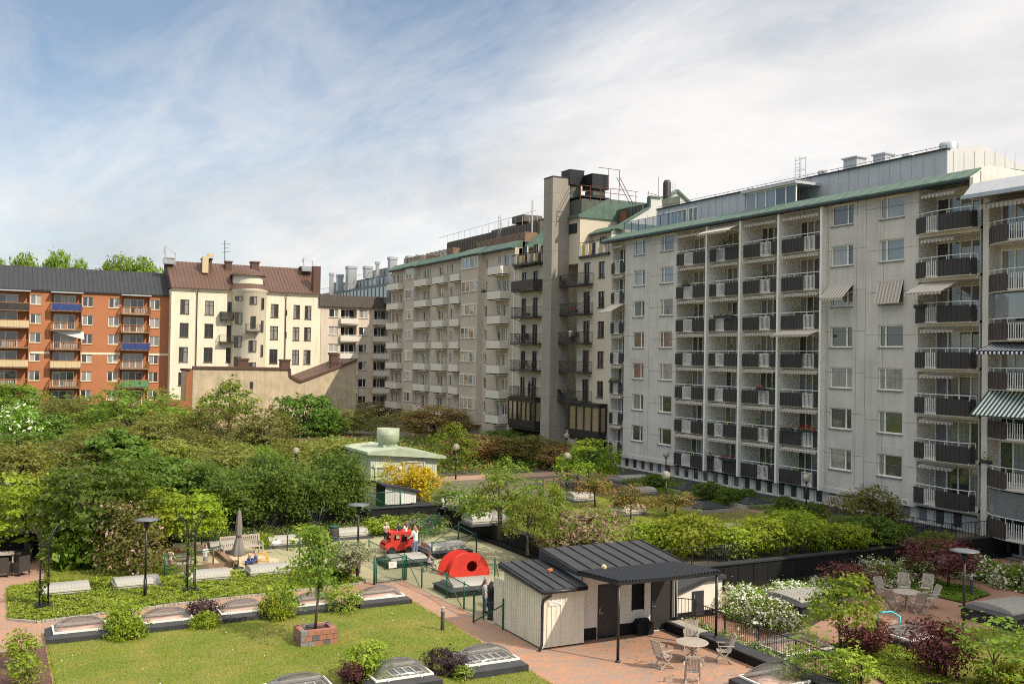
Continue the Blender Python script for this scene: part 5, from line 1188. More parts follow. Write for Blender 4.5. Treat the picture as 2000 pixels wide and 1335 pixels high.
# ---- iron fences
def iron_fence(pts, z, h, label, step=.125):
    o = thing('iron_fence', (pts[0][0], pts[0][1], z), label, 'fence'); b = MB(); r = MB(); q = MB()
    for (a, c) in zip(pts, pts[1:]):
        L_ = math.dist(a, c); n = int(L_ / step); r.bar((*a, z + h), (*c, z + h), .045, .03); r.bar((*a, z + .12), (*c, z + .12), .03)
        for i in range(n): t = i / n; x, y = a[0] + (c[0] - a[0]) * t, a[1] + (c[1] - a[1]) * t; (q if i % 16 == 0 else b).bar((x, y, z + (.0 if i % 16 == 0 else .12)), (x, y, z + h + (.02 if i % 16 == 0 else 0)), .05 if i % 16 == 0 else .016)
    q.bar((*pts[-1], z), (*pts[-1], z + h), .05)
    tag(b.build('baluster', M['black_metal'], o), kind='stuff'); r.build('rail', M['black_metal'], o); q.build('post', M['black_metal'], o); return o
iron_fence([(27.05, 60.6), (27.05, 38.6)], 1.03, .9, 'long black iron railing on the wall to the right of the playground')
iron_fence([(26.15, 33.2), (25.9, 24.0)], .05, .95, 'black iron railing along the flower strip beside the tea terrace')
iron_fence([(25.5, 33.9), (26.2, 33.2)], .0, 1.1, 'short black iron stair railing by the small sloping roofed annex')
iron_fence([(28.2, 38.6), (46.6, 38.6)], 1.0, 1.0, 'iron railing running behind the lime green shrubs on the black panelled wall')
iron_fence([(46.5, 38.1), (46.5, 41), (48.3, 41), (48.3, 38.1)], 1.0, 1.05, 'black iron railing round the garden steps'); iron_fence([(48.4, 38.4), (52.2, 38.4)], 1.0, 1.05, 'iron railing on the short wall next to the curved balconies')
# ---- garden steps
b = MB()
for i in range(7): b.box(46.65, 48.25, 38.0 + i * .36, 38.0 + (i + 1) * .36, -.05, .14 * (i + 1))
tag(b.build('garden_steps', M['stone_edge']), 'flight of stone steps with black railings between the two black walls', 'steps')
# ---- green wire mesh fences
def wire_fence(pts, h, label, braces=(), z=0.0, mesh=True, posts=True):
    o = thing('wire_fence', (pts[0][0], pts[0][1], z), label, 'fence')
    for p in pts:
        b = MB(); b.tube([(p[0], p[1], z), (p[0], p[1], z + h + .06)], .038, 8); b.ball((p[0], p[1], z + h + .06), .042, 8); b.build('post', M['green_metal'], o)
    for a, c in zip(pts, pts[1:]): b = MB(); b.tube([(*a, z + h), (*c, z + h)], .026, 6); b.build('rail', M['green_metal'], o)
    for i, j in braces: b = MB(); b.tube([(*pts[i], z + h - .08), (pts[i][0] + (pts[j][0] - pts[i][0]) * .86, pts[i][1] + (pts[j][1] - pts[i][1]) * .86, z + .05)], .022, 6); b.build('brace', M['green_metal'], o)
    if mesh:
        b = MB()
        for a, c in zip(pts, pts[1:]):
            L_ = math.dist(a, c); s = .085; n = int((L_ + h) / s); ux, uy = (c[0] - a[0]) / L_, (c[1] - a[1]) / L_
            for k in range(n):
                for sg in (1, -1):
                    t0, t1 = k * s - h, k * s                  # diagonal strand from bottom t0 to top t1
                    z0, z1 = 0, h
                    if t0 < 0: z0 = -t0; t0 = 0
                    if t1 > L_: z1 = h - (t1 - L_); t1 = L_
                    if t1 <= t0: continue
                    if sg < 0: t0, t1 = L_ - t0, L_ - t1
                    P0 = (a[0] + ux * t0, a[1] + uy * t0, z + z0); P1 = (a[0] + ux * t1, a[1] + uy * t1, z + z1)
                    b.add([P0, P1, (P1[0], P1[1], P1[2] + .012), (P0[0], P0[1], P0[2] + .012)], [(0, 1, 2, 3)])
        tag(b.build('wire_mesh', M['green_metal'], o), kind='stuff')
    return o
F = lambda *a: [G(x, y)[:2] for x, y in a]
wire_fence(F((793, 1132), (823.5, 1148), (872, 1169), (906, 1189), (944, 1209)), 1.12, 'green wire fence with slanting braces between the brick path and the playground', ((0, 1), (2, 3)))
gp = F((731, 1141), (793, 1132)); g = thing('playground_gate', (*gp[0], 0), 'green framed wire gate carrying a white notice', 'gate')
b = MB(); b.tube([(*gp[0], 0), (*gp[0], 1.35)], .06, 8); b.build('post', M['green_metal'], g); b = MB(); b.tube([(gp[1][0] - .1, gp[1][1], 0), (gp[1][0] - .1, gp[1][1], 1.3)], .05, 8); b.build('post', M['green_metal'], g)
b = MB(); P_ = [(gp[0][0] + .1, gp[0][1], .08), (gp[1][0] - .2, gp[1][1], .08), (gp[1][0] - .2, gp[1][1], 1.15), (gp[0][0] + .1, gp[0][1], 1.15)]
for a, c in zip(P_, P_[1:] + P_[:1]): b.tube([a, c], .03, 6)
b.build('gate_frame', M['green_metal'], g); b = MB()
for k in range(30):
    for sg in (1, -1):
        x0 = P_[0][0] + k * .09 - 1.07 if sg > 0 else P_[1][0] - k * .09 + 1.07; x1 = x0 + 1.07 * sg; z0, z1 = .08, 1.15; lo, hi = P_[0][0], P_[1][0]
        def cl(x, z, X, Z, B): t = (B - x) / (X - x); return B, z + (Z - z) * t
        if sg > 0:
            if x0 < lo: x0, z0 = cl(x0, z0, x1, z1, lo)
            if x1 > hi: x1, z1 = cl(x0, z0, x1, z1, hi)
            if x0 >= x1: continue
        else:
            if x0 > hi: x0, z0 = cl(x0, z0, x1, z1, hi)
            if x1 < lo: x1, z1 = cl(x0, z0, x1, z1, lo)
            if x0 <= x1: continue
        yy = lambda x: gp[0][1] + (gp[1][1] - gp[0][1]) * (x - gp[0][0]) / (gp[1][0] - gp[0][0])
        b.add([(x0, yy(x0), z0), (x1, yy(x1), z1), (x1, yy(x1), z1 + .006), (x0, yy(x0), z0 + .006)], [(0, 1, 2, 3)])
tag(b.build('wire_mesh', M['green_metal'], g), kind='stuff')
b = MB(); xm = gp[0][0] + .95; ym = gp[0][1] + .15 - .06; b.box(xm - .2, xm + .2, ym - .03, ym - .02, .72, 1.02, 0)
for i in range(5): b.box(xm - .14, xm + .14 - .05 * (i % 2), ym - .034, ym - .0305, .95 - i * .045, .962 - i * .045, 1)
b.build('notice', [M['plain_white'], M['orange_wood']], g)
wire_fence(F((720, 1096), (752, 1112), (793, 1132)), 1.1, 'green wire fence in front of the low skylight behind the gate', ())
wire_fence(F((843, 1103), (930, 1083)), 1.15, 'green rail fence behind the red dome around the ribbed skylight', ((1, 0),), mesh=False); wire_fence(F((843, 1103), (895, 1062)), 1.15, 'green rail fence running back beside the ribbed skylight', (), mesh=False); wire_fence(F((895, 1062), (930, 1083)), 1.1, 'short green rail fence closing the ribbed skylight at the back', (), mesh=False)
wire_fence(F((857, 1044), (818, 1062)), 1.3, 'green wire fence with a long brace beside the lavender at the red bus', ((0, 1),))
wire_fence([G(966, 1141)[:2], (18.75, 36.2)], 1.2, 'short green fence meeting the board shed behind the woman in black', ((1, 0),))
wire_fence(F((321, 1126), (416, 1111)), 1.0, 'low green wire fence in front of the children in the sand', ()); wire_fence(F((394, 1063), (408, 1066), (421, 1078)), 1.25, 'green wire fence panel at the end of the wooden bench', ((0, 2),))
wire_fence(F((561, 1075), (585, 1088), (662, 1090)), 1.15, 'green posts and rail on the sandy yard behind the planter tree', ((2, 1),), mesh=False)
wire_fence([G(718, 1000, 1.03)[:2], G(782, 995, 1.03)[:2]], 1.2, 'green wire fence on the dry grass in front of the small white shed', ((0, 1),), 1.03); wire_fence([G(600, 1008, 1.03)[:2], G(690, 990, 1.03)[:2]], 1.2, 'green wire fence half swallowed by the dark hedge', ((1, 0),), 1.03)
b = MB(); gp2 = G(984, 1217); b.bar((18.0, 37.4, .05), (18.65, 36.0, 1.0), .05); b.bar((18.65, 36.0, 0), (18.65, 36.0, 1.25), .06); b.bar((18.0, 37.4, 0), (18.0, 37.4, 1.2), .06); tag(b.build('fence_post', M['green_metal']), 'pair of braced green posts at the corner of the board shed', 'post')
# ---- the tarred roof shed with its corrugated canopy
sh = thing('garden_shed', (20.6, 33.3, 0), 'cream shed with black doors, black felt roof and a corrugated canopy on posts', 'shed')
xr = 25.35; b = MB(); wf = Fr((0, 33.3), (1, 0), (0, -1)); b = wf.mb()
wallgrid(b, 20.6, xr, 0, 2.66, [(21.45, 22.45, 0, 2.12), (23.08, 23.66, .95, 2.25), (24.0, 25.08, .02, 2.16)], depth=.12); 
b.add([(20.6, 0, 0), (20.6, -2.9, 0), (20.6, -2.9, 3.0), (20.6, 0, 2.66)], [(0, 1, 2, 3)]); b.add([(xr, 0, 0), (xr, -2.9, 0), (xr, -2.9, 3.0), (xr, 0, 2.66)], [(0, 1, 2, 3)]); b.add([(20.6, -2.9, 0), (xr, -2.9, 0), (xr, -2.9, 3), (20.6, -2.9, 3)], [(0, 1, 2, 3)])
b.build('wall', M['shed_white'], sh)
b = wf.mb()
for a, c in ((20.6, 21.4), (22.5, 23.95), (25.1, xr + .01)): b.box(a, c, 0, .025, 0, .46)
b.build('plinth', M['tar'], sh)
for (a, c, z1) in ((21.45, 22.45, 2.1), (24.0, 25.08, 2.14)):
    b = wf.mb(); b.box(a + .04, c - .04, -.09, -.03, .03, z1 - .04); o = b.build('door', M['frame_dark'], sh)
    b = wf.mb(); b.box(a, a + .05, -.1, .015, 0, z1); b.box(c - .05, c, -.1, .015, 0, z1); b.box(a, c, -.1, .018, z1 - .05, z1 + .02); b.build('door_frame', M['black_metal'], o)
    b = wf.mb(); b.box(a + .10, a + .14, -.03, -.015, .95, 1.15); b.bar((a + .12, .01, 1.0), (a + .26, .01, 1.0), .025); b.ball((a + .12, -.01, 1.2), .03, 8); b.build('handle', M['steel'], o)
b = wf.mb(); b.box(23.08, 23.66, -.10, -.06, .95, 2.25)
for i in range(16): b.box(23.1, 23.64, -.06, -.03, .98 + i * .078, 1.02 + i * .078)
ring_ = [(23.06, 23.12), (23.62, 23.68)]
for a, c in ring_: b.box(a, c, -.06, .012, .92, 2.28)
b.build('louvre', M['tar'], sh)
b = wf.mb(); b.box(23.12, 23.78, .03, .36, .06, .52); b.box(23.2, 23.72, .06, .32, .52, .62); b.box(23.55, 23.86, .36, .44, .04, .48); b.build('vent_box', M['tar'], sh)
b = wf.mb(); b.box(21.7, 22.05, .02, .12, 2.26, 2.36); b.build('wall_light', M['plain_white'], sh)
b = MB(); b.prism([(33.1, 2.58), (33.1, 2.72), (36.25, 3.1), (36.25, 2.66)], 20.42, xr + .25, 'x'); slope_seams(b, (20.5, 33.1, 2.74), (xr + .15, 33.1, 2.74), (20.5, 36.25, 3.12), (xr + .15, 36.25, 3.12), 8, .028); b.build('roof', M['black_roof'], sh)
b = MB(); vs = []; fs = []; nx, ny = 312, 8; x0, x1 = 20.42, 25.1   # corrugated sheet, sagging a little
for j in range(ny + 1):
    for i in range(nx + 1):
        x = x0 + (x1 - x0) * i / nx; t = j / ny; sag = -.05 * math.sin(math.pi * (i / nx)) * t
        vs.append((x, 33.25 - 2.95 * t, 2.76 + .20 * t + sag + .03 * math.cos(i * math.pi / 5)))
for j in range(ny):
    for i in range(nx): k = j * (nx + 1) + i; fs.append((k, k + 1, k + nx + 2, k + nx + 1))
b.add(vs, fs, 0, True); b.bar((x0, 33.2, 2.68), (x0, 30.35, 2.88), .07, .12); b.bar((x1, 33.2, 2.68), (x1, 30.35, 2.88), .07, .12); b.bar((x0 - .03, 30.36, 2.86), (x1 + .03, 30.36, 2.84), .09, .12); b.bar((x0, 31.8, 2.76), (x1, 31.8, 2.74), .06); b.build('canopy', M['black_metal'], sh)
for x, y, z0 in ((20.5, 30.42, 0), (25.02, 30.42, .36)):
    b = MB(); b.tube([(x, y, z0), (x, y, 2.84)], .055, 12); b.lathe([(.10, 0), (.10, .05), (.06, .08)], (x, y, z0), 12); b.build('post', M['black_metal'], sh)
b = wf.mb(); b.tube([(25.2, .10, 2.5), (25.2, .10, .5), (25.3, .2, .3), (25.5, .35, .12)], .05, 8); b.tube([(20.65, .10, 2.6), (20.65, .10, .1)], .02, 6); b.build('downpipe', M['black_metal'], sh)
ln = thing('lean_to_shed', (18.7, 32.9, 0), 'cream vertical board lean-to with a black felt roof and bent black downpipe', 'shed')
b = MB(); b.prism([(32.9, .06), (32.9, 2.24), (36.05, 2.56), (36.05, .06)], 18.7, 20.58, 'x')
n = 17
for i in range(n): y = 32.92 + i * .187; z = 2.24 + (y - 32.9) * .1; b.box(18.675, 18.70, y, y + .045, .08, z)
for i in range(10): x = 18.72 + i * .2; b.box(x, x + .045, 32.875, 32.9, .06, 2.22)
b.build('board_wall', M['shed_cream'], ln)
b = MB(); b.prism([(32.68, 2.17), (32.68, 2.29), (36.25, 2.66), (36.25, 2.45)], 18.52, 20.6, 'x'); slope_seams(b, (18.62, 32.68, 2.31), (20.55, 32.68, 2.31), (18.62, 36.25, 2.68), (20.55, 36.25, 2.68), 4, .026); b.build('roof', M['black_roof'], ln)
b = MB(); b.tube([(18.55, 32.66, 2.2), (20.55, 32.66, 2.2)], .07, 8); b.tube([(18.95, 32.66, 2.16), (18.95, 32.7, 2.05), (18.68, 32.78, 1.9), (18.66, 32.8, 1.7), (18.66, 32.8, .2), (18.5, 32.7, .05)], .055, 8); b.build('downpipe', M['black_metal'], ln)
b = MB(); b.box(19.0, 19.55, 32.865, 32.87, 1.62, 1.80, 0)
for i in range(3): b.box(19.05, 19.5 - .08 * (i % 2), 32.86, 32.864, 1.755 - i * .05, 1.77 - i * .05, 1)
b.build('sign', [M['plain_white'], M['stone_edge']], ln)
b = MB(); b.box(18.72, 18.78, 36.1, 36.95, .06, 1.95)
for i in range(5): b.box(18.69, 18.72, 36.12 + i * .19, 36.16 + i * .19, .08, 1.93)
b.build('side_door', M['shed_cream'], ln)
b = MB(); pb = GY(1063, 1098, 34.9); b.obox((20.0, 34.6, 2.56), (.3, .12, .1), .6); tag(b.build('brick', M['red_brick']), 'loose red brick lying on the lean-to roof', 'brick')
b = MB(); pbl = (21.55, 33.05, 2.74 + .115); b.ball(pbl, .115, 18)
for a, c in ((.3, .6), (1.7, .2), (2.9, .7), (4.2, .3), (5.3, .8), (0, 1.5)): b.lathe([(0, .1165), (.032, .112)], pbl, 5, 1) if c == 1.5 else b.ball((pbl[0] + .09 * math.cos(a) * math.cos(c), pbl[1] + .09 * math.sin(a) * math.cos(c), pbl[2] + .09 * math.sin(c)), .034, 8, 1)
tag(b.build('football', [M['cream_panel'], M['black_metal']], org=(21.55, 33.05, 2.74)), 'white and black football resting on the shed roof above the canopy', 'ball')
an = thing('annex_shed', (25.4, 34.3, 0), 'small white rendered annex with a slanting black roof and a low dark door', 'shed')
Ya = 34.3; tp = [GY(x, y, Ya) for x, y in ((1322, 1163), (1376, 1130), (1411, 1126))]; xe = GY(1410, 1180, Ya)[0]
b = MB(); b.prism([(25.4, 0), (25.4, tp[0][2] - .1), (tp[1][0], tp[1][2] - .12), (xe, tp[2][2] - .12), (xe, 0)], Ya, 37.8, 'y'); b.build('wall', M['shed_white'], an)
b = MB(); b.prism([(25.38, tp[0][2] - .12), (25.38, tp[0][2] + .12), (tp[1][0], tp[1][2] + .1), (xe + .12, tp[2][2] + .1), (xe + .12, tp[2][2] - .06), (tp[1][0], tp[1][2] - .08)], Ya - .15, 37.9, 'y'); b.build('roof', M['black_roof'], an)
d0, d1 = GY(1352, 1180, Ya - .02)[0], GY(1374, 1180, Ya - .02)[0]; zt = GY(1362, 1153, Ya)[2]
b = MB(); b.box(d0, d1, Ya - .04, Ya - .002, .1, zt); o = b.build('door', M['slate_metal'], an); b = MB(); b.box(d0 + .06, d0 + .1, Ya - .07, Ya - .04, .85, 1.0); b.build('handle', M['steel'], o)
b = MB(); b.box(25.4, xe + .01, Ya - .03, Ya - .001, 0, .28); b.build('plinth', M['tar'], an)
b = MB(); b.box(24.7, 25.32, 23.5, 33.25, 0, .32, 0)
for i in range(9): b.box(24.66, 25.36, 23.52 + i * 1.08, 23.52 + i * 1.08 + 1.06, .32, .38, 1)
tag(b.build('kerb_wall', [M['tar'], M['black_roof']]), 'low black kerb wall with slab tops at the right side of the tea terrace', 'kerb')
b = MB(); b.box(24.75, 25.25, 31.2, 33.0, .383, .41); 
for i in range(16): b.box(24.76, 25.24, 31.22 + i * .11, 31.26 + i * .11, .41, .425)
tag(b.build('door_mat', M['stone_edge']), 'grey grating lying on the black kerb wall beside the shed door', 'grating')
# ---- pale green shed with drum, small white shed
gs = thing('pale_green_shed', (25.85, 72.3, 1), 'pale green board shed with a big round ventilation drum on its roof', 'shed')
zl, zr = GY(723, 888, 72.3)[2], GY(853, 896, 72.3)[2]
b = MB(); b.box(25.85, 31.35, 72.3, 78.0, 1.35, min(zl, zr))
b.prism([(25.85, min(zl, zr) - .01), (31.35, min(zl, zr) - .01), (31.35, zr), (25.85, zl)], 72.3, 78, 'y')
for i in range(28): x = 25.87 + i * .197; b.box(x, x + .05, 72.27, 72.3, 1.36, zl + (zr - zl) * (x - 25.85) / 5.5)
for i in range(27): y = 72.4 + i * .2; b.box(25.82, 25.85, y, y + .05, 1.36, zl)
b.build('board_wall', M['pale_green'], gs)
b = MB(); b.box(25.95, 31.3, 72.35, 77.9, 1, 1.35); b.build('plinth', M['slate_metal'], gs)
b = MB(); b.prism([(25.45, zl + .06), (25.45, zl + .26), (28, zl + .45), (31.95, zr + .26), (31.95, zr + .05)], 71.85, 78.4, 'y'); slope_seams(b, (28, 71.86, zl + .46), (28, 78.39, zl + .46), (31.9, 71.86, zr + .27), (31.9, 78.39, zr + .27), 10, .02); b.build('roof', M['pale_green_roof'], gs)
pd = GY(761, 880, 74.0); b = MB(); b.lathe([(.68, 0), (.72, .42), (.88, .46), (.88, 1.5), (.83, 1.5), (.83, 1.0), (0, 1.0)], (pd[0], 74.4, zl + .35), 36); b.lathe([(.885, .95), (.90, .97), (.885, .99)], (pd[0], 74.4, zl + .35), 36); b.box(pd[0] - .6, pd[0] + .6, 73.8, 75.0, zl + .2, zl + .6); b.build('ventilation_drum', M['pale_green_roof'], gs)
def gyx(a, y=930): return GY(640 + a / 5.556, y, 72.2)[0]
def gyz(c, x=760): return GY(x, 800 + c / 5.556, 72.2)[2]
b = MB(); b.box(gyx(530), gyx(745), 72.2, 72.26, 1.2, gyz(640)); o = b.build('garage_door', M['pale_green_roof'], gs); b = MB(); x0, x1, zt = gyx(515), gyx(760), gyz(622); b.box(x0, x0 + .12, 72.17, 72.3, 1.2, zt); b.box(x1 - .12, x1, 72.17, 72.3, 1.2, zt); b.box(x0 - .1, x1 + .1, 72.15, 72.3, zt, zt + .1); b.build('door_frame', M['pale_green'], o)
b = MB(); b.box(gyx(835), gyx(1035), 72.2, 72.28, 1.9, gyz(590)); o = b.build('shutter', M['zinc'], gs); b = MB(); x0, x1, zt = gyx(818), gyx(1052), gyz(578); b.box(x0, x0 + .1, 72.16, 72.3, 1.8, zt); b.box(x1 - .1, x1, 72.16, 72.3, 1.8, zt); b.box(x0 - .1, x1 + .1, 72.14, 72.3, zt, zt + .1); b.build('frame', M['pale_green'], o)
b = MB(); pl_ = (gyx(790), 72.18, gyz(640)); b.ball(pl_, (.17, .1, .17), 14); b.build('wall_light', M['plain_white'], gs)
ws = thing('small_white_shed', (23.4, 62.6, 1), 'small white slatted shed with a slanting grey roof and an open dark side', 'shed')
a0, a1 = G(752, 992, 1.03), G(809, 987, 1.03); z0 = GY(752, 948, a0[1])[2]; z1 = GY(810, 960, a1[1])[2]
b = MB(); x0, x1, y0 = a0[0], a1[0], a0[1]; n = 13
for i in range(n):
    xa, xb = x0 + (x1 - x0) * i / n, x0 + (x1 - x0) * (i + 1) / n; zt = z0 + (z1 - z0) * (i + .5) / n; b.box(xa, xb - .02, y0 + .012 * (i % 2), y0 + .05, 1.25, zt)
b.box(x1 - .06, x1, y0 + .05, y0 + 1.5, 1.05, z1); b.build('slatted_wall', M['white_paint'], ws)
b = MB(); b.box(x0 - .05, x0, y0, y0 + 1.6, 1.03, z0 + .02); b.box(x0, x1 - .06, y0 + 1.5, y0 + 1.55, 1.03, z1); b.build('side_wall', M['tar'], ws)
b = MB(); b.prism([(x0 - .35, z0 + .05), (x0 - .35, z0 + .17), (x1 + .3, z1 + .12), (x1 + .3, z1)], y0 - .2, y0 + 1.8, 'y'); b.build('roof', M['slate_metal'], ws)
b = MB(); b.box(x1 - .4, x1 + .9, y0 - .6, y0 + .6, 1.0, 1.3); tag(b.build('cover_slab', M['slate_metal']), 'flat grey metal cover in front of the small white shed', 'cover')
# ---- garden furniture
def folding_chair():
    ms = []; b = MB()
    for i in range(6): b.box(-.22, .22, -.22 + i * .078, -.22 + i * .078 + .066, .42, .445)
    ms.append(('seat', b.mesh('seat', M['grey_wood'])))
    b = MB(); 
    for i in range(9): x = -.2 + i * .05; b.bar((x, .22, .50), (x, .42, .98), .034, .014)
    b.bar((-.235, .21, .46), (-.235, .44, 1.02), .045, .03); b.bar((.235, .21, .46), (.235, .44, 1.02), .045, .03); b.bar((-.24, .44, 1.0), (.24, .44, 1.0), .03, .07); b.bar((-.24, .225, .5), (.24, .225, .5), .03, .05); ms.append(('backrest', b.mesh('backrest', M['grey_wood'])))
    for s in (-1, 1):
        b = MB(); b.bar((s * .25, -.28, 0), (s * .25, .26, .52), .042, .028); ms.append(('leg', b.mesh('leg', M['grey_wood'])))
        b = MB(); b.bar((s * .215, .34, 0), (s * .215, -.20, .44), .042, .028); ms.append(('leg', b.mesh('leg', M['grey_wood'])))
        b = MB(); b.bar((s * .275, .36, .67), (s * .275, -.2, .665), .055, .022); b.bar((s * .265, -.12, .44), (s * .275, -.14, .66), .03, .03); ms.append(('armrest', b.mesh('armrest', M['grey_wood'])))
    b = MB(); b.bar((-.25, -.2, .05), (.25, -.2, .05), .03); b.bar((-.22, .27, .05), (.22, .27, .05), .03); ms.append(('stretcher', b.mesh('stretcher', M['grey_wood']))); return ms
def round_table(r):
    ms = []; b = MB(); n = 11
    for i in range(n):
        x0, x1 = -r + 2 * r * i / n, -r + 2 * r * (i + 1) / n - .012; e = [max(.02, r * r - min(r * r, x * x)) ** .5 for x in (x0, (x0 + x1) / 2, x1)]
        b.prism([(x0, -e[0]), ((x0 + x1) / 2, -e[1]), (x1, -e[2]), (x1, e[2]), ((x0 + x1) / 2, e[1]), (x0, e[0])], .70, .735)
    b.tube([(r * math.cos(a), r * math.sin(a), .71) for a in [k * math.pi / 16 for k in range(33)]], .025, 5); ms.append(('tabletop', b.mesh('tabletop', M['grey_wood'])))
    for a in range(4):
        an_ = math.pi / 4 + a * math.pi / 2; b = MB(); b.bar((math.cos(an_) * .45, math.sin(an_) * .45, 0), (-math.cos(an_) * .40, -math.sin(an_) * .40, .70), .05, .03) if a < 2 else b.bar((math.cos(an_) * .45, math.sin(an_) * .45, 0), (-math.cos(an_) * .38, -math.sin(an_) * .38, .69), .045, .03); ms.append(('leg', b.mesh('leg', M['grey_wood'])))
    return ms
CH = folding_chair()
t1 = G(1351, 1291); put('garden_table', round_table(.58), t1, 'round slatted teak table on the brick terrace in front of the shed', 'table')
for a, lab in (((1296, 1303), 'weathered folding armchair left of the terrace table'), ((1350, 1268), 'weathered folding armchair between the terrace table and the shed door'), ((1412, 1293), 'weathered folding armchair right of the terrace table by the black kerb'), ((1352, 1333), 'weathered folding armchair nearest the bottom edge at the terrace table')):
    p = G(*a); put('folding_chair', CH, p, lab, 'chair', 'teak chairs round the terrace table', math.atan2(t1[1] - p[1], t1[0] - p[0]) + math.pi / 2)
t2 = G(1770, 1186); put('garden_table', round_table(.62), t2, 'round slatted teak table with six chairs beside the white flowering shrubs', 'table')
for a, lab in (((1726, 1172), 'grey armchair facing out at the left rear of the six chair table'), ((1765, 1163), 'grey armchair half hidden behind the six chair table top'), ((1808, 1165), 'upright grey armchair at the right rear of the six chair table'), ((1745, 1192), 'folding armchair front left of the six chair table seen from behind'), ((1792, 1197), 'folding armchair front right of the six chair table seen from behind'), ((1816, 1186), 'tilted folding armchair at the far right of the six chair table')):
    p = G(*a); put('folding_chair', CH, p, lab, 'chair', 'teak chairs round the six chair table', math.atan2(t2[1] - p[1], t2[0] - p[0]) + math.pi / 2)
def wicker_chair():
    b = MB(); b.box(-.28, .28, -.28, .25, .40, .46); ms = [('seat', b.mesh('seat', M['wicker']))]
    b = MB(); b.prism([(-.32, .22), (.32, .22), (.28, .30), (-.28, .30)], .2, .95); b.box(-.34, -.26, -.28, .28, .15, .64); b.box(.26, .34, -.28, .28, .15, .64); b.box(-.26, .26, -.30, -.26, .12, .41); ms.append(('shell', b.mesh('shell', M['wicker'])))
    for sx in (-.29, .29):
        for sy in (-.25, .25): b = MB(); b.box(sx - .02, sx + .02, sy - .02, sy + .02, 0, .16); ms.append(('leg', b.mesh('leg', M['black_metal'])))
    b = MB(); b.box(-.25, .25, -.27, .22, .461, .53); ms.append(('cushion', b.mesh('cushion', M['canvas_grey']))); return ms
WC = wicker_chair()
for a, rz, lab in (((40, 1122), R(-140), 'dark wicker armchair with its back to the lawn at the left edge'), ((4, 1125), R(170), 'dark wicker armchair cut by the left edge'), ((45, 1098), R(-60), 'tilted wicker armchair beside the black wall')):
    put('wicker_chair', WC, G(*a), lab, 'chair', 'dark wicker armchairs by the black wall', rz)
b = MB(); b.box(-.8, .45, -.45, .45, .70, .74)
for i in range(8): b.box(-.8, .45, -.44 + i * .112, -.44 + i * .112 + .1, .741, .755)
tb_ = [('tabletop', b.mesh('tabletop', M['grey_wood']))]
for x in (-.7, .38):
    for y in (-.38, .38): b = MB(); b.box(x - .035, x + .035, y - .035, y + .035, 0, .7); tb_.append(('leg', b.mesh('leg', M['grey_wood'])))
put('garden_table', tb_, G(8, 1108), 'rectangular slatted wooden table among the wicker chairs', 'table')
def bench(w):
    ms = []; b = MB()
    for i in range(4): b.box(-w / 2, w / 2, -.28 + i * .12, -.28 + i * .12 + .105, .42, .45)
    ms.append(('seat', b.mesh('seat', M['grey_wood']))); b = MB(); n = int(w / .11)
    for i in range(n): x = -w / 2 + .06 + i * (w - .12) / (n - 1); b.bar((x, .22, .48), (x, .34, .96), .055, .016)
    b.bar((-w / 2, .35, .98), (w / 2, .35, .98), .05, .09); b.bar((-w / 2, .22, .48), (w / 2, .22, .48), .04, .07); ms.append(('backrest', b.mesh('backrest', M['grey_wood'])))
    for sx in (-1, 1):
        b = MB(); b.bar((sx * (w / 2 - .03), .22, 0), (sx * (w / 2 - .03), .37, 1.0), .065); ms.append(('leg', b.mesh('leg', M['grey_wood']))); b = MB(); b.bar((sx * (w / 2 - .03), -.26, 0), (sx * (w / 2 - .03), -.26, .64), .065); ms.append(('leg', b.mesh('leg', M['grey_wood']))); b = MB(); b.bar((sx * (w / 2 - .03), -.3, .65), (sx * (w / 2 - .03), .3, .65), .07, .035); ms.append(('armrest', b.mesh('armrest', M['grey_wood'])))
    return ms
p = G(472, 1083); put('garden_bench', bench(2.25), p, 'weathered wooden bench at the back of the sand', 'bench', None, R(8)); p = G(1640, 1000, 1.03); put('garden_bench', bench(2.2), p, 'dark wooden bench against the grey facade behind the globe lamp', 'bench', None, R(-75))
# closed parasol
p = G(465, 1110); o = thing('closed_parasol', p, 'closed grey canvas parasol beside the wooden bench', 'parasol'); b = MB(); b.tube([p, (p[0], p[1], 2.95)], .03, 8); b.build('pole', M['grey_wood'], o); b = MB(); vs = []; fs = []; prof = [(.02, 3.0), (.07, 2.92), (.13, 2.5), (.15, 2.0), (.11, 1.65), (.13, 1.55), (.24, 1.1), (.33, .75), (.30, .68)]
for i, (r, z) in enumerate(prof):
    for j in range(24): a = 2 * math.pi * j / 24; q = r * (1 + .22 * math.cos(a * 6 + i * .3)); vs.append((p[0] + q * math.cos(a), p[1] + q * math.sin(a), z))
for i in range(len(prof) - 1):
    for j in range(24): fs.append((i * 24 + j, i * 24 + (j + 1) % 24, (i + 1) * 24 + (j + 1) % 24, (i + 1) * 24 + j))
b.add(vs, fs, 0, True); c = b.build('canopy', M['canvas_grey'], o); b = MB(); b.lathe([(.125, 1.6), (.135, 1.66), (.125, 1.72)], (p[0], p[1], 0), 16); b.build('strap', M['wicker'], c); b = MB(); b.lathe([(.28, 0), (.28, .06), (.06, .1), (.04, .4)], p, 18); b.build('base', M['black_metal'], o)
p = G(12, 985, 1.0); o = thing('closed_parasol', (p[0], p[1], 1.0), 'closed dark parasol among the trees at the left edge', 'parasol'); b = MB(); b.tube([(p[0], p[1], 1), (p[0], p[1], 3.7)], .03, 8); b.build('pole', M['grey_wood'], o); b = MB(); b.lathe([(.03, 3.75), (.14, 3.2), (.2, 2.6), (.3, 2.2), (.26, 2.1)], (p[0], p[1], 0), 10); b.build('canopy', M['canvas_grey'], o)
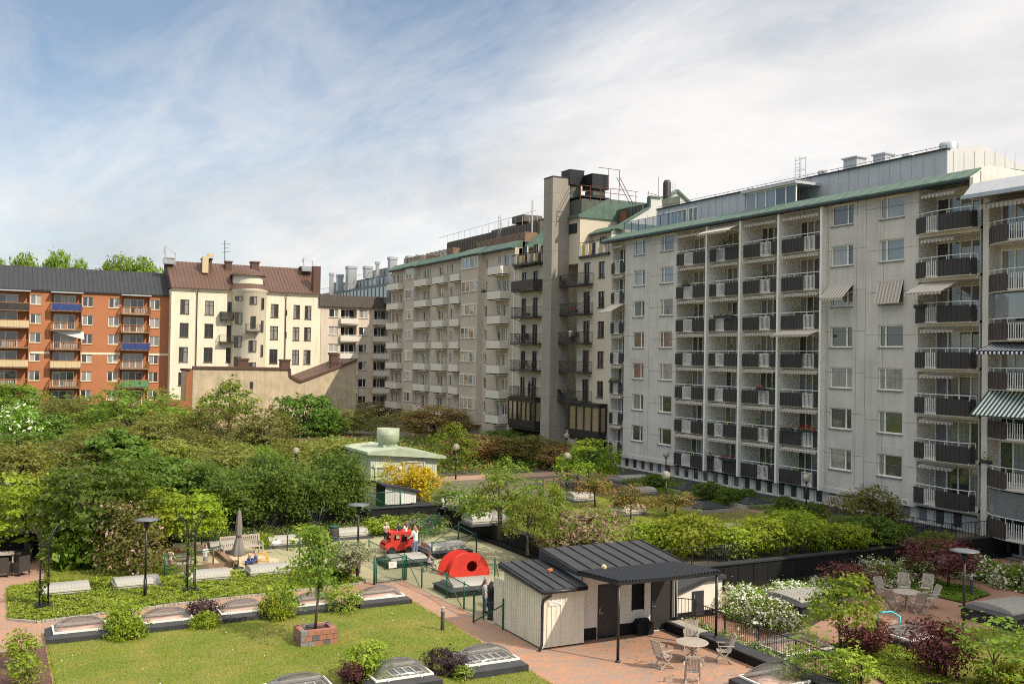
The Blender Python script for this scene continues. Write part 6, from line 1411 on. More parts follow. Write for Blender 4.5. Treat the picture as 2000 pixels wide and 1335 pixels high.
# sandpit boards
b = MB(); sp_ = [G(x, y) for x, y in ((316, 1082), (428, 1086), (452, 1108), (345, 1117))]
for a, c in zip(sp_, sp_[1:]): b.bar((a[0], a[1], .14), (c[0], c[1], .14), .14, .30)
b.bar((sp_[1][0], sp_[1][1], .31), (sp_[2][0], sp_[2][1], .31), .3, .04); b.bar((sp_[0][0], sp_[0][1], .31), (sp_[1][0], sp_[1][1], .31), .3, .04)
tag(b.build('sandpit_border', M['brown_wood'], org=sp_[0]), 'wooden board border of the sandpit by the children', 'sandpit border')
# brick planter with a young tree is filled in the planting section
pa, pb_, pc = G(567, 1251), G(588, 1265), G(657, 1255); PLX0, PLX1, PLY0, PLY1 = pb_[0], pc[0], min(pb_[1], pc[1]), pa[1]
PLY1 = PLY0 + max(1.0, min(1.6, PLY1 - PLY0)); pt = thing('brick_planter', ((PLX0 + PLX1) / 2, PLY0, 0), 'square planter of stacked red and grey blocks on the lawn', 'planter')
bl = MB(); Z = 0
for row in range(3):
    z0, z1 = row * .2 + .02, row * .2 + .212
    for side in range(4):
        Ls = (PLX1 - PLX0) if side < 2 else (PLY1 - PLY0); n = 5 if side < 2 else 4; off = .5 if row % 2 else 0
        for i in range(n + (1 if off else 0)):
            t0 = max(0, (i - off)) / n * Ls; t1 = min(n, i + 1 - off) / n * Ls - .008
            if t1 <= t0 + .02: continue
            m = rng.choice((0, 0, 0, 1, 1, 2)); e = rng.uniform(0, .012)
            if side == 0: bl.box(PLX0 + t0, PLX0 + t1, PLY0 - e, PLY0 + .2, z0, z1 - .008, m)
            elif side == 1: bl.box(PLX0 + t0, PLX0 + t1, PLY1 - .2, PLY1 + e, z0, z1 - .008, m)
            elif side == 2: bl.box(PLX0 - e, PLX0 + .2, PLY0 + .2 + t0 * .72, PLY0 + .2 + t1 * .72, z0, z1 - .008, m)
            else: bl.box(PLX1 - .2, PLX1 + e, PLY0 + .2 + t0 * .72, PLY0 + .2 + t1 * .72, z0, z1 - .008, m)
bl.build('block_wall', [mat('planter_red', (.34, .145, .095), .9, .25, 4, 30, bmp=.3), mat('planter_grey', (.235, .205, .185), .9, .2, 4, 30, bmp=.3), mat('planter_dark', (.115, .105, .105), .9, .2, 4, 30, bmp=.3)], pt)
b = MB(); b.box(PLX0 + .2, PLX1 - .2, PLY0 + .2, PLY1 - .2, 0, .52); b.build('soil', M['soil'], pt)
# plant frames
def plant_frame(p, h, label):
    o = thing('plant_frame', p, label, 'plant frame')
    for k in range(4):
        a = math.pi / 4 + k * math.pi / 2; c, s = math.cos(a), math.sin(a); b = MB()
        b.tube([(p[0] + c * .24, p[1] + s * .24, p[2]), (p[0] + c * .22, p[1] + s * .22, p[2] + h * .70), (p[0] + c * .28, p[1] + s * .28, p[2] + h * .82), (p[0] + c * .48, p[1] + s * .48, p[2] + h * .93), (p[0] + c * .72, p[1] + s * .72, p[2] + h * .985), (p[0] + c * .85, p[1] + s * .85, p[2] + h)], .026, 6); b.build('leg', M['black_metal'], o)
    b = MB()
    for f_, r in ((.35, .23), (.6, .225), (.78, .25)): b.tube([(p[0] + r * math.cos(t), p[1] + r * math.sin(t), p[2] + h * f_) for t in [k * math.pi / 8 for k in range(17)]], .014, 5)
    b.tube([(p[0], p[1], p[2] + h * .6), (p[0], p[1], p[2] + h)], .02, 5); b.build('hoop', M['black_metal'], o)
    b = MB(); b.box(p[0] - .32, p[0] + .32, p[1] - .32, p[1] + .32, p[2], p[2] + .2); b.build('planter_base', M['black_metal'], o); return o
PF = []
for a, yt, lab in (((85, 1188), 1028, 'black iron plant frame with ivy at the left end of the bed'), ((372, 1157), 1004, 'black iron plant frame with a thin climber before the sandpit'), ((617, 1118), 990, 'black iron plant frame behind the planter tree')):
    p = G(*a); h = GY(a[0], yt, p[1])[2]; plant_frame(p, h, lab); PF.append((p, h))
# ---- playground: red bus, red dome
bus = thing('toy_bus', (20.6, 52.6, 0), 'red wooden play bus with black wheels and cut out windows', 'play bus', None, 0)
bl_, bw_, bh_ = 1.75, .95, 1.22; Fs = Fr((19.55, 52.1), (math.cos(R(-4)), math.sin(R(-4))), (math.sin(R(-4)), -math.cos(R(-4))))
for d, nm in ((0, 0), (-bw_, 1)):
    b = Fs.mb(); hs_ = [(.52, .85, .78, 1.08), (.95, 1.28, .68, 1.08), (1.42, 1.62, .80, 1.02)]
    wallgrid(b, .35, bl_, .22, bh_, hs_, d=d, depth=.04); b.add([(.0, d, .22), (.35, d, .22), (.35, d, .70), (.12, d, .66), (.0, d, .5)], [(0, 1, 2, 3, 4)]); b.add([(.0, d - .04, .22), (.35, d - .04, .22), (.35, d - .04, .70), (.12, d - .04, .66), (.0, d - .04, .5)], [(0, 1, 2, 3, 4)]); wallgrid(b, .35, bl_, .22, bh_, hs_, d=d - .04, depth=.0)
    b.add([(.35, d, .7), (.35, d - .04, .7), (.22, d - .04, .7), (.22, d, .7), (.35, d, bh_), (.35, d - .04, bh_)], [(0, 1, 2, 3), (0, 4, 5, 1), (2, 3, 4, 5)]); b.build('side_panel', M['red_paint'], bus)
    for u in (.42, 1.38):
        b = Fs.mb(); pts = [(u + .21 * math.cos(t), .22 + .21 * math.sin(t)) for t in [k * math.pi / 12 for k in range(24)]]; dd = d + .012 if nm == 0 else d - .05; b.add([(q[0], dd + .03, q[1]) for q in pts] + [(q[0], dd, q[1]) for q in pts], [tuple(range(24)), tuple(range(24, 48))] + [(i, (i + 1) % 24, 24 + (i + 1) % 24, 24 + i) for i in range(24)]); b.build('wheel', M['black_metal'], bus)
b = Fs.mb(); b.box(.38, bl_, -bw_, -.04, bh_ - .1, bh_ - .06); b.box(.02, .06, -bw_, -.04, .22, .5); b.box(.06, .36, -bw_, -.04, .6, .64); b.box(.34, .38, -bw_, -.04, .64, .8); b.box(bl_ - .05, bl_, -bw_, -.04, .22, bh_ - .1); b.build('body_panel', M['red_paint'], bus)
b = Fs.mb(); b.box(.1, bl_ - .08, -bw_ + .01, -.05, .2, .24); b.box(.9, 1.2, -bw_ + .05, -.1, .45, .49); b.build('floor', M['orange_wood'], bus)
rd = thing('climbing_dome', (21.9, 45.6, 0), 'red half round climbing tunnel with a round hole in its front', 'climbing dome')
a0, a1 = G(877, 1128), G(956, 1122); rc = ((a0[0] + a1[0]) / 2, (a0[1] + a1[1]) / 2); rr = math.dist(a0[:2], a1[:2]) / 2; ang = math.atan2(a1[1] - a0[1], a1[0] - a0[0])
Fd = Fr(rc, (math.cos(ang), math.sin(ang)), (math.sin(ang), -math.cos(ang))); HH = rr * 1.10
def half(b, uc, d, r, hh, hole=None, th=.07):
    n = 40; outl = [(uc + r * math.cos(math.pi * i / n), hh * math.sin(math.pi * i / n) ** .9) for i in range(n + 1)]
    if not hole:
        b.add([(u, d, z) for u, z in outl], [tuple(range(n + 1))]); b.add([(u, d - th, z) for u, z in outl], [tuple(range(n + 1))[::-1]])
    else:
        hu, hz, hr = hole; full = outl + [(uc - r + 2 * r * i / 12, 0) for i in range(1, 12)]; N_ = len(full); hp = []
        for u, z in full: t = math.atan2(z - hz, u - hu); hp.append((hu + hr * math.cos(t), hz + hr * math.sin(t)))
        for dd in (d, d - th): b.add([(u, dd, z) for u, z in full] + [(u, dd, z) for u, z in hp], [(i, (i + 1) % N_, N_ + (i + 1) % N_, N_ + i) for i in range(N_)])
        b.add([(u, d, z) for u, z in hp] + [(u, d - th, z) for u, z in hp], [(i, (i + 1) % N_, N_ + (i + 1) % N_, N_ + i) for i in range(N_)])
    b.add([(u, d, z) for u, z in outl] + [(u, d - th, z) for u, z in outl], [(i, i + 1, n + 2 + i, n + 1 + i) for i in range(n)])
b = Fd.mb(); half(b, 0, 0, rr, HH, (rr * .12, HH * .42, rr * .25)); b.build('front_panel', M['red_paint'], rd)
b = Fd.mb(); half(b, -.30, -.85, rr * 1.0, HH * 1.0); b.build('rear_panel', M['red_paint'], rd)
b = Fd.mb(); n = 24; v_ = []
for d in (-.07, -.3, -.55, -.80):
    k = {-.07: .9, -.3: .80, -.55: .80, -.80: .88}[d]
    for i in range(n + 1): v_.append((rr * k * math.cos(math.pi * i / n), d, HH * k * math.sin(math.pi * i / n)))
b.add(v_, [(j * (n + 1) + i, j * (n + 1) + i + 1, (j + 1) * (n + 1) + i + 1, (j + 1) * (n + 1) + i) for j in range(3) for i in range(n)], 0, True); b.build('tunnel', M['red_paint'], rd)
# ---- small things
o = thing('planter_tub', G(686, 1120), 'rusty steel tub holding the grey green shrub beside the lamp', 'planter'); p = wloc(o); b = MB(); b.box(p[0] - .45, p[0] + .45, p[1] - .1, p[1] + .6, 0, .6); b.build('tub', M['rust'], o); b = MB(); b.box(p[0] - .42, p[0] + .42, p[1] - .07, p[1] + .57, .55, .62); b.build('soil', M['soil'], o)
p = G(651, 1056); o = thing('litter_bin', p, 'round dark bin behind the plant frame and flowers', 'bin'); b = MB(); b.lathe([(.26, 0), (.33, .25), (.33, .65), (.27, .85), (.27, .8), (0, .8)], p, 20); b.build('drum', M['wicker'], o); b = MB(); b.lathe([(.30, .84), (.33, .88), (.30, .92), (0, .93)], p, 20); b.build('lid', M['green_metal'], o)
p = G(765, 1112); b = MB(); b.obox((p[0], p[1] + .15, .2), (.3, .12, .42), .1, 0, -.25); tag(b.build('paper_bag', M['brown_wood'], org=p), 'brown paper bag leaning on the gate fence', 'bag')
p = G(513, 1100); o = thing('sand_toy', p, 'orange plastic toy frame on the sand right of the parasol', 'toy'); b = MB()
for x in (-.3, .3):
    for y in (0, .35): b.tube([(p[0] + x, p[1] + y, 0), (p[0] + x * .8, p[1] + y, .55)], .03, 6)
for y in (0, .35): b.tube([(p[0] - .26, p[1] + y, .5), (p[0] + .26, p[1] + y, .5)], .03, 6); b.tube([(p[0] - .3, p[1] + y, .15), (p[0] + .3, p[1] + y, .15)], .025, 6)
b.build('frame', M['yellow_panel'], o); b = MB(); b.lathe([(.12, -.04), (.14, 0), (.12, .04)], (p[0] - .4, p[1], .14), 12); b.build('wheel', M['black_metal'], o)
for a, m, lab in (((455, 1106), 'yellow_panel', 'yellow toy digger on the sand left of the parasol'), ((487, 1103), 'blue_cloth', 'dark blue toy truck in front of the parasol'), ((357, 1096), 'navy', 'dark plastic basin on the sand by the small table')):
    p = G(*a); o = thing('toy_truck' if 'basin' not in lab else 'basin', p, lab, 'toy')
    if 'basin' in lab: b = MB(); b.lathe([(.25, 0), (.36, .22), (.33, .22), (.22, .04), (0, .04)], p, 18); b.build('tub', M[m], o)
    else:
        b = MB(); b.box(p[0] - .22, p[0] + .1, p[1] - .1, p[1] + .1, .12, .24); b.box(p[0] + .1, p[0] + .25, p[1] - .1, p[1] + .1, .10, .34); b.build('body', M[m], o)
        for x in (-.14, .16):
            b = MB()
            for y in (-.12, .12): b.tube([(p[0] + x, p[1] + y - .02, .08), (p[0] + x, p[1] + y + .02, .08)], .08, 10)
            b.build('wheel', M['black_metal'], o)
p = G(358, 1107); o = thing('play_table', p, 'small low wooden play table in the sandpit', 'table'); b = MB(); b.box(p[0] - .45, p[0] + .45, p[1] - .25, p[1] + .25, .42, .46); b.build('tabletop', M['brown_wood'], o)
for x in (-.38, .38): b = MB(); b.box(p[0] + x - .03, p[0] + x + .03, p[1] - .2, p[1] + .2, 0, .42); b.build('leg', M['steel'], o)
g0, g1 = G(1714, 1232), G(1757, 1233); hgt = GY(1735, 1193, g0[1])[2]; o = thing('toy_goal', g0, 'turquoise plastic toy goal on the garden path', 'goal'); b = MB()
b.tube([g0, (g0[0], g0[1], hgt - .12), (g0[0] + .1, g0[1], hgt), (g1[0] - .1, g0[1] - .1, hgt), (g1[0], g1[1], hgt - .12), g1], .045, 8); b.build('goal_frame', M['turquoise'], o); b = MB(); b.tube([(g0[0] + .05, g0[1], hgt - .1), (g0[0] + .05, g0[1] + .55, .02), (g1[0], g1[1] + .55, .02), (g1[0], g1[1], hgt - .1)], .02, 6); b.build('rear_bar', M['plain_white'], o)
for a, c, lab in (((540, 1062), 'plain_white', 'crumpled white bag lying on the grey vaulted skylight'), ((574, 1056), 'cream_panel', 'white printed carrier bag on the grey vaulted skylight')):
    p = G(a[0], a[1], .55); b = MB(); b.ball((p[0], p[1] + .1, .60), (.28, .2, .12), 10); b.ball((p[0] + .12, p[1] + .1, .66), (.14, .12, .1), 8); tag(b.build('bag', M[c], org=p), lab, 'bag')
p = G(1062, 962, 1.0); o = thing('timber_rail', p, 'brown timber rail frame at the foot of the red brown trees', 'railing'); b = MB(); q = G(1128, 955, 1.0)
for t in (0, .5, 1): x, y = p[0] + (q[0] - p[0]) * t, p[1] + (q[1] - p[1]) * t; c = MB(); c.bar((x, y, 1), (x, y, 2.0), .12); c.build('post', M['brown_wood'], o)
for z in (1.5, 1.95): b.bar((p[0], p[1], z), (q[0], q[1], z), .05, .12)
b.build('rail', M['brown_wood'], o)
p = G(838, 1035); b = MB(); b.box(p[0] - .18, p[0] + .18, p[1] - .02, p[1], .5, .85, 0); b.bar((p[0], p[1] + .02, 0), (p[0], p[1] + .02, .8), .04, .04, 1); tag(b.build('notice_board', [M['plain_white'], M['green_metal']], org=p), 'white notice on a post in the lavender behind the red bus', 'sign')
# terrace umbrella frame and box ball by the beige block
p = G(985, 850, 1.0); o = thing('cantilever_parasol', p, 'folded white cantilever parasol on the ground terrace of the beige block', 'parasol'); b = MB(); b.bar(p, (p[0], p[1], 3.6), .1); b.bar((p[0], p[1], 3.6), (p[0] - 2.2, p[1] + 1.5, 3.3), .09); b.bar((p[0] - 2.2, p[1] + 1.5, 3.3), (p[0] - 2.3, p[1] + 1.5, 1.0), .06); b.build('frame', M['white_paint'], o); b = MB(); b.lathe([(.06, 3.4), (.25, 2.6), (.3, 1.6), (.2, 1.4)], (p[0] - .2, p[1] - .3, 0), 10); b.build('canopy', M['awning'], o)
# ================================================================== planting
def crown_np(seed, rx, ry, h0, h1, clumps, leaves, size, shape='round', clump_r=.35, gap=0.0, asp=.55):
    """leaves in clumps through the crown's volume; returns leaf centres' quads"""
    r = np.random.default_rng(seed); C = []; D = []
    hz = (h1 - h0) / 2; zc = (h0 + h1) / 2; k = 0
    lob = r.normal(0, 1, (9, 3)); lob /= np.linalg.norm(lob, axis=1)[:, None]; la = r.uniform(-.42, .5, 9)
    while k < clumps:
        d = r.normal(0, 1, 3); d /= np.linalg.norm(d)
        if shape == 'dome' and d[2] < -.15: continue
        rad = r.uniform(.30, 1.0) ** .5
        bulge = 1 + sum(a * max(0, (l @ d)) ** 4 for l, a in zip(lob, la)) + r.normal(0, .05)
        p = d * rad * bulge
        if shape == 'dome': p[2] = (p[2] + .15) / 1.15 * 2 - 1; p[2] = max(-1, min(1.2, p[2]))
        if shape == 'cone': s = .25 + .95 * (1 - (p[2] + 1) / 2); p[0] *= s; p[1] *= s
        if shape == 'layer': p[:2] /= max(.45, math.sqrt(max(0, 1 - min(1, d[2] ** 2)))) ** .7
        if shape == 'layer': p[2] = round(p[2] * 3.2) / 3.2 + r.normal(0, .05)
        if shape == 'vase': s = .45 + .6 * (p[2] + 1) / 2; p[0] *= s; p[1] *= s
        c = np.array([p[0] * rx, p[1] * ry, zc + p[2] * hz])
        n = int(leaves * r.uniform(.6, 1.4)); sc = clump_r * r.uniform(.5, 1.1)
        q = r.normal(0, 1, (n, 3)) * np.array([sc, sc, sc * (.5 if shape != 'layer' else .22)]) + c
        C.append(q); D.append(np.repeat(d[None], n, 0)); k += 1
    C = np.concatenate(C); D = np.concatenate(D); C[:, 2] = np.maximum(C[:, 2], .05); return C, D
def crown_mesh(name, seed, rx, ry, h0, h1, clumps, leaves, size, mats, frac=0, **kw):
    global nr
    C, D = crown_np(seed, rx, ry, h0, h1, clumps, leaves, size, **{k: v for k, v in kw.items() if k != 'asp'}); keep = nr; nr = np.random.default_rng(seed + 99)
    v, f = leafquads(C, size, .45, D, kw.get('asp', .55)); u = nr.uniform(0, 1, len(C))
    if frac:                                              # flowers sit on the outside and top
        e = (C[:, 0] / rx) ** 2 + (C[:, 1] / ry) ** 2 + ((C[:, 2] - (h0 + h1) / 2) / ((h1 - h0) / 2)) ** 2; mi = ((u < frac * 1.6) & (e > .45)).astype(int)
    else: mi = np.zeros(len(C), int)
    nr = keep; return np_mesh(name, v, f, mats, mi)
def trunk_mesh(seed, th, h1, rx, r0, nb=7, multi=1):
    r = random.Random(seed); b = MB()
    for s in range(multi):
        ox, oy = (r.uniform(-.15, .15), r.uniform(-.15, .15)) if multi > 1 else (0, 0); lean = (r.uniform(-.12, .12) * th, r.uniform(-.12, .12) * th)
        top = (ox + lean[0], oy + lean[1], th); b.tube([(ox, oy, -.05), (ox * 1.1 + lean[0] * .4, oy * 1.1 + lean[1] * .4, th * .5), top], [r0 * 1.25, r0, r0 * .8], 7)
        for k in range(nb):
            a = 2 * math.pi * k / nb + r.uniform(-.3, .3); L_ = rx * r.uniform(.5, .85); hz = th + (h1 - th) * r.uniform(.35, .85)
            b.tube([top, (top[0] + math.cos(a) * L_ * .35, top[1] + math.sin(a) * L_ * .35, th + (hz - th) * .5), (top[0] + math.cos(a) * L_, top[1] + math.sin(a) * L_, hz)], [r0 * .55, r0 * .36, r0 * .1], 5)
        b.tube([top, (top[0] * 1.2, top[1] * 1.2, th + (h1 - th) * .5), (top[0], top[1], th + (h1 - th) * .92)], [r0 * .7, r0 * .45, r0 * .1], 6)
    return b.mesh('trunk', M['bark'])
KIND = {}
def kind(key, rx, h0, h1, clumps, leaves, size, mats, frac=0, th=None, r0=.09, multi=1, shape='round', cr=.3, ry=None, variants=2, asp=.55, nb=7):
    KIND[key] = (rx, h1, [(crown_mesh('crown', hash(key) % 1 + sum(map(ord, key)) + 31 * i, rx, ry or rx, h0, h1, clumps, leaves, size, [L[m] for m in mats], frac, shape=shape, clump_r=cr, asp=asp), trunk_mesh(sum(map(ord, key)) + i, th if th is not None else h0 + .2, h1, rx, r0, nb, multi)) for i in range(variants)])
kind('round', 2.6, 1.2, 5.2, 240, 24, 0.230, ['green'], th=1.6, r0=.12)
kind('fluffy', 3.2, .5, 6.2, 304, 25, 0.203, ['green'], th=1.5, r0=.13, shape='dome')
kind('dark', 2.4, .2, 4.2, 240, 24, 0.230, ['dark'], th=1.0, r0=.10)
kind('bigleaf', 2.3, .2, 4.4, 260, 20, 0.340, ['dark'], th=1.0, r0=.10, asp=.6)
kind('olive', 2.7, .3, 4.4, 272, 24, 0.189, ['olive'], th=1.3, r0=.11, shape='dome')
kind('bronze', 2.5, .7, 4.2, 280, 24, 0.176, ['bronze'], th=1.3, r0=.11, shape='dome')
kind('redbrown', 2.4, .3, 4.2, 288, 24, 0.176, ['redbrown', 'bronze'], .25, th=1.2, r0=.10)
kind('maple', 2.6, .0, 4.2, 240, 28, 0.230, ['lime'], th=1.0, r0=.10, shape='layer', cr=.42)
kind('dogwood', 2.6, .0, 4.0, 224, 28, 0.257, ['dark'], th=.9, r0=.09, shape='layer', cr=.42)
kind('viburnum', 1.5, .1, 2.4, 200, 18, 0.297, ['green'], th=.4, r0=.05, multi=3, asp=.75)
kind('rose', 1.5, .2, 2.7, 260, 18, 0.135, ['bronze', 'pink'], .10, th=.4, r0=.03, multi=4, shape='dome')
kind('limeshrub', 1.6, .1, 2.3, 230, 21, 0.162, ['lime'], th=.4, r0=.035, multi=4, cr=.26)
kind('white', 1.3, .05, 1.35, 240, 18, 0.121, ['green', 'white'], .30, th=.3, r0=.03, multi=3, shape='dome', cr=.2)
kind('barberry', 1.15, .1, 1.75, 190, 20, 0.101, ['purple'], th=.4, r0=.03, multi=4, cr=.2, shape='vase')
kind('purpletree', 1.5, .9, 3.1, 220, 21, 0.135, ['purple'], th=1.0, r0=.06, cr=.3)
kind('blackbush', .75, .05, 1.15, 150, 18, 0.088, ['blackpurple'], th=.25, r0=.02, multi=3, cr=.13)
kind('mound', .75, .05, .85, 150, 18, 0.101, ['lime'], th=.2, r0=.02, multi=3, shape='dome', cr=.13)
kind('tuft', .7, .2, 1.5, 90, 15, 0.115, ['cover'], th=.3, r0=.018, multi=3, cr=.16)
kind('young', 1.25, 1.2, 4.4, 120, 17, 0.142, ['green'], th=1.5, r0=.05, cr=.22, shape='cone', nb=9)
kind('sapling', .9, .8, 3.2, 60, 14, 0.135, ['green'], th=1.1, r0=.025, cr=.2, nb=5)
kind('yellow', 2.2, .2, 3.6, 320, 24, 0.189, ['yellow'], th=.6, r0=.07, multi=2, cr=.3)
kind('fencemaple', 2.1, 1.5, 4.4, 161, 23, 0.176, ['olive', 'green'], .5, th=1.7, r0=.12, shape='dome', cr=.3)
kind('bright', 2.8, 1.2, 4.2, 256, 25, 0.189, ['green', 'lime'], .4, th=1.3, r0=.10, shape='dome', cr=.32)
kind('smallbronze', 1.4, 1.0, 2.6, 150, 18, 0.135, ['bronze', 'redbrown'], .3, th=1.2, r0=.05, shape='dome', cr=.22)
kind('pinkbush', 2.3, .1, 2.6, 264, 23, 0.162, ['pinkbrown', 'green'], .25, th=.5, r0=.04, multi=4, cr=.28)
kind('silver', 1.0, .3, 2.0, 150, 20, 0.115, ['silver'], th=.4, r0=.03, multi=3, cr=.2)
kind('spike', 2.6, .8, 6.0, 208, 21, 0.203, ['green', 'lime'], .35, th=1.3, r0=.10, shape='cone', cr=.32)
kind('blossom', 1.8, .5, 3.6, 220, 21, 0.176, ['green', 'white'], .10, th=1.0, r0=.08)
kind('lavender', 1.1, .1, 1.2, 160, 17, 0.108, ['violet', 'green'], .5, th=.2, r0=.015, multi=3, cr=.2)
kind('gardentree', 1.6, 1.55, 3.4, 115, 20, 0.162, ['green', 'lime'], .3, th=1.3, r0=.06, cr=.26, shape='dome')
kind('far', 7, 2, 14, 900, 30, .55, ['far'], th=4, r0=.35, cr=.8)
_used = {}
def plant(key, px_, py_, z, wpx, top, label, cat='tree', group=None, back=0.0, name=None):
    """stand a plant where the survey pixel meets level z; wpx / top give its width and height on the photograph"""
    rx, h1, vs = KIND[key]; p = G(px_, py_, z); dep = p[0] * _F0[0] + p[1] * _F0[1]
    if back: p = (p[0] * (1 + back / dep), p[1] * (1 + back / dep), z); dep += back
    w = wpx * dep / FPX / 2; zt = GY(px_, top, p[1])[2]; sx = w / rx; sz = max(.3, (zt - z) / h1)
    _used[key] = _used.get(key, -1) + 1; cm, tm = vs[_used[key] % len(vs)]
    o = thing(name or {'tree': 'tree', 'shrub': 'shrub', 'bush': 'bush'}.get(cat, 'shrub'), p, label, cat, group, rng.uniform(0, 6.28))
    child('crown', cm, o); child('trunk' if cat == 'tree' else 'stem', tm, o); o.scale = (sx, sx, sz); return o
T = 'trees and shrubs of the raised garden'
# left mass, front to back
plant('maple', 55, 1050, 1, 185, 925, 'layered bright green maple above the black wall at the left edge', 'tree', T)
plant('dogwood', 178, 1062, 1, 200, 905, 'dark green layered dogwood right of the bright maple', 'tree', T)
plant('viburnum', 152, 1106, 0, 118, 1016, 'large leaved green bush at the back of the lawn strip', 'shrub', T)
plant('rose', 262, 1118, 0, 128, 1000, 'bronze rose bush with pale pink flowers behind the disc lamp', 'shrub', T)
plant('viburnum', 205, 1108, 0, 70, 1060, 'low yellowish green bush between the large leaved bush and the roses', 'shrub', T)
plant('limeshrub', 290, 1045, 1, 150, 952, 'yellow green shrub behind the pink rose bush', 'shrub', T)
plant('maple', 365, 1042, 1, 130, 955, 'yellow green maple left of the dark hedge', 'tree', T)
plant('dark', 290, 1020, 1, 190, 880, 'glossy dark green tree behind the yellow green shrubs', 'tree', T, 3)
plant('dark', 395, 1015, 1, 120, 905, 'dark green bush at the left end of the hedge', 'shrub', T, 2)
plant('olive', 30, 985, 1, 190, 850, 'broad pale olive tree at the left edge above the closed parasol', 'tree', T, 2)
plant('bronze', 130, 975, 1, 160, 862, 'bronze leaved tree behind the bright green maple', 'tree', T, 5)
plant('bigleaf', 238, 960, 1, 140, 838, 'tree with drooping large dark leaves in the middle of the tree mass', 'tree', T, 3)
plant('olive', 330, 955, 1, 160, 845, 'olive tree right of the drooping large leaved tree', 'tree', T, 6)
plant('bronze', 442, 955, 1, 165, 862, 'bronze round tree above the left part of the hedge', 'tree', T, 0)
plant('olive', 170, 935, 1, 150, 835, 'yellowish olive tree behind the drooping large leaved tree', 'tree', T, 12)
plant('blossom', 28, 915, 1, 110, 788, 'tree with white blossom at the left edge', 'tree', T, 10)
plant('dark', 95, 915, 1, 110, 800, 'dark green tree right of the white blossom', 'tree', T, 14)
plant('round', 25, 880, 1, 125, 748, 'round bright green tree against the left end of the brick block', 'tree', T, 30)
plant('bronze', 125, 900, 1, 130, 778, 'bronze tree below the brick block between two green trees', 'tree', T, 22)
plant('fluffy', 250, 900, 1, 200, 752, 'big fluffy green tree in front of the brick block', 'tree', T, 18)
plant('fluffy', 140, 885, 1, 130, 770, 'soft green tree left of the big fluffy tree', 'tree', T, 30)
plant('bronze', 312, 900, 1, 130, 802, 'bronze tree before the side of the ochre firewall', 'tree', T, 10)
plant('fluffy', 335, 880, 1, 110, 785, 'green tree at the foot of the ochre firewall corner', 'tree', T, 28)
plant('spike', 445, 880, 1, 140, 742, 'tall light green tree with loose spikes before the firewall', 'tree', T, 22)
plant('bronze', 408, 898, 1, 110, 795, 'bronze crab tree with visible trunks under the spiky tree', 'tree', T, 8)
plant('bronze', 517, 902, 1, 135, 798, 'round bronze crab tree standing on the back lawn', 'tree', T, 4)
plant('dark', 592, 880, 1, 125, 768, 'dark green open topped tree before the lit firewall', 'tree', T, 18)
plant('olive', 660, 940, 1, 165, 842, 'grey olive tree left of the pale green shed', 'tree', T, 3)
plant('olive', 575, 930, 1, 110, 858, 'small grey olive tree behind the hedge lamp', 'tree', T, 6)
plant('bronze', 740, 850, 1, 120, 785, 'brown bare looking tree behind the pale green shed', 'tree', T, 25)
plant('redbrown', 850, 872, 1, 160, 790, 'wide red brown tree behind the green drum', 'tree', T, 12)
plant('bronze', 800, 862, 1, 110, 800, 'bronze tree between the firewall and the beige block', 'tree', T, 20)
plant('spike', 885, 925, 1, 110, 822, 'light green tree right of the pale green shed', 'tree', T, 3)
plant('redbrown', 950, 918, 1, 130, 848, 'red brown tree in front of the beige block end', 'tree', T, 4)
plant('bronze', 1040, 915, 1, 140, 852, 'bronze tree at the foot of the concrete tower', 'tree', T, 3)
plant('dark', 985, 890, 1, 100, 835, 'dark green bush under the beige block balconies', 'shrub', T, 8)
plant('redbrown', 1095, 925, 1, 110, 868, 'rust coloured shrub left of the bright green tree', 'shrub', T, 4)
plant('bright', 1148, 958, 1, 145, 862, 'bright green spreading tree left of the grey block', 'tree', T, 2)
plant('dark', 1120, 890, 1, 100, 862, 'low dark shrub before the winter gardens', 'shrub', T, 6)
plant('yellow', 806, 992, 1, 108, 908, 'golden yellow shrub beside the small white shed', 'shrub', T, 3)
for i, (k_, x, y, w, t, lab) in enumerate((('olive', 215, 905, 130, 815, 'olive tree in the gap left of the big fluffy green tree'), ('bronze', 380, 925, 120, 838, 'bronze tree just above the olive tree in the middle'), ('round', 500, 925, 90, 868, 'low green tree under the round bronze crab tree'), ('dark', 60, 935, 130, 838, 'dark bush between the white blossom and the olive tree'), ('round', 385, 868, 90, 805, 'green tree behind the bronze crab trees'), ('dark', 640, 880, 90, 812, 'dark leafy tree in front of the shaded firewall'), ('bronze', 690, 868, 90, 800, 'bronze tree at the corner of the firewall'), ('olive', 470, 930, 110, 865, 'olive bush left of the back lawn'), ('round', 200, 875, 110, 785, 'green tree at the foot of the brick block'), ('dark', 520, 860, 110, 820, 'dark tree row at the foot of the firewall'), ('olive', 80, 880, 110, 790, 'olive tree behind the white blossom'))):
    plant(k_, x, y, 1, w, t, lab, 'tree', T, (6, 4, 0, 8, 24, 20, 14, 2, 30, 30, 24)[i])
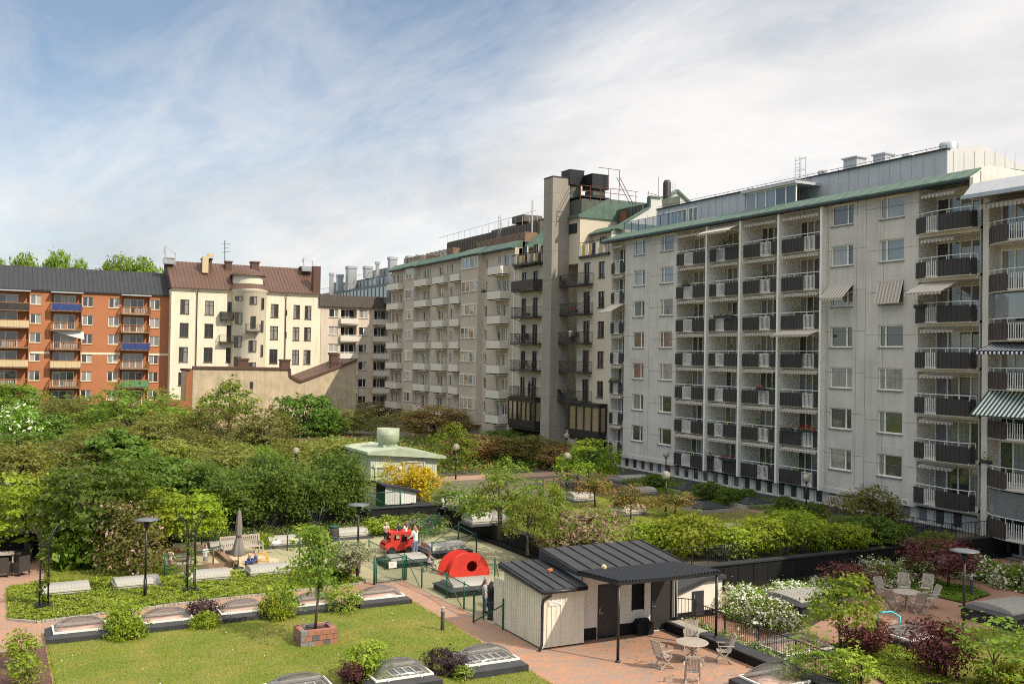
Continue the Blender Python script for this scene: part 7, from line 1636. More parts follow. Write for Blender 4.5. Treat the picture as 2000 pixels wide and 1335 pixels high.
# along the iron fence
FM = 'maples along the iron fence'
plant('fencemaple', 977, 1052, 1.03, 145, 918, 'largest maple behind the iron fence, with a forked trunk', 'tree', FM)
plant('fencemaple', 1030, 1082, 1.03, 98, 960, 'maple at the near end of the iron fence', 'tree', FM)
plant('fencemaple', 1075, 1062, 1.03, 95, 952, 'maple behind the near end of the iron fence beside the pinkish bush', 'tree', FM)
plant('sapling', 868, 1010, 1.03, 75, 930, 'thin sapling by the white vaulted skylight and yellow shrub', 'tree', FM)
plant('sapling', 905, 1012, 1.03, 70, 945, 'thin sapling between the yellow shrub and the large maple', 'tree', FM)
plant('young', 985, 1010, 1.03, 70, 888, 'slender pointed green tree behind the large maple', 'tree', FM, 6)
SBZ = 'small bronze trees on the raised lawn'
plant('smallbronze', 1162, 990, 1.03, 85, 925, 'small bronze tree with a leaning stem nearest the bright green tree', 'tree', SBZ); plant('smallbronze', 1232, 1018, 1.03, 80, 945, 'small bronze tree left of the globe lamp', 'tree', SBZ); plant('smallbronze', 1318, 1010, 1.03, 85, 955, 'small bronze tree right of the globe lamp', 'tree', SBZ)
plant('pinkbush', 1140, 1072, 1.03, 175, 992, 'big pinkish brown bush behind the shed roof', 'shrub'); plant('pinkbush', 1085, 1078, 1.03, 80, 1030, 'small pinkish brown bush at the end of the iron fence', 'shrub')
plant('mound', 1083, 975, 1.0, 26, 945, 'clipped round green ball by the timber rail', 'shrub')
# lime green row above the black wall
LG = 'lime green shrubs above the black panelled wall'
for x, y, w, t, lab in ((1275, 1082, 130, 1015, 'lime green shrub at the left end of the row touching the shed canopy'), (1345, 1090, 140, 1000, 'lime green shrub second in the row right above the shed canopy'), (1425, 1092, 120, 1022, 'lime green shrub in front of the white skylight'), (1490, 1086, 120, 1005, 'lime green shrub in the middle right of the row'), (1560, 1078, 130, 992, 'tall lime green shrub below the globe lamp'), (1625, 1072, 90, 1020, 'lime green shrub at the right end of the row')):
    plant('limeshrub', x, y - 3, 1.0, w * .97, t, lab, 'shrub', LG)
plant('dark', 1690, 1065, 1.0, 120, 1005, 'dark green bush under the bronze tree by the facade', 'shrub'); plant('bronze', 1700, 1045, 1.0, 130, 945, 'dark bronze tree standing against the grey facade', 'tree', None, 1); plant('dark', 1740, 1068, 1.0, 80, 1015, 'dark bush beside the garden steps railing', 'shrub')
plant('limeshrub', 1655, 1075, 1.0, 90, 1018, 'yellow green bush between the lime row and the dark bush', 'shrub')
for x, y, w, t, lab in ((1278, 952, 60, 925, 'leafy shrub by the brown door of the grey block'), (1385, 972, 90, 930, 'tall leafy clump in the planted strip before the loggias'), (1425, 982, 60, 948, 'leafy clump right of the tall one in the planted strip'), (1460, 982, 50, 958, 'low leafy clump beside the pyramid skylight'), (1535, 1000, 60, 975, 'green clump left of the facade bench'), (1592, 1012, 55, 982, 'green clump right of the facade lamp'), (1825, 1078, 80, 1030, 'green bush behind the garden steps')):
    plant('dark', x, y + 4, 1.0, w * .75, t + 8, lab, 'shrub', 'green clumps in the planted strip')
# right-hand garden
WS = 'white flowering shrubs'
for x, y, w, t, lab in ((1465, 1195, 110, 1140, 'white flowering shrub beside the annex wall'), (1500, 1228, 120, 1158, 'white flowering shrub spilling onto the path nearest the terrace'), (1560, 1168, 100, 1134, 'white flowering shrub against the black wall above the flat skylight'), (1625, 1155, 85, 1122, 'white flowering shrub hidden behind the garden tree'), (1735, 1142, 90, 1095, 'white flowering shrub behind the left of the six chair table'), (1790, 1132, 90, 1085, 'white flowering shrub behind the six chair table'), (1925, 1128, 110, 1085, 'white flowering shrub in front of the near block'), (1985, 1145, 110, 1095, 'white flowering shrub at the right edge')):
    plant('white', x, y, 0, w, t, lab, 'shrub', WS)
plant('purpletree', 1852, 1148, 0, 125, 1055, 'dark purple tree beside the six chair table', 'tree'); plant('barberry', 1665, 1160, 0, 110, 1095, 'purple barberry left of the six chair table', 'shrub'); plant('barberry', 1690, 1275, 0, 125, 1205, 'purple barberry left of the gridded skylight', 'shrub'); plant('barberry', 1838, 1318, 0, 145, 1205, 'large purple barberry right of the gridded skylight', 'shrub')
plant('gardentree', 1642, 1270, 0, 155, 1110, 'small garden tree with a bare trunk beside the brick path', 'tree'); plant('sapling', 1592, 1345, 0, 120, 1225, 'loose green sapling at the bottom edge beyond the railing', 'tree'); plant('sapling', 1945, 1352, 0, 150, 1190, 'slender loose tree at the bottom right corner', 'tree'); plant('mound', 1985, 1345, 0, 100, 1292, 'yellow green mound at the bottom right corner', 'shrub'); plant('tuft', 1660, 1345, 0, 90, 1268, 'leafy tuft by the railing at the bottom edge', 'shrub')
plant('tuft', 1535, 1335, 0, 55, 1300, 'leafy tuft at the end of the black kerb', 'shrub')
# lawn and bed plants
BP = 'bushes between the domed skylights'
plant('mound', 243, 1246, 0, 66, 1195, 'light green mound between the two leftmost domed skylights', 'bush', BP); plant('tuft', 243, 1240, 0, 60, 1170, 'loose leafy plant above the light green mound', 'bush', BP); plant('blackbush', 395, 1212, 0, 66, 1170, 'dark purple bush between domed skylights on the path row', 'bush', BP); plant('mound', 405, 1225, 0, 52, 1194, 'small green mound under the dark purple bush', 'bush', BP)
plant('mound', 540, 1207, 0, 66, 1160, 'bright green bush left of the planter tree', 'bush', BP); plant('tuft', 545, 1195, 0, 58, 1135, 'tall leafy plant behind the bright green bush', 'bush', BP); plant('tuft', 672, 1192, 0, 70, 1145, 'loose green bush right of the planter tree', 'bush', BP)
plant('tuft', 718, 1330, 0, 82, 1248, 'bright leafy shrub on the lawn by the lower skylights', 'bush'); plant('barberry', 690, 1338, 0, 75, 1290, 'low reddish green bush at the bottom of the lawn', 'bush'); plant('mound', 728, 1340, 0, 60, 1298, 'green mound at the foot of the bright leafy shrub', 'bush'); plant('blackbush', 868, 1318, 0, 76, 1262, 'round black leaved bush between the gridded skylights', 'bush'); plant('tuft', 905, 1326, 0, 40, 1300, 'small green plant under the round black bush', 'bush')
plant('tuft', 40, 1300, 0, 62, 1228, 'yellow green bush in the bark mulch bed', 'bush'); plant('tuft', 48, 1335, 0, 60, 1280, 'green bush nearest the camera in the bark mulch bed', 'bush')
p = plant('young', 611, 1256, 0, 128, 1030, 'young green tree growing in the brick planter', 'tree'); p.location = ((PLX0 + PLX1) / 2, (PLY0 + PLY1) / 2, .5); p.scale = (p.scale[0], p.scale[1], p.scale[2] * .92)
o = plant('silver', 684, 1118, .6, 95, 1050, 'grey green feathery shrub in the rusty tub', 'shrub')
plant('viburnum', 665, 1128, 0, 45, 1085, 'leafy green plant at the foot of the rusty tub', 'shrub'); plant('lavender', 820, 1040, 0, 95, 1005, 'lavender in flower behind the red bus', 'shrub'); plant('tuft', 735, 1045, 0, 60, 1010, 'tall wild plants left of the red bus', 'shrub'); plant('tuft', 760, 1042, 0, 60, 1008, 'wild flowering plants right behind the red bus', 'shrub')
plant('tuft', 600, 1060, 0, 60, 1022, 'flowering border clump behind the plant frame', 'shrub'); plant('mound', 515, 1068, 0, 40, 1045, 'green clump right of the wooden bench', 'shrub'); plant('mound', 335, 1118, 0, 40, 1102, 'low weeds left of the sandpit vaulted skylight', 'shrub')
# the dark hedge behind the playground
def hedge(name, x0, x1, y0, y1, z0, h, n, size, m, label, kindname='hedge'):
    o = thing(name, ((x0 + x1) / 2, (y0 + y1) / 2, z0), label, 'hedge'); r = np.random.default_rng(5); C = []; 
    for k in range(n):
        x, y = r.uniform(x0, x1), r.uniform(y0, y1); hh = h * (.78 + .16 * math.sin(x * 1.3) + .12 * math.sin(x * 2.9 + y) + r.normal(0, .03)); t = r.uniform(0, 1)
        face = r.uniform() < .55
        if face: y = y0 + r.normal(-.15, .25) - .5 * math.sin(t * 2.2) + .25 * math.sin(x * 2.1 + t * 4)
        z = hh * t if face else hh + r.normal(0, .12); C.append(r.normal(0, 1, (22, 3)) * np.array([.28, .22, .2]) + np.array([x, y, z]))
    C = np.concatenate(C); C[:, 2] = np.maximum(C[:, 2], -.3); v, f = leafquads(C + np.array([0, 0, 0]), size, .3, np.repeat(np.array([[0, -.7, .5]]), len(C), 0))
    v -= np.array([(x0 + x1) / 2, (y0 + y1) / 2, 0]); child('foliage', np_mesh('foliage', v, f, L[m]), o); b = MB()
    for i in range(int((x1 - x0) / .9)): x = -(x1 - x0) / 2 + .4 + i * .9; b.tube([(x, 0, 0), (x + jit(.3), jit(.3), h * .8)], [.05, .02], 5)
    child('stem', b.mesh('stem', M['bark']), o); return o
ha, hb = G(408, 1022, 1.0), G(715, 1003, 1.0)
hedge('hedge', ha[0], hb[0] - .1, 60.75, 64.5, 1.0, 3.15, 1500, .17, 'dark', 'long dark green hedge hanging over the black wall behind the playground')
# climbers on the plant frames
for (p, h), n, lab in zip(PF, (520, 300, 160), ('ivy climbing the leftmost plant frame', 'thin climber on the plant frame before the sandpit', 'sparse climber on the plant frame behind the planter tree')):
    r = np.random.default_rng(int(p[0] * 10)); t = r.uniform(.05, .78, n); a = t * 14 + r.normal(0, .5, n); C = np.stack([p[0] + .2 * np.cos(a) + r.normal(0, .06, n), p[1] + .2 * np.sin(a) + r.normal(0, .06, n), p[2] + h * t * (.95 if n > 400 else .9)], 1)
    o = thing('climber', p, lab, 'climbing plant'); v, f = leafquads(C, .13, .3); child('leaves', np_mesh('leaves', v - np.array(p), f, L['green']), o); b = MB(); b.tube([(p[0] + .2 * math.cos(k * .7), p[1] + .2 * math.sin(k * .7), p[2] + h * .72 * k / 18) for k in range(19)], .012, 5); b.build('stem', M['bark'], o)
# trees on the hill beyond the brick block
for x, y, w, t, lab in ((45, 512, 80, 496, 'pale rounded tree top beyond the left of the brick roof'), (108, 512, 70, 489, 'dark green tree top beyond the brick roof, left of the gap'), (152, 515, 45, 505, 'small tree top beyond the middle of the brick roof'), (222, 515, 80, 497, 'broad tree top beyond the brick roof right of the gap'), (285, 520, 95, 504, 'tree top beyond the right end of the brick roof'), (4, 512, 30, 505, 'sliver of tree top at the left edge beyond the brick roof')):
    Yb = 200; c = GY(x, y, Yb); top_ = GY(x, t, Yb)[2]; rx, h1, vs = KIND['far']; o = thing('tree', (c[0], Yb, 8), lab, 'tree', 'trees beyond the brick block'); child('crown', vs[x % 2][0], o); child('trunk', vs[x % 2][1], o); s = w / FPX * Yb / 1.0 / 2 / rx * .93; o.scale = (s, s, (top_ - 8) / h1); o.rotation_euler = (0, 0, x)

# ragged edges, weeds and fallen leaves
def edge_tufts(name, pts, n, z, h, m):
    X = []; Y = []
    for a, c in zip(pts, pts[1:]):
        k = max(2, int(n * math.dist(a, c))); t = nr.uniform(0, 1, k); X.append(a[0] + (c[0] - a[0]) * t + nr.normal(0, .05, k)); Y.append(a[1] + (c[1] - a[1]) * t + nr.normal(0, .05, k))
    X = np.concatenate(X); Y = np.concatenate(Y); n = len(X); an = nr.uniform(0, 6.28, n); hh = h * nr.uniform(.3, 1.3, n); d = np.stack([np.cos(an), np.sin(an)], 1) * .012; ll = nr.normal(0, .4, (2, n)) * hh; B = np.stack([X, Y, np.full(n, z)], 1)
    v = np.stack([B + np.c_[d, np.zeros(n)], B - np.c_[d, np.zeros(n)], B + np.c_[ll[0], ll[1], hh]], 1).reshape(-1, 3); o = bpy.data.objects.new(name, np_mesh(name, v, np.arange(3 * n).reshape(-1, 3), m)); COL.objects.link(o); tag(o, kind='stuff')
edge_tufts('grass', [(2.1, 28), (2.12, 41.0), (17.02, 41.75), (17.03, 28)], 90, .0, .10, M['blade']); edge_tufts('weeds', BEDB + BEDB[:1], 70, .02, .14, L['cover'])
cover('weeds', [(2.2, 41), (17, 41.6), (17, 28), (2.2, 28)], 2600, .03, .05, .05, L['green'], L['white'], .12)
cover('leaf_litter', [(17.2, 45.5), (20.5, 33), (20.5, 27), (24.6, 27), (24.6, 33), (20.4, 33.2), (18.6, 33), (18.4, 45)], 420, .004, .012, .05, L['bronze'], L['green'], .3)
cover('leaf_litter', [(-3, 41.2), (1, 41.2), (1, 45), (16, 45.6), (17, 42.9), (2, 42.9), (-3, 44)], 300, .004, .012, .05, L['bronze'], L['green'], .3)
cover('leaf_litter', [(26.5, 26), (34, 31), (38, 33), (30, 32), (26.5, 32)], 400, .012, .012, .05, L['purple'], L['green'], .4)
# ================================================================== people
SKIN = mat('skin', (.56, .33, .24), .55, .06, 6, 40)
HAIR = {k: mat('hair_' + k, c, .6, .25, 20, 80) for k, c in (('dark', (.025, .018, .015)), ('brown', (.13, .06, .03)), ('ginger', (.34, .15, .06)), ('blond', (.55, .38, .18)))}
CLO = {k: mat('cloth_' + k, c, .9, .12, 5, 60, bmp=.2) for k, c in (('black', (.018, .018, .02)), ('jeans', (.16, .22, .34)), ('darkjeans', (.03, .045, .075)), ('white', (.74, .72, .69)), ('pink', (.62, .16, .28)), ('cream', (.66, .56, .44)), ('palepink', (.72, .52, .50)), ('blue', (.07, .12, .26)), ('grey', (.34, .33, .34)), ('purple', (.24, .06, .32)), ('navy', (.02, .03, .08)))}
def fuse(mb, name, m, parent, vox, smooth=4):
    """melts the limbs into one continuous surface"""
    me = mb.mesh(name, m); o = bpy.data.objects.new('tmp', me); COL.objects.link(o)
    r = o.modifiers.new('r', 'REMESH'); r.mode = 'VOXEL'; r.voxel_size = vox; r.use_smooth_shade = True
    s = o.modifiers.new('s', 'SMOOTH'); s.iterations = smooth; s.factor = .4
    dg = bpy.context.evaluated_depsgraph_get(); dg.update()
    out = bpy.data.meshes.new_from_object(o.evaluated_get(dg)); out.name = name
    if not out.materials: out.materials.append(m)
    bpy.data.objects.remove(o); bpy.data.meshes.remove(me); return child(name, out, parent)
def person(loc, h, rz, label, hair='dark', hl=.5, top='white', legs='jeans', shoe='black', hs=1.0, pose='stand', armL=None, armR=None, lean=0.0, head=(0, 0), group=None, sleeve='short', legw=1.0):
    """front is -y. arms: (shoulder swing forward, outward, elbow bend) in degrees"""
    o = thing('person', loc, label, 'person', group, rz); V = Vector
    hip = .49 * h if pose != 'sit' else .30 * h; sp = (.81 - .49) * h * (1.0 if hs < 1.15 else .92)
    fwd = math.sin(R(lean)); P0 = V((0, 0, hip)); P1 = P0 + V((0, -fwd * sp, math.cos(R(lean)) * sp)); nk = P1 + V((0, -.01 * h - fwd * .03, .045 * h)); hd = nk + V((head[0] * .02, -.018 * h + head[1], .072 * h * hs))
    J = {}
    for s, nm in ((1, 'L'), (-1, 'R')):
        J['hp' + nm] = P0 + V((s * .05 * h, 0, -.01 * h))
        if pose == 'stand': J['kn' + nm] = V((s * .052 * h, -.012 * h * (1 + s), .265 * h)); J['an' + nm] = V((s * .055 * h, .012 * h * s, .045 * h))
        elif pose == 'walk': J['kn' + nm] = V((s * .05 * h, -.06 * h * s - .01, .27 * h)); J['an' + nm] = V((s * .05 * h, -.09 * h * s + .03 * h, .045 * h + (.02 * h if s < 0 else 0)))
        elif pose == 'sit': J['kn' + nm] = V((s * .07 * h, -.21 * h, hip + .0)); J['an' + nm] = V((s * .07 * h, -.22 * h, max(.04 * h, hip - .24 * h)))
        else: J['kn' + nm] = V((s * .1 * h, -.16 * h, .2 * h)); J['an' + nm] = V((s * .08 * h, -.02 * h, .04 * h))
        sw, ow, eb = (armL if s > 0 else armR) or (8, 12, 18)
        sh = P1 + V((s * .105 * h, 0, -.005 * h)); J['sh' + nm] = sh
        d = V((s * math.sin(R(ow)), -math.sin(R(sw)) * math.cos(R(ow)), -math.cos(R(sw)) * math.cos(R(ow)))); el = sh + d * .165 * h
        a2 = sw + eb; d2 = V((s * math.sin(R(ow)) * .4, -math.sin(R(a2)), -math.cos(R(a2)))).normalized(); wr = el + d2 * .145 * h; J['el' + nm], J['wr' + nm], J['d' + nm] = el, wr, d2
    b = MB()
    b.tube([P0 - V((0, 0, .04 * h)), P0 + (P1 - P0) * .35, P0 + (P1 - P0) * .75, P1, nk], [.075 * h, .066 * h, .078 * h, .06 * h, .03 * h], 14); b.tube([J['shR'], P1, J['shL']], [.034 * h, .05 * h, .034 * h], 10); b.tube([nk - V((0, 0, .03 * h)), hd], [.032 * h, .03 * h], 10)
    b.ball(hd, (.047 * h * hs, .056 * h * hs, .067 * h * hs), 18); b.ball(hd + V((0, -.055 * h * hs, -.012 * h * hs)), (.010 * h * hs, .014 * h * hs, .014 * h * hs), 8)
    b.ball(hd + V((0, -.040 * h * hs, -.045 * h * hs)), (.024 * h * hs, .018 * h * hs, .018 * h * hs), 8); b.tube([hd + V((-.014 * h * hs, -.053 * h * hs, -.033 * h * hs)), hd + V((.014 * h * hs, -.053 * h * hs, -.033 * h * hs))], .005 * h * hs, 6)
    for s in (-1, 1): b.ball(hd + V((s * .047 * h * hs, .004, -.006 * h * hs)), (.008 * h * hs, .015 * h * hs, .022 * h * hs), 8)
    for s, nm in ((1, 'L'), (-1, 'R')):
        b.tube([J['sh' + nm], J['el' + nm], J['wr' + nm]], [.030 * h, .024 * h, .017 * h], 9); hp, kn, an = J['hp' + nm], J['kn' + nm], J['an' + nm]
        b.tube([hp, hp + (kn - hp) * .5, kn, kn + (an - kn) * .35, an], [.055 * h, .047 * h, .033 * h, .034 * h, .021 * h], 10); b.tube([an + V((0, .02 * h, -.02 * h)), an + V((0, -.05 * h, -.03 * h)), an + V((0, -.10 * h, -.036 * h))], [.024 * h, .026 * h, .016 * h], 8)
        d2 = J['d' + nm]; w = J['wr' + nm]; side = V((0, 1, 0)).cross(d2); side = side.normalized() if side.length > .1 else V((1, 0, 0)); nrm = d2.cross(side).normalized()
        b.tube([w, w + d2 * .025 * h, w + d2 * .05 * h], [.013 * h, .020 * h, .018 * h], 8)
        for k, ln in enumerate((.036, .044, .047, .041)):          # four curled fingers of different lengths
            q = w + d2 * .048 * h + side * (k - 1.5) * .0105 * h; b.tube([q, q + d2 * ln * .5 * h + nrm * .004 * h, q + d2 * ln * .85 * h + nrm * .018 * h], [.0062 * h, .0056 * h, .0046 * h], 6)
        q = w + d2 * .018 * h + side * s * .016 * h; b.tube([q, q + (d2 + side * s * .8).normalized() * .028 * h, q + (d2 * 1.2 + side * s * .4).normalized() * .048 * h], [.008 * h, .007 * h, .005 * h], 6)
    fuse(b, 'body', SKIN, o, .0058 * h)
    for s in (-1, 1): c = MB(); c.ball(hd + V((s * .019 * h * hs, -.051 * h * hs, .004 * h)), .0058 * h * hs, 8); c2 = child('eye', c.mesh('eye', HAIR['dark']), o)
    c = MB(); e = .010 * h
    c.tube([P0 - V((0, 0, .03 * h)), P0 + (P1 - P0) * .35, P0 + (P1 - P0) * .75, P1 + V((0, 0, .012 * h))], [.075 * h + e, .068 * h + e, .08 * h + e, .055 * h + e], 14); c.tube([J['shR'], P1, J['shL']], [.036 * h + e, .052 * h + e, .036 * h + e], 10)
    for nm in 'LR':
        sh, el, wr = J['sh' + nm], J['el' + nm], J['wr' + nm]
        if sleeve == 'short': c.tube([sh, sh + (el - sh) * .7], [.034 * h + e, .032 * h + e], 9)
        else: c.tube([sh, el, el + (wr - el) * .92], [.034 * h + e, .027 * h + e, .02 * h + e], 9)
    fuse(c, 'shirt', CLO[top], o, .011 * h, 3)
    c = MB(); c.tube([P0 + V((0, 0, .035 * h)), P0 - V((0, 0, .03 * h))], [.074 * h + e * .6, .08 * h + e * .6], 14)
    for nm in 'LR': hp, kn, an = J['hp' + nm], J['kn' + nm], J['an' + nm]; c.tube([hp, hp + (kn - hp) * .5, kn, kn + (an - kn) * .9] if legw else [hp, hp + (kn - hp) * .8], [.058 * h + e * .7, .05 * h + e * .7, .037 * h + e, .03 * h + e] if legw else [.058 * h + e, .055 * h + e], 10)
    fuse(c, 'trousers', CLO[legs], o, .010 * h, 3)
    for nm in 'LR':
        an = J['an' + nm]; c = MB(); c.tube([an + V((0, .03 * h, -.018 * h)), an + V((0, -.04 * h, -.022 * h)), an + V((0, -.115 * h, -.03 * h))], [.030 * h, .032 * h, .018 * h], 9); c.ball(an, .027 * h, 8); fuse(c, 'shoe', CLO[shoe], o, .008 * h, 2)
    c = MB(); k = h * hs
    c.ball(hd + V((0, .012 * k, .018 * k)), (.054 * k, .058 * k, .060 * k), 16); c.ball(hd + V((0, .03 * k, -.01 * k)), (.05 * k, .04 * k, .055 * k), 12)
    if hl > .3:
        c.tube([hd + V((0, .035 * k, 0)), hd + V((0, .055 * k, -.07 * k)), hd + V((0, .060 * k, -.10 * k - hl * .10 * h)), hd + V((0, .055 * k, -.13 * k - hl * .16 * h))], [.05 * k, .055 * k, .05 * k, .02 * k], 10)
        for s in (-1, 1): c.tube([hd + V((s * .045 * k, .005 * k, .01 * k)), hd + V((s * .056 * k, .02 * k, -.06 * k)), hd + V((s * .05 * k, .03 * k, -.09 * k - hl * .08 * h))], [.018 * k, .02 * k, .008 * k], 7)
    for i in range(10): a = i * .63; c.ball(hd + V((math.cos(a) * .045 * k, .015 * k + abs(math.sin(a)) * .02 * k, .03 * k + math.sin(a) * .03 * k)), .016 * k, 6)
    hr = fuse(c, 'hair', HAIR[hair], o, .009 * h, 2)
    return o
def Gp(x, y, z=0): return G(x, y, z)
w1 = person(Gp(957, 1210), 1.62, R(95), 'long haired woman in black top and dark jeans holding a phone by the shed', 'dark', .9, 'black', 'darkjeans', 'black', armL=(55, 5, 75), armR=(50, 5, 80), head=(0, -.03))
ph = MB(); ph.obox((-.03, -.36, 1.24), (.075, .012, .15), 0, 0, R(-25)); o = ph.mesh('phone', M['black_metal']); po = bpy.data.objects.new('phone', o); COL.objects.link(po); po.location = w1.location; po.rotation_euler = w1.rotation_euler; tag(po, 'dark phone held by the woman in black', 'phone')
p = Gp(946, 1196); person((p[0], p[1], 0), 1.45, R(60), 'person in light jeans half hidden behind the woman in black', 'brown', .4, 'grey', 'jeans', 'black')
person(Gp(811, 1085), 1.66, R(200), 'woman with long ginger hair, pale top and jeans standing beside the red bus', 'ginger', .9, 'white', 'jeans', 'white', armL=(20, 8, 40), armR=(40, 6, 50), sleeve='long', lean=4)
KB = 'children at the red play bus'
person((19.78, 52.55, .70), 1.05, R(-15), 'child in pale pink top and black leggings climbing on the bus bonnet', 'blond', .15, 'palepink', 'black', 'white', 1.3, 'walk', (50, 10, 30), (60, 10, 30), 14, group=KB)
person((20.62, 52.75, .80), 1.0, R(20), 'dark haired child in navy sitting on the bus roof', 'dark', .3, 'navy', 'navy', 'white', 1.3, 'sit', group=KB)
person((20.98, 52.6, .80), 1.05, R(-160), 'child in white shirt sitting on the right end of the bus roof', 'brown', .4, 'white', 'cream', 'white', 1.3, 'sit', group=KB)
person((20.75, 52.55, .25), .95, R(0), 'child in blue seen through the bus window', 'brown', .2, 'blue', 'blue', 'black', 1.3, 'sit', group=KB)
person((20.18, 47.35, .18), 1.0, R(110), 'child with long brown hair riding a green balance bike behind the fence', 'brown', .6, 'grey', 'grey', 'pink', 1.3, 'sit', (50, 8, 20), (50, 8, 20), 10)
bk = thing('balance_bike', (20.18, 47.3, 0), 'bright green balance bike under the long haired child', 'bike', None, R(110)); V = Vector
for y in (-.36, .28):
    b = MB(); b.tube([(.13 * math.cos(t) * 0, y + .14 * math.cos(t), .14 + .14 * math.sin(t)) for t in [k * math.pi / 8 for k in range(17)]], .022, 6); c = child('wheel', b.mesh('wheel', M['black_metal']), bk)
    b = MB(); b.tube([(-.02, y, .14), (.02, y, .14)], .05, 8); child('hub', b.mesh('hub', M['steel']), c)
b = MB(); b.tube([(0, .28, .14), (0, .05, .34), (0, -.25, .42), (0, -.36, .14)], .02, 6); b.tube([(0, -.25, .42), (0, -.22, .6)], .018, 6); b.tube([(-.2, -.2, .6), (.2, -.2, .6)], .014, 6); child('frame', b.mesh('frame', M['green_panel']), bk); b = MB(); b.box(-.05, .05, -.02, .18, .36, .40); child('saddle', b.mesh('saddle', M['black_metal']), bk)
KS = 'children in the sand'
person(Gp(332, 1113), 1.12, R(150), 'curly haired child in cream jumper and pink trousers at the low fence', 'brown', .1, 'cream', 'pink', 'white', 1.28, 'stand', (15, 14, 30), (15, 14, 30), sleeve='long', group=KS)
person(Gp(401, 1107), 1.15, R(15), 'dark haired child in a white shirt standing by the sandpit', 'dark', .1, 'white', 'grey', 'black', 1.28, 'stand', (12, 10, 25), (14, 10, 25), legw=0, group=KS)
person(Gp(484, 1102), 1.0, R(70), 'fair child in a blue striped top sitting on the sand beside the parasol', 'blond', .1, 'blue', 'navy', 'black', 1.3, 'sit', (45, 12, 30), (40, 12, 30), 12, group=KS).location.z = -.22
person(Gp(500, 1098), .95, R(-60), 'small child in grey crouching by the orange toy frame', 'brown', .2, 'grey', 'blue', 'black', 1.3, 'crouch', (50, 10, 20), (50, 10, 20), 20, group=KS).location.z = -.12
person((51.35, 93.9, TZ[1] + .06), 1.72, R(100), 'person in dark clothes standing on the lowest iron balcony left of the tower', 'dark', .1, 'navy', 'black', 'black', armL=(30, 8, 40), armR=(30, 8, 40))
person((51.4, 85.6, TZ[3] + .12), 1.7, R(110), 'person in a pale shirt sitting on an iron balcony right of the tower', 'brown', .1, 'white', 'black', 'black', 1.0, 'sit', (45, 8, 40), (45, 8, 40))
# ================================================================== plants and furniture on the balconies
def flower_box(F_, u, d, z, w, m, label, hgt=.35):
    o = thing('flower_box', F_.w(u, d, z), label, 'flower box', 'flower boxes on the balconies'); b = F_.mb(); b.box(u - w / 2, u + w / 2, d - .12, d + .12, z, z + .2); b.build('trough', M['slate_metal'], o); n = int(w * 130)
    C = np.array([F_.w(u + nr.uniform(-w / 2, w / 2), d + nr.normal(0, .11), z + .15 + abs(nr.normal(0, hgt * .5))) for _ in range(n)]); v, f = leafquads(C, .10, .4)
    child('flowers', np_mesh('flowers', v - np.array(wloc(o)), f, [L['green'], L[m]], (nr.uniform(0, 1, n) < .55).astype(int)), o)
for a in ((-63.9, .26, ZB[0] + .86, .7, 'red', 'small box of red flowers on the lowest loggia, second column'), (-61.7, .26, ZB[0] + .86, 1.9, 'red', 'long box of red and purple flowers on the lowest loggia, second column'), (-55.2, .26, ZB[1] + .92, 1.2, 'pink', 'box of pink flowers on the second lowest loggia, fourth column'), (-53.2, .26, ZB[1] + .92, 1.8, 'red', 'long box of deep red flowers on the second lowest loggia, fourth column'), (-67.4, .26, ZB[5] + .9, .9, 'green', 'green plant box on the white grille of the second highest loggia, first column'), (-58.0, .26, ZB[2] + .92, .9, 'red', 'small red flowers on the third loggia from below, third column'), (-62.5, .26, ZB[4] + .92, 2.2, 'pink', 'thin row of red and green plants on the fifth loggia, second column'), (-78.0, .2, ZB[2] + .9, 1.9, 'green', 'green garland on the narrow loggia beside the ivory block'), (-43.3, .55, ZB[4] + .98, .8, 'green', 'green plants on the curved balcony under the open awning'), (-104.4, 1.2, BZ[1] + 1.0, .9, 'green', 'bushy plant on the second box balcony from the top of the beige block'), (-93.9, 1.1, TZ[4] + .1, 1.1, 'green', 'leafy plants on the fourth iron balcony left of the tower'), (-84.6, 1.0, TZ[4] + .15, 1.6, 'red', 'flowers and plants on the fourth iron balcony right of the tower'), (-84.2, .9, TZ[1] + .1, .9, 'green', 'plants on the lowest iron balcony right of the tower'), (-38.6, .5, NZ[1] + 1.15, .7, 'green', 'plant box on a curved balcony of the near block')):
    flower_box(FT if a[0] < -80 else FG, *a)
CD = folding_chair()
for ms in (CD,):
    for q in ms: q[1].materials[0] = M['frame_dark']
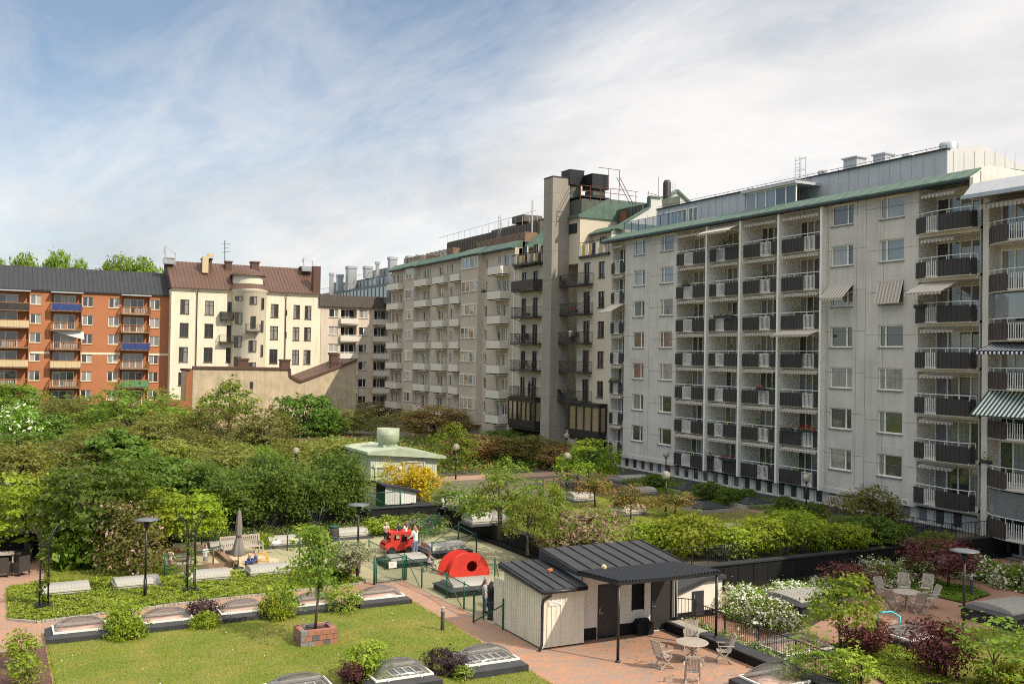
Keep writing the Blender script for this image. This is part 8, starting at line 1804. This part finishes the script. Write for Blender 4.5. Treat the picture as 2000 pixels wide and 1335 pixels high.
for u, k, rz, lab in ((-96.6, 3, 1.2, 'dark chair at the left of the third iron balcony left of the tower'), (-95.4, 3, -1.4, 'dark chair in the middle of the third iron balcony left of the tower'), (-94.2, 3, .3, 'dark chair near the tower on the third iron balcony'), (-95.6, 2, -1.2, 'dark chair on the second iron balcony left of the tower'), (-94.0, 2, -1.9, 'folded back chair on the second iron balcony left of the tower'), (-86.8, 1, 1.4, 'pale chair on the lowest iron balcony right of the tower'), (-85.0, 3, -1.5, 'chair beside the seated person right of the tower'), (-86.9, 5, 1.1, 'dark chair on the top iron balcony right of the tower')):
    p = FT.w(u, .6, TZ[k] + .06); put('balcony_chair', CD, p, lab, 'chair', 'chairs on the iron balconies', rz)

ORD = ['lowest', 'second', 'third', 'fourth', 'fifth', 'sixth', 'top']; CN = ['first', 'second', 'third', 'fourth']
lt = MB(); lt.lathe([(.13, 0), (.17, .3), (.15, .3), (0, .27)], n=14); potm = lt.mesh('pot', M['rust'])
for k, c, t in ((6, 1, .3), (6, 1, .75), (5, 2, .5), (5, 0, .7), (4, 3, .25), (4, 3, .7), (4, 0, .4), (3, 1, .6), (3, 2, .3), (2, 2, .8), (2, 0, .3), (1, 1, .55), (1, 2, .35), (0, 0, .5), (0, 2, .6), (0, 3, .4)):
    ua, ub = COLS[c]; u = ua + .35 + (ub - ua - .7) * t; n = 90; sd_ = k * 7 + c
    side = '' if [(q, w) for q, w in ((6, 1), (4, 3)) if (q, w) == (k, c)] == [] else (' at its left' if t < .5 else ' at its right')
    o = thing('potted_plant', FG.w(u, -.35, ZB[k]), f'leafy potted plant on the {ORD[k]} loggia of the {CN[c]} loggia column{side}', 'plant', 'potted plants in the loggias'); child('pot', potm, o)
    hh = 1.15 + .35 * ((sd_ * 13) % 7) / 7; C = np.stack([nr.normal(0, .17, n), nr.normal(0, .17, n), .35 + nr.uniform(0, 1, n) * (hh - .2)], 1); v, f = leafquads(C, .16, .4); child('leaves', np_mesh('leaves', v, f, L[('green', 'dark', 'olive')[sd_ % 3]]), o)
